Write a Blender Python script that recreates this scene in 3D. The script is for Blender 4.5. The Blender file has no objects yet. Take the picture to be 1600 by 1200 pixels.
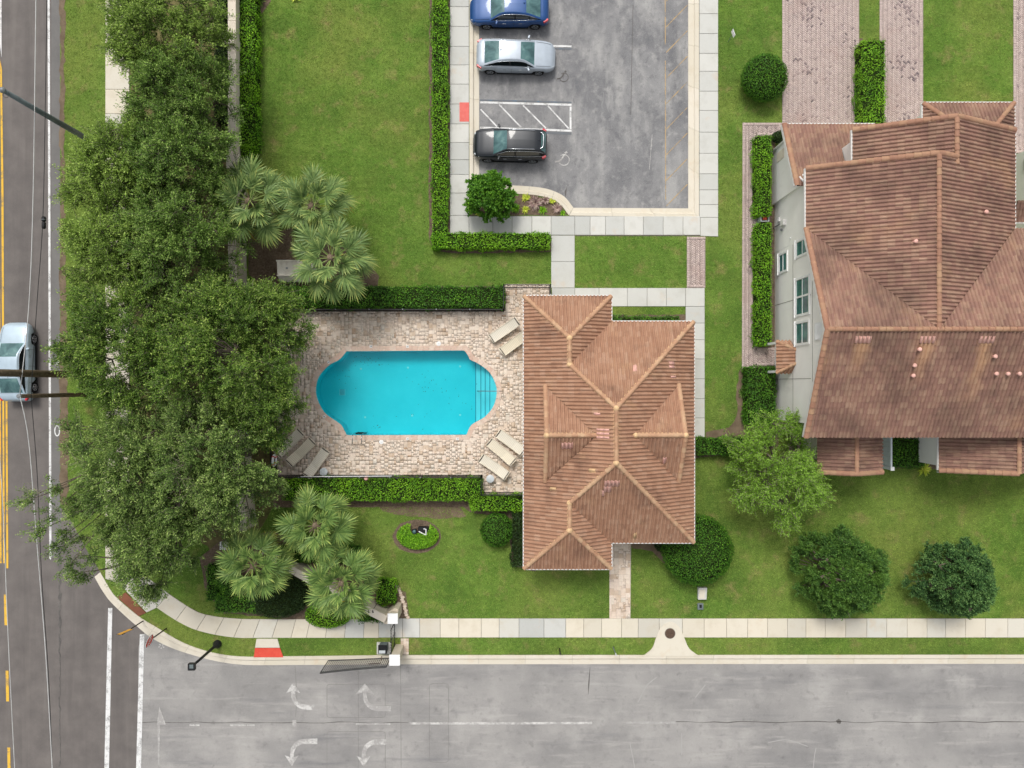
import bpy, bmesh, math, random
import numpy as np
from mathutils import Vector, Matrix
from mathutils.geometry import tessellate_polygon

SC = bpy.context.scene
COL = SC.collection
H = 44.5          # height of the aerial camera above the lawns, metres
PXM = 25.0        # photograph pixels per metre on the lawns

# ---------------------------------------------------------------- camera
cam_d = bpy.data.cameras.new('camera')
cam_d.sensor_width = 36.0
cam_d.lens = 36.0 * H / 64.0
cam_d.clip_start = 0.5
cam_d.clip_end = 2000.0
cam = bpy.data.objects.new('camera', cam_d)
COL.objects.link(cam)
cam.location = (0, 0, H)
cam.rotation_euler = (0, 0, 0)
SC.camera = cam

# ---------------------------------------------------------------- sky, sun, exposure
SUN_EL, SUN_AZ = math.radians(58), math.radians(-18)      # azimuth clockwise from +Y
world = bpy.data.worlds.new('World')
SC.world = world
world.use_nodes = True
wn = world.node_tree
wn.nodes.clear()
w_out = wn.nodes.new('ShaderNodeOutputWorld')
w_bg = wn.nodes.new('ShaderNodeBackground')
w_sky = wn.nodes.new('ShaderNodeTexSky')
w_sky.sky_type = 'NISHITA'
w_sky.sun_disc = False
w_sky.sun_elevation = SUN_EL
w_sky.sun_rotation = SUN_AZ
w_sky.air_density = 1.0
w_sky.dust_density = 4.0
w_sky.ozone_density = 1.0
w_hs = wn.nodes.new('ShaderNodeHueSaturation')
w_hs.inputs['Saturation'].default_value = 0.22          # a grey, overcast sky
w_bg.inputs['Strength'].default_value = 0.135
wn.links.new(w_sky.outputs[0], w_hs.inputs['Color'])
wn.links.new(w_hs.outputs[0], w_bg.inputs['Color'])
wn.links.new(w_bg.outputs[0], w_out.inputs['Surface'])

sun_d = bpy.data.lights.new('sun', 'SUN')
sun_d.energy = 1.2
sun_d.angle = math.radians(16)
sun_d.color = (1.0, 0.96, 0.9)
sun = bpy.data.objects.new('sun', sun_d)
COL.objects.link(sun)
sun.location = (-15, 40, 60)
sd = Vector((math.sin(SUN_AZ) * math.cos(SUN_EL), math.cos(SUN_AZ) * math.cos(SUN_EL), math.sin(SUN_EL)))
sun.rotation_euler = sd.to_track_quat('Z', 'Y').to_euler()

SC.view_settings.view_transform = 'Standard'
SC.view_settings.look = 'None'
SC.view_settings.gamma = 1.0
SC.view_settings.use_curve_mapping = False
SC.view_settings.exposure = 0.3
SC.cycles.max_bounces = 6
SC.cycles.diffuse_bounces = 3
SC.cycles.glossy_bounces = 2
SC.cycles.transmission_bounces = 3
SC.cycles.transparent_max_bounces = 6
SC.cycles.use_denoising = True

rng = np.random.default_rng(7)
random.seed(7)


# ---------------------------------------------------------------- helpers: places and objects
def P(px, py, z=0.0):
    """where a point of known height stands, read off the survey photograph"""
    k = (H - z) / H / PXM
    return ((px - 800.0) * k, (600.0 - py) * k)


def PP(pts, z=0.0):
    return [P(a, b, z) for a, b in pts]


def lin(c):
    r = []
    for v in c[:3]:
        v = v / 255.0
        r.append(v / 12.92 if v <= 0.04045 else ((v + 0.055) / 1.055) ** 2.4)
    return (r[0], r[1], r[2], 1.0)


def world_of(o):
    m = o.matrix_basis.copy()
    if o.parent:
        m = world_of(o.parent) @ o.matrix_parent_inverse @ m
    return m


def attach(child, parent, keep=True):
    child.parent = parent
    if keep:
        child.matrix_parent_inverse = world_of(parent).inverted()


def thing(name, label, cat, loc=(0, 0, 0), rz=0.0, group=None):
    o = bpy.data.objects.new(name, None)
    o.empty_display_size = 0.2
    COL.objects.link(o)
    o.location = (loc[0], loc[1], loc[2] if len(loc) > 2 else 0.0)
    o.rotation_euler = (0, 0, rz)
    o['label'] = label
    o['category'] = cat
    if group:
        o['group'] = group
    return o


def tag(o, label, cat, group=None):
    o['label'] = label
    o['category'] = cat
    if group:
        o['group'] = group
    return o


def setting(o, label=None):
    o['kind'] = 'structure'
    if label:
        o['label'] = label
    return o


def stuff(o, label=None):
    o['kind'] = 'stuff'
    if label:
        o['label'] = label
    return o


def setting_root(name, label):
    o = bpy.data.objects.new(name, None)
    o.empty_display_size = 0.2
    COL.objects.link(o)
    return setting(o, label)


def link(name, me, mat=None, parent=None, keep=True):
    o = bpy.data.objects.new(name, me)
    COL.objects.link(o)
    if mat is not None and len(me.materials) == 0:
        me.materials.append(mat)
    if parent is not None:
        attach(o, parent, keep)
    return o


def npmesh(name, V, F, mat=None, parent=None, tint=None, smooth=False, keep=True):
    V = np.asarray(V, dtype=np.float32).reshape(-1, 3)
    F = np.asarray(F, dtype=np.int32)
    m, k = F.shape
    me = bpy.data.meshes.new(name)
    me.vertices.add(len(V))
    me.vertices.foreach_set('co', V.ravel())
    me.loops.add(m * k)
    me.loops.foreach_set('vertex_index', F.ravel())
    me.polygons.add(m)
    me.polygons.foreach_set('loop_start', np.arange(0, m * k, k, dtype=np.int32))
    if smooth:
        me.polygons.foreach_set('use_smooth', np.ones(m, dtype=bool))
    if tint is not None:
        at = me.attributes.new('tint', 'FLOAT', 'FACE')
        at.data.foreach_set('value', np.asarray(tint, dtype=np.float32))
    me.update(calc_edges=True)
    return link(name, me, mat, parent, keep)


class MB:
    """collects simple shapes into one mesh"""

    def __init__(self):
        self.v, self.f = [], []

    def add(self, vs, fs):
        n = len(self.v)
        self.v += [tuple(p) for p in vs]
        self.f += [tuple(i + n for i in f) for f in fs]
        return self

    def box(self, x0, x1, y0, y1, z0, z1, m=None):
        vs = [(x0, y0, z0), (x1, y0, z0), (x1, y1, z0), (x0, y1, z0), (x0, y0, z1), (x1, y0, z1), (x1, y1, z1), (x0, y1, z1)]
        if m is not None:
            vs = [tuple(m @ Vector(p)) for p in vs]
        return self.add(vs, [(3, 2, 1, 0), (4, 5, 6, 7), (0, 1, 5, 4), (1, 2, 6, 5), (2, 3, 7, 6), (3, 0, 4, 7)])

    def cbox(self, c, s, rz=0.0, m=None):
        mm = Matrix.Translation(c) @ Matrix.Rotation(rz, 4, 'Z')
        if m is not None:
            mm = m @ mm
        return self.box(-s[0] / 2, s[0] / 2, -s[1] / 2, s[1] / 2, -s[2] / 2, s[2] / 2, mm)

    def prism(self, poly, z0, z1, cap=True):
        poly = ccw(poly)
        n = len(poly)
        vs = [(p[0], p[1], z0) for p in poly] + [(p[0], p[1], z1) for p in poly]
        fs = [(i, (i + 1) % n, n + (i + 1) % n, n + i) for i in range(n)]
        if cap:
            fs += [tuple(range(n, 2 * n)), tuple(reversed(range(n)))]
        return self.add(vs, fs)

    def tube(self, pts, r, sides=8, caps=True):
        pts = [Vector(p) for p in pts]
        rs = r if isinstance(r, (list, tuple)) else [r] * len(pts)
        n0 = len(self.v)
        prev = None
        for i, p in enumerate(pts):
            d = (pts[min(i + 1, len(pts) - 1)] - pts[max(i - 1, 0)]).normalized()
            ref = prev if prev is not None else (Vector((0, 0, 1)) if abs(d.z) < 0.9 else Vector((1, 0, 0)))
            a = (ref - d * ref.dot(d)).normalized()
            prev = a
            b = d.cross(a)
            for k in range(sides):
                t = 2 * math.pi * k / sides
                self.v.append(tuple(p + (a * math.cos(t) + b * math.sin(t)) * rs[i]))
        for i in range(len(pts) - 1):
            for k in range(sides):
                q = n0 + i * sides
                self.f.append((q + k, q + (k + 1) % sides, q + sides + (k + 1) % sides, q + sides + k))
        if caps:
            self.f.append(tuple(reversed(range(n0, n0 + sides))))
            q = n0 + (len(pts) - 1) * sides
            self.f.append(tuple(range(q, q + sides)))
        return self

    def lathe(self, prof, c=(0, 0, 0), sides=16, axis='Z'):
        n0 = len(self.v)
        for (r, z) in prof:
            for k in range(sides):
                t = 2 * math.pi * k / sides
                x, y = r * math.cos(t), r * math.sin(t)
                p = (x, y, z) if axis == 'Z' else ((x, z, y) if axis == 'Y' else (z, x, y))
                self.v.append((c[0] + p[0], c[1] + p[1], c[2] + p[2]))
        for i in range(len(prof) - 1):
            for k in range(sides):
                q = n0 + i * sides
                f = (q + k, q + (k + 1) % sides, q + sides + (k + 1) % sides, q + sides + k)
                self.f.append(f if axis != 'Y' else tuple(reversed(f)))
        self.f.append(tuple(range(n0, n0 + sides)))
        q = n0 + (len(prof) - 1) * sides
        self.f.append(tuple(range(q, q + sides)))
        return self

    def build(self, name, mat, parent=None, smooth=False, bevel=0.0, keep=True, angle=None):
        me = bpy.data.meshes.new(name)
        me.from_pydata(self.v, [], self.f)
        if bevel > 0:
            bm = bmesh.new()
            bm.from_mesh(me)
            bmesh.ops.bevel(bm, geom=bm.edges[:], offset=bevel, segments=1, affect='EDGES', profile=0.5)
            bm.to_mesh(me)
            bm.free()
        if smooth:
            for p in me.polygons:
                p.use_smooth = True
            if angle:
                me.set_sharp_from_angle(angle=math.radians(angle))
        me.update()
        return link(name, me, mat, parent, keep)


def area2(poly):
    return sum(poly[i][0] * poly[(i + 1) % len(poly)][1] - poly[(i + 1) % len(poly)][0] * poly[i][1] for i in range(len(poly)))


def ccw(poly):
    return list(poly) if area2(poly) > 0 else list(reversed(poly))


def sheet(name, outer, z, mat, holes=(), parent=None):
    loops = [[Vector((p[0], p[1], z)) for p in outer]] + [[Vector((p[0], p[1], z)) for p in h] for h in holes]
    tris = tessellate_polygon(loops)
    vs = [tuple(v) for l in loops for v in l]
    fs = []
    for t in tris:
        a, b, c = (vs[i] for i in t)
        if (b[0] - a[0]) * (c[1] - a[1]) - (c[0] - a[0]) * (b[1] - a[1]) < 0:
            t = (t[0], t[2], t[1])
        fs.append(tuple(t))
    me = bpy.data.meshes.new(name)
    me.from_pydata(vs, [], fs)
    me.update()
    return link(name, me, mat, parent)


def catmull(pts, n=8):
    pts = [np.array(p, float) for p in pts]
    q = [2 * pts[0] - pts[1]] + pts + [2 * pts[-1] - pts[-2]]
    out = []
    for i in range(1, len(q) - 2):
        for k in range(n):
            t = k / n
            a, b, c, d = q[i - 1], q[i], q[i + 1], q[i + 2]
            out.append(0.5 * ((2 * b) + (c - a) * t + (2 * a - 5 * b + 4 * c - d) * t * t + (3 * b - a - 3 * c + d) * t ** 3))
    out.append(pts[-1])
    return [tuple(p) for p in out]


def inside(poly, X, Y):
    poly = np.asarray(poly, float)
    r = np.zeros(X.shape, bool)
    j = len(poly) - 1
    for i in range(len(poly)):
        xi, yi = poly[i]
        xj, yj = poly[j]
        c = ((yi > Y) != (yj > Y)) & (X < (xj - xi) * (Y - yi) / ((yj - yi) if abs(yj - yi) > 1e-12 else 1e-12) + xi)
        r ^= c
        j = i
    return r


HARD = []      # everything that is not lawn, as plan polygons


def rect(x0, y0, x1, y1, z=0.0):
    return PP([(x0, y1), (x1, y1), (x1, y0), (x0, y0)], z)


def copy_tree(o, parent=None):
    c = o.copy()
    COL.objects.link(c)
    c.parent = parent
    for ch in [k for k in o.children]:
        copy_tree(ch, c)
    return c


# ---------------------------------------------------------------- materials
class Nodes:
    def __init__(self, name):
        self.m = bpy.data.materials.new(name)
        self.m.use_nodes = True
        self.t = self.m.node_tree
        self.t.nodes.clear()
        self.out = self.t.nodes.new('ShaderNodeOutputMaterial')
        self._pos = None

    def n(self, kind, **kw):
        x = self.t.nodes.new(kind)
        for k, v in kw.items():
            setattr(x, k, v)
        return x

    def l(self, a, b):
        self.t.links.new(a, b)

    def pos(self, coord='pos', stretch=(1, 1, 1), rot=0.0):
        if coord == 'pos':
            s = self.n('ShaderNodeNewGeometry').outputs['Position']
        else:
            s = self.n('ShaderNodeTexCoord').outputs['Object']
        if tuple(stretch) != (1, 1, 1) or rot:
            mp = self.n('ShaderNodeMapping')
            mp.inputs['Scale'].default_value = stretch
            mp.inputs['Rotation'].default_value = (0, 0, rot)
            self.l(s, mp.inputs['Vector'])
            s = mp.outputs[0]
        return s

    def noise(self, scale, detail=4, rough=0.55, dist=0.0, coord='pos', stretch=(1, 1, 1), off=None, rot=0.0):
        x = self.n('ShaderNodeTexNoise')
        x.inputs['Scale'].default_value = scale
        x.inputs['Detail'].default_value = detail
        x.inputs['Roughness'].default_value = rough
        x.inputs['Distortion'].default_value = dist
        self.l(self.pos(coord, stretch, rot), x.inputs['Vector'])
        return x.outputs['Fac']

    def vor(self, scale, feature='F1', coord='pos', stretch=(1, 1, 1), out='Distance', rnd=1.0):
        x = self.n('ShaderNodeTexVoronoi', feature=feature)
        x.inputs['Scale'].default_value = scale
        x.inputs['Randomness'].default_value = rnd
        self.l(self.pos(coord, stretch), x.inputs['Vector'])
        return x.outputs[out]

    def rng(self, s, lo, hi, a=0.0, b=1.0):
        x = self.n('ShaderNodeMapRange')
        x.inputs[1].default_value = lo
        x.inputs[2].default_value = hi
        x.inputs[3].default_value = a
        x.inputs[4].default_value = b
        self.l(s, x.inputs[0])
        return x.outputs[0]

    def ramp(self, s, stops, interp='LINEAR'):
        x = self.n('ShaderNodeValToRGB')
        cr = x.color_ramp
        cr.interpolation = interp
        while len(cr.elements) < len(stops):
            cr.elements.new(0.5)
        for e, (p, c) in zip(cr.elements, stops):
            e.position = p
            e.color = lin(c)
        self.l(s, x.inputs[0])
        return x.outputs[0]

    def mix(self, fac, a, b, mode='MIX'):
        x = self.n('ShaderNodeMix', data_type='RGBA', blend_type=mode)
        if isinstance(fac, (int, float)):
            x.inputs[0].default_value = fac
        else:
            self.l(fac, x.inputs[0])
        for v, i in ((a, 6), (b, 7)):
            if isinstance(v, tuple):
                x.inputs[i].default_value = lin(v)
            else:
                self.l(v, x.inputs[i])
        return x.outputs[2]

    def math(self, op, a, b=None):
        x = self.n('ShaderNodeMath', operation=op)
        for v, i in ((a, 0), (b, 1)):
            if v is None:
                continue
            if isinstance(v, (int, float)):
                x.inputs[i].default_value = v
            else:
                self.l(v, x.inputs[i])
        return x.outputs[0]

    def rgb(self, c):
        x = self.n('ShaderNodeRGB')
        x.outputs[0].default_value = lin(c)
        return x.outputs[0]

    def finish(self, col, rough=0.85, spec=0.3, metal=0.0, bump=None, coat=0.0, trans=0.0):
        b = self.n('ShaderNodeBsdfPrincipled')
        if isinstance(col, tuple):
            b.inputs['Base Color'].default_value = lin(col)
        else:
            self.l(col, b.inputs['Base Color'])
        if isinstance(rough, (int, float)):
            b.inputs['Roughness'].default_value = rough
        else:
            self.l(rough, b.inputs['Roughness'])
        b.inputs['Specular IOR Level'].default_value = spec
        b.inputs['Metallic'].default_value = metal
        b.inputs['Coat Weight'].default_value = coat
        b.inputs['Coat Roughness'].default_value = 0.06
        if bump:
            bp = self.n('ShaderNodeBump')
            bp.inputs['Strength'].default_value = bump[1]
            bp.inputs['Distance'].default_value = bump[2]
            self.l(bump[0], bp.inputs['Height'])
            self.l(bp.outputs[0], b.inputs['Normal'])
        s = b.outputs[0]
        if trans > 0:
            tr = self.n('ShaderNodeBsdfTranslucent')
            if isinstance(col, tuple):
                tr.inputs[0].default_value = lin(col)
            else:
                self.l(col, tr.inputs[0])
            mx = self.n('ShaderNodeMixShader')
            mx.inputs[0].default_value = trans
            self.l(s, mx.inputs[1])
            self.l(tr.outputs[0], mx.inputs[2])
            s = mx.outputs[0]
        self.l(s, self.out.inputs['Surface'])
        return self.m


def plain(name, c, rough=0.6, spec=0.4, metal=0.0, coat=0.0, var=0.06, scale=3.0):
    """a single colour with faint unevenness"""
    n = Nodes(name)
    dark = tuple(max(0, v * (1 - var)) for v in c)
    light = tuple(min(255, v * (1 + var)) for v in c)
    col = n.ramp(n.noise(scale, 5, coord='obj'), [(0.3, dark), (0.7, light)])
    return n.finish(col, rough, spec, metal, coat=coat)


def layered(name, base, scale, layers, rough=0.85, bump=None, spec=0.25, detail=6):
    """base: ramp stops over noise; layers: (colour, scale, lo, hi, fac, detail, stretch)"""
    n = Nodes(name)
    col = n.ramp(n.noise(scale, detail, 0.6), base)
    for L in layers:
        c, sc, lo, hi, fac = L[:5]
        det = L[5] if len(L) > 5 else 5
        st = L[6] if len(L) > 6 else (1, 1, 1)
        col = n.mix(n.rng(n.noise(sc, det, 0.6, stretch=st), lo, hi, 0, fac), col, c)
    bp = (n.noise(bump[0], 4), bump[1], bump[2]) if bump else None
    return n.finish(col, rough, spec, bump=bp)


def pieces_mat(name, stops, dirt, per_object, rough=0.8, spec=0.25, dirt_scale=0.6, grain=9.0, interp='LINEAR', washed=None):
    """stone, brick, tile: each piece has its own tone, weathering runs over them"""
    n = Nodes(name)
    if per_object:
        s = n.n('ShaderNodeObjectInfo').outputs['Random']
    else:
        a = n.n('ShaderNodeAttribute')
        a.attribute_name = 'tint'
        s = a.outputs['Fac']
    col = n.ramp(s, stops, interp)
    g = n.noise(grain, 5, 0.7)
    col = n.mix(n.rng(g, 0.35, 0.7, 0, 0.35), col, n.mix(0.6, col, (70, 55, 45)))
    for (c, sc, lo, hi, fac, st) in dirt:
        col = n.mix(n.rng(n.noise(sc, 6, 0.65, stretch=st), lo, hi, 0, fac), col, c)
    if washed:          # rain run-off below the metal vents keeps these streaks free of mildew
        xyz = n.n('ShaderNodeSeparateXYZ')
        n.l(n.pos(), xyz.inputs[0])
        wob = n.math('MULTIPLY', n.math('SUBTRACT', n.noise(1.4, 4), 0.5), 0.9)
        for (vx, vy, ln) in washed[1]:
            dx = n.math('ABSOLUTE', n.math('SUBTRACT', n.math('ADD', xyz.outputs[0], wob), vx))
            mx_f = n.math('MULTIPLY', n.rng(dx, 0.1, 0.55, 1, 0), n.math('MULTIPLY', n.rng(xyz.outputs[1], vy - ln, vy - 0.3, 0, 1), n.rng(xyz.outputs[1], vy, vy + 0.1, 1, 0)))
            col = n.mix(n.math('MULTIPLY', mx_f, 0.55), col, washed[0])
    return n.finish(col, rough, spec, bump=(g, 0.25, 0.01))


def leaf_mat(name, stops, trans=0.22, patch=None, rough=0.55, pscale=0.5):
    n = Nodes(name)
    a = n.n('ShaderNodeAttribute')
    a.attribute_name = 'tint'
    col = n.ramp(a.outputs['Fac'], stops)
    if patch:
        col = n.mix(n.rng(n.noise(pscale, 3), 0.42, 0.68, 0, patch[1]), col, patch[0])
    return n.finish(col, rough, 0.25, trans=trans)


M = {}
# lawns: the sheet and the blades on it share one colour field
def lawn_colour(n, k=1.0):
    def d(c):
        return tuple(v * k for v in c)
    col = n.ramp(n.noise(0.33, 7, 0.62), [(0.30, d((87, 121, 49))), (0.5, d((107, 141, 58))), (0.70, d((135, 160, 76)))])
    col = n.mix(n.rng(n.noise(0.055, 4, 0.6), 0.50, 0.64, 0, 0.4), col, d((132, 142, 72)))
    col = n.mix(n.rng(n.noise(0.5, 5, 0.65, stretch=(0.35, 1.6, 1)), 0.52, 0.72, 0, 0.5), col, d((88, 109, 49)))
    col = n.mix(n.rng(n.noise(0.16, 6, 0.6, dist=0.4), 0.48, 0.66, 0, 0.7), col, d((141, 152, 76)))
    col = n.mix(n.rng(n.noise(0.9, 7, 0.66), 0.54, 0.72, 0, 0.75), col, d((166, 149, 102)))
    col = n.mix(n.rng(n.noise(2.6, 6, 0.7), 0.44, 0.66, 0, 0.42), col, d((77, 100, 40)))
    col = n.mix(n.rng(n.noise(1.7, 6, 0.7, dist=0.5), 0.52, 0.72, 0, 0.5), col, d((146, 170, 78)))
    col = n.mix(n.rng(n.noise(0.21, 5, 0.6), 0.55, 0.75, 0, 0.6), col, d((79, 113, 46)))
    col = n.mix(n.rng(n.noise(6.5, 4, 0.7), 0.54, 0.70, 0, 0.5), col, d((146, 168, 86)))
    col = n.mix(n.rng(n.noise(5.2, 4, 0.7), 0.55, 0.70, 0, 0.5), col, d((72, 99, 40)))
    return col


n = Nodes('lawn_turf')
g = n.noise(22, 6, 0.75)
c = lawn_colour(n, 1.0)
c = n.mix(n.rng(g, 0.35, 0.62, 0.55, 0.0), c, (52, 62, 26))
M['lawn'] = n.finish(c, 0.95, 0.1, bump=(g, 0.7, 0.05))
n = Nodes('grass_blade')
a = n.n('ShaderNodeAttribute')
a.attribute_name = 'tint'
c = lawn_colour(n, 1.2)
c = n.mix(n.rng(a.outputs['Fac'], 0, 1, 0.0, 0.35), c, (150, 160, 80))
M['grass'] = n.finish(c, 0.7, 0.15, trans=0.25)

M['soil'] = layered('soil', [(0.3, (96, 82, 66)), (0.7, (130, 114, 94))], 1.5, [], 0.95, (14, 0.6, 0.04))
M['mulch'] = layered('mulch', [(0.3, (92, 78, 64)), (0.7, (136, 118, 100))], 9,
                     [((140, 122, 104), 14, 0.58, 0.7, 0.8), ((66, 54, 46), 2.0, 0.5, 0.7, 0.5)], 0.95, (26, 1.0, 0.05), detail=8)
M['litter'] = layered('leaf_litter', [(0.3, (92, 88, 56)), (0.7, (128, 118, 78))], 3, [((86, 102, 46), 0.8, 0.48, 0.66, 0.8, 7), ((70, 60, 46), 7, 0.58, 0.72, 0.7)], 0.95, (22, 1.0, 0.05), detail=8)
M['asphalt_main'] = layered('asphalt_main', [(0.3, (100, 95, 92)), (0.7, (118, 112, 108))], 0.8,
                            [((132, 128, 124), 60, 0.56, 0.72, 0.7, 3), ((84, 80, 79), 45, 0.58, 0.72, 0.6, 3),
                             ((92, 87, 85), 0.5, 0.5, 0.7, 0.5, 5, (2.2, 0.12, 1)), ((134, 128, 122), 0.7, 0.55, 0.75, 0.35, 5, (2.0, 0.1, 1))],
                            0.9, (60, 0.5, 0.01))
M['asphalt_shoulder'] = layered('asphalt_shoulder', [(0.3, (108, 106, 104)), (0.7, (122, 120, 117))], 0.9,
                                [((138, 136, 134), 60, 0.56, 0.72, 0.7, 3), ((86, 85, 85), 45, 0.58, 0.72, 0.6, 3)], 0.9, (60, 0.5, 0.01))
M['asphalt_grey'] = layered('asphalt_grey', [(0.28, (134, 132, 130)), (0.72, (166, 163, 159))], 0.28,
                            [((112, 111, 112), 0.30, 0.50, 0.68, 0.5, 10, (0.45, 1.5, 1)), ((184, 181, 176), 0.4, 0.53, 0.72, 0.5, 10),
                             ((100, 101, 106), 0.5, 0.57, 0.74, 0.55, 10, (0.22, 2.4, 1)), ((180, 176, 171), 0.9, 0.56, 0.72, 0.5, 8, (0.3, 2.8, 1)),
                             ((112, 110, 109), 2.4, 0.56, 0.74, 0.5, 10), ((188, 185, 181), 60, 0.56, 0.70, 0.7, 3),
                             ((104, 103, 102), 46, 0.56, 0.70, 0.7, 3), ((92, 90, 90), 1.3, 0.64, 0.78, 0.6, 10)], 0.9, (60, 0.5, 0.01), detail=9)
M['asphalt_lot'] = layered('asphalt_lot', [(0.3, (114, 114, 116)), (0.7, (150, 149, 148))], 0.4,
                           [((88, 89, 93), 0.42, 0.47, 0.64, 0.5, 10, (1.3, 0.6, 1)), ((182, 180, 176), 0.6, 0.50, 0.68, 0.55, 10, (1.4, 0.45, 1)),
                            ((172, 170, 166), 2.2, 0.54, 0.72, 0.6, 10), ((92, 92, 95), 2.9, 0.55, 0.72, 0.6, 10), ((186, 184, 180), 1.2, 0.60, 0.72, 0.5, 10, (1, 0.3, 1)),
                            ((178, 177, 175), 55, 0.55, 0.70, 0.8, 3), ((82, 82, 84), 42, 0.55, 0.70, 0.8, 3),
                            ((78, 79, 85), 0.8, 0.58, 0.74, 0.6, 10)], 0.9, (60, 0.5, 0.01), detail=10)
M['sawcut'] = layered('saw_cut', [(0.3, (116, 114, 112)), (0.7, (136, 133, 130))], 4, [], 0.95)
M['patch_light'] = layered('patch_light', [(0.3, (160, 158, 155)), (0.7, (170, 168, 164))], 1.0, [((140, 138, 136), 40, 0.56, 0.7, 0.6, 3)], 0.9)
M['crack'] = layered('crack', [(0.3, (84, 82, 80)), (0.7, (112, 108, 104))], 4, [], 0.95)
M['concrete'] = layered('concrete', [(0.3, (190, 189, 182)), (0.7, (206, 205, 198))], 0.7,
                        [((172, 170, 162), 1.6, 0.56, 0.74, 0.4, 8), ((214, 213, 208), 40, 0.56, 0.7, 0.4, 3), ((150, 148, 140), 4.0, 0.64, 0.76, 0.4, 8)], 0.9, (50, 0.25, 0.006))


def slab_mat(name, stops, stain):
    n = Nodes(name)
    s = n.n('ShaderNodeObjectInfo').outputs['Random']
    col = n.ramp(s, stops)
    col = n.mix(n.rng(n.noise(1.1, 7, 0.62), 0.5, 0.72, 0, 0.45), col, stain)
    col = n.mix(n.rng(n.noise(0.5, 7, 0.65), 0.6, 0.76, 0, 0.5), col, (204, 170, 128))
    sp = n.noise(48, 3)
    col = n.mix(n.rng(sp, 0.56, 0.72, 0, 0.35), col, (228, 224, 214))
    col = n.mix(n.rng(n.noise(5, 7, 0.7), 0.62, 0.78, 0, 0.4), col, (150, 140, 124))
    return n.finish(col, 0.9, 0.2, bump=(sp, 0.25, 0.005))


M['slab_grey'] = slab_mat('slab_grey', [(0, (184, 185, 180)), (0.5, (196, 196, 190)), (1, (206, 205, 198))], (174, 172, 162))
M['slab_cream'] = slab_mat('slab_cream', [(0, (196, 191, 178)), (0.3, (210, 202, 184)), (0.7, (218, 209, 190)), (1, (202, 200, 190))], (190, 178, 154))
M['kerb'] = slab_mat('kerb_concrete', [(0, (208, 200, 182)), (1, (216, 208, 192))], (194, 180, 154))
M['joint'] = plain('joint_dark', (108, 102, 92), 0.95)

PAVER = [(0.0, (230, 214, 196)), (0.25, (235, 219, 202)), (0.45, (225, 205, 185)), (0.6, (231, 213, 196)), (0.72, (217, 197, 175)), (0.84, (207, 183, 159)), (0.92, (223, 213, 198)), (1.0, (189, 160, 133))]
PDIRT = [((140, 118, 98), 0.45, 0.58, 0.74, 0.45, (1, 1, 1)), ((222, 214, 202), 3.0, 0.55, 0.7, 0.5, (1, 1, 1)), ((138, 120, 102), 2.6, 0.61, 0.74, 0.5, (1, 1, 1))]
M['paver_obj'] = pieces_mat('travertine_piece', PAVER, PDIRT, True, interp='LINEAR')
M['paver'] = pieces_mat('travertine', PAVER, PDIRT, False)
BRICK = [(0, (202, 184, 177)), (0.3, (194, 175, 167)), (0.6, (208, 190, 182)), (0.85, (186, 168, 162)), (0.93, (155, 139, 137)), (1, (120, 109, 110))]
M['brick'] = pieces_mat('paver_brick', BRICK, [((178, 150, 140), 0.4, 0.52, 0.7, 0.5, (1, 1, 1)), ((150, 140, 134), 1.4, 0.6, 0.76, 0.5, (1, 1, 1))], False)
M['brick_joint'] = plain('brick_joint', (140, 128, 120), 0.95)
M['deck_joint'] = plain('deck_joint', (190, 178, 164), 0.95)

TILE = [(0, (164, 124, 100)), (0.4, (172, 132, 107)), (0.75, (176, 137, 112)), (1, (182, 146, 122))]
TDIRT = [((99, 73, 62), 0.42, 0.52, 0.72, 0.6, (1, 1, 1)), ((106, 82, 69), 1.6, 0.56, 0.74, 0.45, (1, 1, 1)), ((200, 166, 126), 0.6, 0.58, 0.76, 0.45, (1, 1, 1))]
M['tile'] = pieces_mat('roof_tile', TILE, TDIRT, False, rough=0.85)
M['tile_obj'] = pieces_mat('roof_tile_piece', TILE, TDIRT, True, rough=0.85)
TILE2 = [(0, (148, 113, 100)), (0.4, (157, 121, 106)), (0.75, (163, 130, 111)), (1, (172, 140, 120))]
TDIRT2 = [((79, 63, 56), 0.35, 0.42, 0.66, 0.55, (1, 1, 1)), ((98, 78, 72), 1.5, 0.54, 0.72, 0.45, (1, 1, 1)), ((189, 152, 112), 0.3, 0.58, 0.76, 0.45, (1, 1, 1))]
WASH = ((206, 164, 124), ((18.0, 2.2, 2.0), (21.35, 2.2, 2.4), (24.4, 2.2, 3.6)))
M['tile2'] = pieces_mat('house_roof_tile', TILE2, TDIRT2, False, rough=0.88, washed=WASH)
M['tile2_obj'] = pieces_mat('house_roof_tile_piece', TILE2, TDIRT2, True, rough=0.88, washed=WASH)
M['ridge'] = pieces_mat('ridge_tile', [(0, (182, 140, 111)), (0.5, (192, 152, 121)), (1, (199, 165, 132))],
                        [((140, 96, 74), 1.2, 0.56, 0.74, 0.5, (1, 1, 1)), ((226, 190, 150), 3, 0.58, 0.72, 0.5, (1, 1, 1))], True)
M['ridge2'] = pieces_mat('house_ridge_tile', [(0, (162, 121, 100)), (0.5, (171, 130, 106)), (1, (177, 142, 113))],
                         [((132, 92, 76), 1.2, 0.54, 0.74, 0.6, (1, 1, 1)), ((206, 166, 128), 3, 0.58, 0.72, 0.5, (1, 1, 1))], True)
M['tile_pink'] = plain('pink_tile', (224, 176, 162), 0.8, 0.2, var=0.1, scale=6)
M['mortar'] = plain('mortar', (214, 180, 138), 0.9, 0.2, var=0.1, scale=6)
M['underlay'] = plain('roof_underlay', (72, 52, 46), 0.95)
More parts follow.
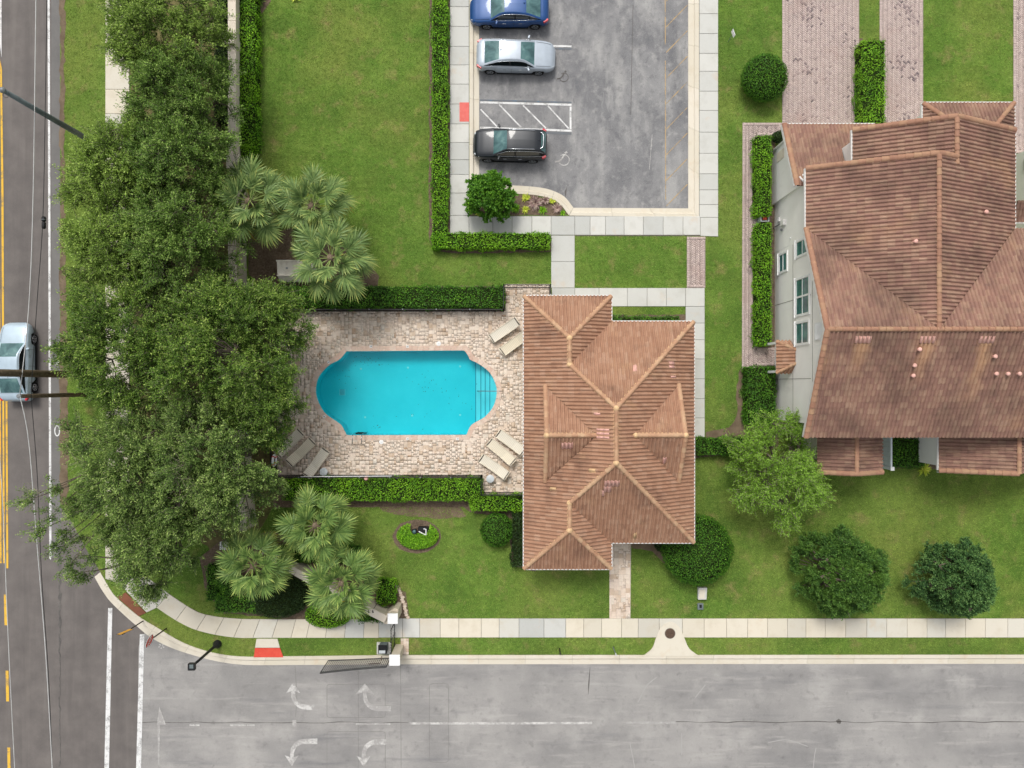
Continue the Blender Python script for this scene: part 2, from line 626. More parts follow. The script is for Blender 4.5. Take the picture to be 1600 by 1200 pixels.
M['stucco_grey'] = layered('stucco_grey', [(0.3, (236, 233, 227)), (0.7, (242, 240, 234))], 0.8, [((172, 168, 160), 0.8, 0.6, 0.8, 0.4, 7, (1, 1, 0.3))], 0.9, (30, 0.3, 0.01))
M['stucco_beige'] = layered('stucco_beige', [(0.3, (202, 190, 170)), (0.7, (212, 202, 184))], 0.8, [((180, 166, 144), 0.9, 0.58, 0.8, 0.5, 7)], 0.9, (30, 0.3, 0.01))
M['cap_stone'] = layered('cap_stone', [(0.3, (212, 200, 182)), (0.7, (226, 216, 200))], 1.2, [((158, 146, 128), 1.6, 0.56, 0.76, 0.6, 8), ((220, 212, 200), 30, 0.56, 0.7, 0.4, 3)], 0.9, (30, 0.3, 0.01))
M['white'] = plain('white_paint', (232, 232, 230), 0.5, 0.4, var=0.03)
M['paint_white'] = None
M['glass_window'] = None

n = Nodes('window_glass')
c = n.ramp(n.noise(1.3, 2, coord='obj'), [(0.35, (52, 88, 96)), (0.65, (84, 132, 128))])
M['glass_window'] = n.finish(c, 0.06, 0.6)
n = Nodes('car_glass')
c = n.ramp(n.noise(1.6, 3, dist=0.6, coord='obj'), [(0.35, (56, 88, 90)), (0.55, (84, 120, 120)), (0.72, (120, 152, 148))])  # pale teal mottling puts the sky's reflection into the glass colour
M['glass_car'] = n.finish(c, 0.05, 0.6)
M['glass_dark'] = plain('car_glass_dark', (22, 30, 32), 0.05, 0.6)


def road_paint(name, c, under, wear):
    n = Nodes(name)
    w = n.noise(2.2, 8, 0.7)
    sp = n.noise(24, 5, 0.75)
    col = n.mix(n.rng(n.math('ADD', n.math('MULTIPLY', w, 0.55), n.math('MULTIPLY', sp, 0.45)), wear, wear + 0.09, 0.0, 1.0), under, c)
    return n.finish(col, 0.8, 0.25)


M['paint_white'] = road_paint('line_white', (222, 222, 220), (150, 148, 146), 0.41)
M['paint_worn'] = road_paint('line_white_worn', (206, 204, 200), (158, 155, 152), 0.465)
M['paint_faint'] = road_paint('line_white_faint', (196, 194, 190), (160, 157, 154), 0.50)
M['paint_yellow'] = road_paint('line_yellow', (226, 180, 66), (140, 122, 96), 0.40)
M['paint_yellow_faint'] = road_paint('line_yellow_faint', (190, 160, 112), (132, 130, 126), 0.43)
M['paint_blue'] = road_paint('line_blue', (84, 118, 142), (112, 115, 118), 0.52)
M['tactile_red'] = layered('tactile_red', [(0.3, (208, 74, 58)), (0.7, (222, 92, 74))], 3, [((196, 120, 104), 8, 0.58, 0.75, 0.5, 6)], 0.85)
M['tactile_pink'] = layered('tactile_pink', [(0.3, (214, 104, 96)), (0.7, (224, 122, 112))], 3, [((206, 150, 142), 8, 0.56, 0.75, 0.6, 6)], 0.85)
M['tactile_brown'] = layered('tactile_brown', [(0.3, (122, 78, 60)), (0.7, (140, 90, 68))], 2, [((104, 70, 58), 8, 0.56, 0.75, 0.6, 6)], 0.85)

# leaves
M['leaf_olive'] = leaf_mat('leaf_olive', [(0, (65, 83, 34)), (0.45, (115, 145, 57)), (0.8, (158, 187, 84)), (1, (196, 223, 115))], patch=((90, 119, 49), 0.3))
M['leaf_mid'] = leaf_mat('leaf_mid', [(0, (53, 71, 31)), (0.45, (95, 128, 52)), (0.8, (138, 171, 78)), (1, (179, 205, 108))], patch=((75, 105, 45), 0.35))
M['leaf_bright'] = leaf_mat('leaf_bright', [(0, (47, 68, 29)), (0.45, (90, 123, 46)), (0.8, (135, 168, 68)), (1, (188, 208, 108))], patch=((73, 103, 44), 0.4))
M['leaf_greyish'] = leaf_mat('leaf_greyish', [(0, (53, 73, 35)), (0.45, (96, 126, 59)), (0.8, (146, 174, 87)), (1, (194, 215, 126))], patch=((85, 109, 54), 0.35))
M['leaf_lime'] = leaf_mat('leaf_lime', [(0, (82, 116, 34)), (0.5, (128, 170, 55)), (1, (174, 217, 93))], trans=0.3)
M['leaf_deep'] = leaf_mat('leaf_deep', [(0, (41, 69, 30)), (0.5, (69, 109, 46)), (1, (120, 159, 71))], patch=((106, 144, 46), 0.45), pscale=0.7)
M['leaf_darker'] = leaf_mat('leaf_darker', [(0, (41, 71, 38)), (0.5, (71, 111, 59)), (1, (132, 171, 95))], pscale=0.7)
M['leaf_hedge'] = leaf_mat('leaf_hedge', [(0, (60, 100, 21)), (0.5, (104, 162, 34)), (1, (173, 228, 59))], patch=((151, 202, 43), 0.5), pscale=0.8)
M['leaf_hedge_dark'] = leaf_mat('leaf_hedge_dark', [(0, (44, 80, 23)), (0.5, (79, 132, 34)), (1, (132, 184, 54))], patch=((65, 112, 34), 0.5), pscale=0.8)
M['leaf_shrub'] = leaf_mat('leaf_shrub', [(0, (26, 44, 20)), (0.5, (48, 73, 33)), (1, (81, 108, 53))], pscale=0.8)
M['leaf_yellowish'] = leaf_mat('leaf_yellowish', [(0, (143, 169, 52)), (0.5, (208, 221, 78)), (1, (255, 255, 125))])
M['leaf_purple'] = leaf_mat('leaf_purple', [(0, (125, 99, 101)), (0.5, (182, 153, 146)), (1, (229, 216, 195))])
M['frond'] = leaf_mat('palm_frond', [(0, (77, 103, 54)), (0.5, (116, 142, 81)), (0.8, (153, 171, 99)), (1, (184, 190, 106))], trans=0.2, rough=0.45)
M['frond_green'] = leaf_mat('palm_frond_green', [(0, (75, 105, 50)), (0.5, (113, 142, 73)), (0.8, (149, 171, 91)), (1, (183, 195, 105))], trans=0.2, rough=0.45)
M['frond_old'] = leaf_mat('palm_frond_old', [(0, (92, 108, 48)), (0.5, (134, 146, 66)), (0.8, (182, 174, 78)), (1, (206, 178, 78))], trans=0.2, rough=0.5)
M['bark'] = layered('bark', [(0.3, (84, 76, 66)), (0.7, (122, 112, 98))], 4, [((60, 52, 44), 7, 0.56, 0.74, 0.7)], 0.95, (14, 0.9, 0.04))
M['twig'] = plain('twig', (150, 146, 122), 0.9, 0.1, var=0.15)
M['twig_dark'] = plain('twig_dark', (58, 54, 42), 0.95, 0.05, var=0.25, scale=5)
M['hedge_core'] = plain('hedge_core', (34, 44, 20), 0.95, 0.05, var=0.3, scale=5)
M['palm_bark'] = layered('palm_bark', [(0.3, (106, 92, 76)), (0.7, (140, 124, 104))], 5, [((76, 64, 52), 8, 0.55, 0.72, 0.7)], 0.95, (16, 0.9, 0.04))

# odd materials
M['black_metal'] = plain('black_metal', (30, 31, 33), 0.45, 0.4)
M['dark_bronze'] = plain('dark_bronze', (58, 46, 42), 0.45, 0.4)
M['grey_metal'] = plain('grey_metal', (130, 134, 136), 0.45, 0.5, 0.3)
M['steel'] = plain('steel', (150, 154, 158), 0.25, 0.5, 0.9)
M['chrome'] = plain('chrome', (200, 204, 208), 0.15, 0.5, 0.9)
M['rubber'] = plain('rubber', (26, 26, 27), 0.85, 0.2)
M['black_plastic'] = plain('black_plastic', (24, 25, 27), 0.6, 0.3)
M['wood_pole'] = layered('wood_pole', [(0.3, (88, 76, 60)), (0.7, (126, 112, 90))], 6, [((46, 36, 28), 3, 0.5, 0.7, 0.7, 6, (4, 4, 0.4)), ((84, 88, 54), 2, 0.6, 0.75, 0.4)], 0.95, (12, 0.6, 0.02))
M['concrete_pole'] = layered('concrete_pole', [(0.3, (92, 102, 104)), (0.7, (122, 132, 132))], 2, [((76, 84, 84), 3, 0.56, 0.74, 0.5, 6, (3, 3, 0.4))], 0.8)
M['cable_white'] = plain('cable_white', (190, 190, 188), 0.5, 0.3)
M['cable_black'] = plain('cable_black', (34, 34, 36), 0.6, 0.3)
M['sling'] = None
n = Nodes('sling_fabric')
wv = n.n('ShaderNodeTexWave', wave_type='BANDS', bands_direction='X')
wv.inputs['Scale'].default_value = 3.2
wv.inputs['Distortion'].default_value = 0.3
n.l(n.pos('obj'), wv.inputs['Vector'])
r = n.n('ShaderNodeObjectInfo').outputs['Random']
c = n.ramp(r, [(0, (216, 208, 190)), (0.5, (224, 218, 204)), (1, (218, 206, 180))])
c = n.mix(n.rng(wv.outputs['Fac'], 0.0, 0.25, 0.35, 0), c, (150, 140, 116))
M['sling'] = n.finish(c, 0.85, 0.2, bump=(wv.outputs['Fac'], 0.4, 0.01))
M['chaise_frame'] = plain('chaise_frame', (214, 204, 184), 0.5, 0.3)
M['table_grey'] = plain('table_grey', (196, 202, 204), 0.4, 0.4)
M['vinyl'] = plain('white_vinyl', (214, 222, 224), 0.45, 0.4, var=0.03)
M['gutter'] = plain('gutter_white', (218, 216, 212), 0.5, 0.4, var=0.03)
M['red_sign'] = plain('red_sign', (214, 52, 38), 0.45, 0.4)
M['yellow_sign'] = plain('yellow_sign', (226, 164, 34), 0.45, 0.4)
M['sign_white'] = plain('sign_white', (238, 238, 236), 0.45, 0.4, var=0.02)
M['taillight'] = plain('taillight', (196, 24, 40), 0.15, 0.6, coat=0.5)
M['headlight'] = plain('headlight', (206, 212, 216), 0.12, 0.6, coat=0.5)
M['manhole'] = layered('manhole_iron', [(0.3, (78, 62, 52)), (0.7, (108, 88, 74))], 10, [], 0.7, (40, 0.8, 0.02))
M['pump_box'] = layered('pump_box', [(0.3, (230, 222, 208)), (0.7, (240, 234, 222))], 1.5, [((176, 164, 144), 2.5, 0.55, 0.75, 0.6, 7)], 0.8)
M['pool_plaster'] = layered('pool_plaster', [(0.3, (84, 212, 222)), (0.7, (104, 222, 230))], 0.6, [((92, 218, 224), 2.5, 0.52, 0.72, 0.5, 6)], 0.8)
M['pool_step'] = layered('pool_step', [(0.3, (176, 226, 232)), (0.7, (192, 232, 237))], 1.0, [], 0.8)
M['coping'] = pieces_mat('coping_stone', [(0, (210, 180, 162)), (0.5, (216, 192, 174)), (1, (222, 204, 188))], [((236, 222, 208), 3, 0.56, 0.72, 0.5, (1, 1, 1))], True)
M['pool_line'] = plain('pool_tile_blue', (40, 120, 146), 0.5, 0.4)
n = Nodes('pool_water')
fr = n.n('ShaderNodeFresnel')
fr.inputs['IOR'].default_value = 1.33
bp = n.n('ShaderNodeBump')
bp.inputs['Strength'].default_value = 0.35
bp.inputs['Distance'].default_value = 0.05
n.l(n.noise(3.6, 5, 0.6, dist=0.5), bp.inputs['Height'])
n.l(bp.outputs[0], fr.inputs['Normal'])
tr = n.n('ShaderNodeBsdfTransparent')
tr.inputs[0].default_value = (0.385, 0.875, 0.905, 1)
gl = n.n('ShaderNodeBsdfGlossy')
gl.inputs['Roughness'].default_value = 0.03
n.l(bp.outputs[0], gl.inputs['Normal'])
mx = n.n('ShaderNodeMixShader')
n.l(fr.outputs[0], mx.inputs[0])
n.l(tr.outputs[0], mx.inputs[1])
n.l(gl.outputs[0], mx.inputs[2])
n.l(mx.outputs[0], n.out.inputs['Surface'])
M['water'] = n.m


def car_paint(name, c):
    n = Nodes(name)
    col = n.ramp(n.noise(2.0, 3, coord='obj'), [(0.3, tuple(v * 0.96 for v in c)), (0.7, tuple(min(255, v * 1.03) for v in c))])
    return n.finish(col, 0.42, 0.45, 0.2, coat=0.6)


M['car_blue'] = car_paint('car_paint_blue', (6, 68, 128))
M['car_silver'] = car_paint('car_paint_silver', (172, 182, 192))
M['car_black'] = car_paint('car_paint_black', (20, 26, 33))
M['car_pale'] = car_paint('car_paint_pale', (176, 194, 206))


# ================================================================ THE SETTING
ZR = -0.12                       # road level, the lawns are at 0
HV = dict(kerb_out=[(146, 902), (158, 923), (174, 944), (211, 978), (241, 1001), (290, 1021.5), (364, 1038.5), (460, 1040), (600, 1039)],
          kerb_in=[(157, 894), (168, 913), (181, 932), (216, 962), (245, 980), (296, 1008), (363, 1024.5), (460, 1025), (600, 1023.5)])
ko = catmull(HV['kerb_out'], 8)
ki = catmull(HV['kerb_in'], 8)

pool_px = [(543.3, 547), (726, 547.6), (731.7, 556), (734.5, 562), (744.5, 566.6), (758.6, 576), (768.5, 587), (775.6, 604), (776, 615.6),
           (772.8, 630), (767, 641), (756, 652.5), (741.6, 660.4), (734.5, 666.6), (729, 679.4), (542, 680), (537.6, 672), (533.4, 664),
           (523.5, 656.7), (509, 646.8), (499.4, 632.6), (493.7, 615.6), (494.6, 598.6), (500.8, 584.5), (515, 570), (529, 563), (536, 556)]
right_lobe = catmull(pool_px[1:15], 5)
left_lobe = catmull(pool_px[15:] + [pool_px[0]], 5)
POOL = ccw(PP(right_lobe + left_lobe[:-1]))


def offset_poly(poly, d):
    out = []
    n = len(poly)
    for i in range(n):
        a, b, c = np.array(poly[i - 1]), np.array(poly[i]), np.array(poly[(i + 1) % n])
        t1, t2 = (b - a) / (np.linalg.norm(b - a) + 1e-9), (c - b) / (np.linalg.norm(c - b) + 1e-9)
        t = t1 + t2
        t /= np.linalg.norm(t) + 1e-9
        nn = np.array([t[1], -t[0]])
        k = max(0.5, float(np.dot(nn, np.array([t1[1], -t1[0]]))))
        out.append(tuple(b + nn * d / k))
    return out


ground = setting(sheet('ground', [(-700, -700), (700, -700), (700, 700), (-700, 700)], -0.32, M['lawn'], holes=[offset_poly(POOL, 0.12)]), 'grass ground reaching out to the horizon')

# lawn sheet: everything between the main road, the entrance road and beyond, with holes for the parking lot and the pool
lot_poly = PP([(742, -60), (1080, -60), (1080, 330), (893, 330), (880, 306), (848, 295), (807, 292), (742, 292)])
edge = [(94, -9000), (94, 790), (112, 815), (136, 860)] + ki + [(600, 1023), (9000, 1023), (9000, -9000)]
lot_hole = PP([(733.5, -9000 + 5), (1092, -9000 + 5), (1092, 339.5), (889.5, 337), (873, 317), (855, 309), (836, 305), (812, 303), (785, 302), (752, 306), (733.5, 298)])
lawn = setting(sheet('lawn', PP(edge), 0.0, M['lawn'], holes=[offset_poly(POOL, 0.12), lot_hole]), 'mown green lawn with dry patches between the roads and houses')

# roads
main_pts = [(-1200, -9000), (97, -9000), (97, 786), (116, 811), (140, 856)] + [(a + 1, b - 1.5) for a, b in ki if a < 232] + [(232, 985), (217.5, 1010), (215, 1300), (205, 9000), (-1200, 9000)]
main_road = setting(sheet('main_road', PP(main_pts, ZR), ZR, M['asphalt_main']), 'dark two lane asphalt road along the west side')
ent_pts = [(214, 1300), (216.5, 1010), (228, 984)] + [(a, b - 1.5) for a, b in ki if a > 232] + [(9000, 1021), (9000, 1236), (215, 1236)]
entrance_road = setting(sheet('entrance_road', PP(ent_pts, ZR), ZR + 0.005, M['asphalt_grey']), 'pale worn asphalt entrance road with a swing gate')
lot = setting(sheet('parking_lot', PP([(736, -1500), (1086, -1500), (1086, 336), (736, 336)], ZR), ZR + 0.004, M['asphalt_lot']), 'mottled grey asphalt parking lot')
HARD += [PP([(-400, -400), (95, -400), (95, 792), (112, 817), (136, 862)] + ki + [(2500, 1023), (2500, 2000), (-400, 2000)]), PP([(730, -200), (1092, -200), (1092, 340), (730, 340)])]


def strip(pts, w, z, name, mat, parent, closed=False):
    """a painted line of even width along world points"""
    pts = [np.array(p, float) for p in pts]
    L, R = [], []
    n = len(pts)
    for i in range(n):
        a = pts[i - 1] if (i > 0 or closed) else pts[i]
        b = pts[(i + 1) % n] if (i < n - 1 or closed) else pts[i]
        t = (b - a) / (np.linalg.norm(b - a) + 1e-9)
        nn = np.array([-t[1], t[0]])
        ww = w[i] if isinstance(w, (list, tuple)) else w
        L.append(pts[i] + nn * ww / 2)
        R.append(pts[i] - nn * ww / 2)
    vs = [(p[0], p[1], z) for p in L] + [(p[0], p[1], z) for p in R]
    fs = [(i, n + i, n + (i + 1) % n, (i + 1) % n) for i in range(n if closed else n - 1)]
    me = bpy.data.meshes.new(name)
    me.from_pydata(vs, [], fs)
    me.update()
    return link(name, me, mat, parent)


def flat(pxpts, z, name, mat, parent, zref=None):
    pts = PP(pxpts, z if zref is None else zref)
    me = bpy.data.meshes.new(name)
    p = ccw(pts)
    me.from_pydata([(a, b, z) for a, b in p], [], [tuple(range(len(p)))])
    me.update()
    return link(name, me, mat, parent)


ZM = ZR + 0.012
setting_parts = []
flat([(80, -400), (95.5, -400), (95.5, 852), (92, 872), (80.5, 872)], ZR + 0.004, 'shoulder', M['asphalt_shoulder'], main_road)
# crack along the old road edge
rr = random.Random(3)
pts = [(93 + rr.uniform(-1.2, 1.6), 868 + i * 6) for i in range(56)]
strip(PP(pts, ZM), [rr.uniform(0.03, 0.24) if i < 24 else rr.uniform(0.02, 0.09) for i in range(56)], ZM, 'edge_crack', M['crack'], main_road)
flat([(73, -400), (76.5, -400), (80.5, 868), (79.5, 875), (77, 872)], ZM, 'edge_line', M['paint_white'], main_road)
flat([(-3, -400), (2, -400), (2.5, 90), (-1, 65)], ZM, 'centre_line', M['paint_white'], main_road)
flat([(0, 92), (3, 108), (5.5, 300), (7.5, 880), (4.8, 880), (2, 300)], ZM, 'centre_line', M['paint_yellow'], main_road)
flat([(-4, 108), (-1.5, 108), (0.5, 500), (2.6, 880), (-0.5, 880), (-2, 500)], ZM, 'centre_line', M['paint_yellow'], main_road)
flat([(8.5, 600), (11.5, 600), (13, 888), (10, 888)], ZM, 'centre_line', M['paint_yellow'], main_road)
for y0, y1 in ((929, 977), (1048, 1096), (1168, 1220)):
    x = 6 + (y0 - 929) * 0.022
    flat([(x, y0), (x + 4.6, y0), (x + 5.6, y1), (x + 1, y1)], ZM, 'lane_dash', M['paint_yellow'], main_road)
# stop bars over the side road mouth
flat([(169, 950), (175.5, 950), (169.5, 1240), (162, 1240)], ZM, 'crosswalk_line', M['paint_white'], main_road)
flat([(218.5, 991), (225.5, 991), (219.5, 1240), (211.5, 1240)], ZM + 0.004, 'crosswalk_line', M['paint_white'], main_road)
# bicycle lane marks half grown over
b0 = P(89.5, 673, ZR)
strip([(b0[0] + 0.15 * math.cos(t), b0[1] + 0.32 * math.sin(t)) for t in np.linspace(0, 2 * math.pi, 25)[:-1]], 0.07, ZM, 'bicycle_mark', M['paint_white'], main_road, True)
flat([(93, 555), (93, 568), (86.5, 571)], ZM, 'lane_arrow', M['paint_white'], main_road)
flat([(92, 588), (95, 588), (95, 592), (92, 591)], ZM, 'bicycle_mark', M['paint_white'], main_road)

# entrance road markings
def arrow(cx, cy, up, flip, worn, tail_dx):
    """turn arrow: head at (cx,cy), tail swings to the right"""
    s = -1 if up else 1
    mat = M['paint_worn'] if not worn else M['paint_faint']
    hw = 11 if not worn else 15
    flat([(cx, cy), (cx + hw, cy - s * 17), (cx + 3.5, cy - s * 14), (cx - 3.5, cy - s * 14), (cx - hw, cy - s * 17)], ZM + 0.004, 'turn_arrow', mat, entrance_road)
    pts = catmull([(cx, cy - s * 14), (cx + 1, cy - s * 24), (cx + 6, cy - s * 33), (cx + 17, cy - s * 38.5), (cx + tail_dx, cy - s * 39)], 5)
    strip(PP(pts, ZR), [0.22 + 0.13 * i / len(pts) for i in range(len(pts))], ZM + 0.004, 'turn_arrow', mat, entrance_road)


arrow(458, 1066, True, False, False, 37)
arrow(570, 1068, True, False, True, 41)
arrow(456, 1197, False, False, False, 40)
arrow(568, 1198, False, False, False, 36)
strip(PP([(556, 1131), (610, 1131)], ZR), 0.1, ZM + 0.004, 'lane_line', M['paint_faint'], entrance_road)
strip(PP([(640, 1130), (760, 1130), (925, 1129.5)], ZR), 0.14, ZM + 0.004, 'lane_line', M['paint_worn'], entrance_road)
strip(PP([(978, 1129), (1056, 1129)], ZR), 0.12, ZM + 0.004, 'lane_line', M['paint_faint'], entrance_road)
for a, b in ((296, 312), (360, 384), (386, 398)):
    strip(PP([(a, 1133), (b, 1133)], ZR), 0.1, ZM + 0.004, 'lane_line', M['paint_worn'], entrance_road)
flat([(457, 1125), (463, 1125), (463, 1135), (457, 1135)], ZM + 0.004, 'lane_mark', M['paint_faint'], entrance_road)
flat([(249, 1104), (259, 1132), (245, 1133)], ZM + 0.004, 'lane_arrow', M['paint_faint'], entrance_road)
flat([(246, 1133), (250, 1133), (249, 1195), (247, 1195)], ZM + 0.004, 'lane_arrow', M['paint_faint'], entrance_road)
for cx, cy in ((252, 1010),):
    for k in range(5):
        t = k * 1.26
        flat([(cx + 1.5 * math.cos(t), cy + 1.5 * math.sin(t)), (cx + 6 * math.cos(t + .2), cy + 4 * math.sin(t + .2)), (cx + 4 * math.cos(t + .7), cy + 3.4 * math.sin(t + .7))], ZM + 0.004, 'paint_splash', M['paint_worn'], entrance_road)
# saw-cut loops and seams
def loop_px(x0, y0, x1, y1, r):
    out = []
    for (cx, cy, a0) in ((x1 - r, y0 + r, -90), (x1 - r, y1 - r, 0), (x0 + r, y1 - r, 90), (x0 + r, y0 + r, 180)):
        for k in range(4):
            t = math.radians(a0 + 30 * k)
            out.append((cx + r * math.cos(t), cy + r * math.sin(t)))
    return out


for q in ((511, 1069, 602, 1121, 4), (511, 1143, 602, 1225, 4), (671, 1068, 701, 1191, 5)):
    strip(PP(loop_px(*q), ZR), 0.028, ZM, 'saw_cut', M['sawcut'], entrance_road, True)
strip(PP([(560, 1045), (560, 1240)], ZR), 0.025, ZM, 'saw_cut', M['sawcut'], entrance_road)
strip(PP([(626, 1040), (627, 1240)], ZR), 0.028, ZM, 'saw_cut', M['sawcut'], entrance_road)
strip(PP([(461, 1040), (464, 1085), (462, 1120)], ZR), 0.028, ZM, 'saw_cut', M['sawcut'], entrance_road)
pts = [(220 + i * 22, 1129 + rr.uniform(-1.2, 1.2)) for i in range(20)]
strip(PP(pts, ZR), [rr.uniform(0.02, 0.06) for _ in pts], ZM, 'seam_crack', M['crack'], entrance_road)
pts = [(1056 + i * 20, 1128 + rr.uniform(-1.5, 1.5)) for i in range(30)]
strip(PP(pts, ZR), [rr.uniform(0.02, 0.06) for _ in pts], ZM, 'seam_crack', M['crack'], entrance_road)
strip(PP([(922, 1042), (920, 1068), (919, 1085)], ZR), [0.02, 0.08, 0.02], ZM, 'seam_crack', M['crack'], entrance_road)
for pts in ([(997, 1097), (1010, 1072), (1026, 1058)], [(1086, 1090), (1094, 1080), (1102, 1070)], [(984, 1160), (990, 1190), (994, 1215)], [(1065, 1146), (1065, 1180)],
            [(1275, 1168), (1272, 1185), (1270, 1215)], [(1200, 1160), (1230, 1156), (1262, 1166)]):
    strip(PP(catmull(pts, 6), ZR), 0.05, ZM, 'scuff', M['patch_light'], entrance_road)
flat([(1306, 1126), (1311, 1123), (1315, 1127), (1313, 1131), (1308, 1130)], ZM, 'pothole', M['crack'], entrance_road)

# parking lot markings
def pline(a, b, w, mat, name='stall_line', dz=0.0):
    return strip(PP([a, b], ZR), w, ZM + 0.006 + dz, name, mat, lot)


pline((750, 160), (893, 164), 0.13, M['paint_white'])
pline((750, 199.5), (893, 204.5), 0.13, M['paint_white'])
pline((891.5, 166.7), (891.5, 202), 0.12, M['paint_white'])
for a, b in (((751, 171), (776.5, 198)), ((780, 163.5), (814, 199)), ((817, 164.5), (853, 200.5)), ((856, 165.5), (888.5, 201))):
    pline(a, b, 0.09, M['paint_white'], dz=0.004)
pline((750, 203.6), (893, 208.8), 0.13, M['paint_blue'])
pline((750, 156.4), (893, 160.2), 0.09, M['paint_blue'])
pline((750, 70), (893, 72.5), 0.12, M['paint_white'])
pline((845, 76), (893, 76.5), 0.1, M['paint_blue'])
for y in range(-30, 330, 40):
    pline((1041, y + 32), (1074, y - 2), 0.045, M['paint_yellow_faint'], 'hatch_line')
pline((1039, -40), (1039.5, 70), 0.05, M['paint_yellow_faint'], 'hatch_line', 0.003)
pline((1039.5, 95), (1040, 312), 0.05, M['paint_yellow_faint'], 'hatch_line', 0.003)
pline((989, 8), (985.5, 180), 0.03, M['crack'], 'seam_crack')
pline((1019, 210), (1014.5, 265), 0.04, M['paint_faint'], 'scuff')


def wheelchair(cx, cy, mat, s=1.0):
    p = P(cx, cy, ZR)
    arc = [(p[0] + s * 0.34 * math.cos(t), p[1] + s * 0.34 * math.sin(t)) for t in np.linspace(-2.6, 2.2, 18)]
    strip(arc, 0.06 * s, ZM + 0.006, 'wheelchair_symbol', mat, lot)
    strip([(p[0] - 0.55 * s, p[1] - 0.12 * s), (p[0] - 0.3 * s, p[1] - 0.08 * s), (p[0] - 0.12 * s, p[1] + 0.06 * s)], 0.1 * s, ZM + 0.01, 'wheelchair_symbol', mat, lot)
    strip([(p[0] - 0.12 * s, p[1] + 0.06 * s), (p[0] + 0.02 * s, p[1] + 0.34 * s)], 0.1 * s, ZM + 0.012, 'wheelchair_symbol', mat, lot)
    strip([(p[0] + 0.06 * s, p[1] + 0.42 * s), (p[0] + 0.2 * s, p[1] + 0.5 * s)], 0.13 * s, ZM + 0.01, 'wheelchair_symbol', mat, lot)


wheelchair(881, 250, M['paint_worn'])
wheelchair(881, 121, M['crack'], 0.8)
flat([(882, 300), (884, 296), (886, 291), (885, 301), (884, 309)], ZM + 0.006, 'tar_stain', M['crack'], lot)


# ---------------------------------------------------------------- kerbs
def resample(pts, n):
    pts = np.array(pts, float)
    d = np.r_[0, np.cumsum(np.linalg.norm(np.diff(pts, axis=0), axis=1))]
    t = np.linspace(0, d[-1], n)
    return np.stack([np.interp(t, d, pts[:, 0]), np.interp(t, d, pts[:, 1])], 1)


def kerb_run(parent, out_px, in_px, count, sub=5, low=None):
    n = count * sub + 1
    o, i = resample(PP(out_px), n), resample(PP(in_px), n)
    for s in range(count):
        vs, fs = [], []
        for k in range(sub + 1):
            q = s * sub + k
            t = q
            A, B = o[t], i[t]
            if k == 0 and s > 0:
                A, B = A + (o[t + 1] - A) / np.linalg.norm(o[t + 1] - A) * 0.012, B + (i[t + 1] - B) / np.linalg.norm(i[t + 1] - B) * 0.012
            top = 0.03
            vs += [(*A, -0.2), (*A, ZR + 0.02), (*(A * 0.48 + B * 0.52), ZR + 0.045), (*(A * 0.40 + B * 0.60), top - 0.02), (*(A * 0.36 + B * 0.64), top), (*B, top + 0.005), (*B, -0.2)]
        w = 7
        for k in range(sub):
            for j in range(w - 1):
                fs.append((k * w + j, (k + 1) * w + j, (k + 1) * w + j + 1, k * w + j + 1))
        fs += [tuple(range(w)), tuple(reversed(range(sub * w, sub * w + w)))]
        me = bpy.data.meshes.new('kerb_stone')
        me.from_pydata(vs, [], fs)
        me.update()
        bm = bmesh.new()
        bm.from_mesh(me)
        bmesh.ops.recalc_face_normals(bm, faces=bm.faces)
        bm.to_mesh(me)
        bm.free()
        link('kerb_stone', me, M['kerb'], parent)


kerb = setting_root('kerb', 'cream concrete kerb along the entrance road')
kerb_run(kerb, ko, ki, 8, 8)
kerb_run(kerb, [(600, 1039), (1850, 1038)], [(600, 1023.5), (1850, 1022.5)], 17, 1)
lot_kerb = setting_root('parking_kerb', 'cream concrete kerb around the parking lot')
kerb_run(lot_kerb, [(748.5, 298), (748.5, -60)], [(733.5, 298), (733.5, -60)], 5, 1)
kerb_run(lot_kerb, [(1076, -60), (1076, 325)], [(1092, -60), (1092, 339.5)], 6, 1)
kerb_run(lot_kerb, [(1076, 325), (896, 324)], [(1091.6, 339.5), (889.5, 337)], 3, 1)
kerb_run(lot_kerb, catmull([(896, 323.5), (882.5, 307), (866, 298), (848, 293), (820, 290), (780, 289), (748.5, 297)], 5), catmull([(889, 336.5), (873, 317), (855, 309), (836, 305), (812, 303), (785, 302), (752, 306)], 5), 4, 7)


# ---------------------------------------------------------------- sidewalks made of slabs
def slab(poly_px, parent, mat, z=0.05, name='slab', gap=0.010):
    p = ccw(PP(poly_px))
    c = np.mean(np.array(p), 0)
    q = offset_poly(p, -gap)
    mb = MB()
    mb.prism(q, -0.05, z - 0.012)
    n = len(q)
    inner = offset_poly(q, -0.014)
    mb.v = [(a, b, -0.05) for a, b in q] + [(a, b, z - 0.012) for a, b in q] + [(a, b, z) for a, b in inner]
    mb.f = [(i, (i + 1) % n, n + (i + 1) % n, n + i) for i in range(n)] + [(n + i, n + (i + 1) % n, 2 * n + (i + 1) % n, 2 * n + i) for i in range(n)] + [tuple(range(2 * n, 3 * n))]
    HARD.append(p)
    return mb.build(name, mat, parent)


def walk_base(name, px, label):
    return setting(sheet(name, PP(px), 0.012, M['joint']), label)


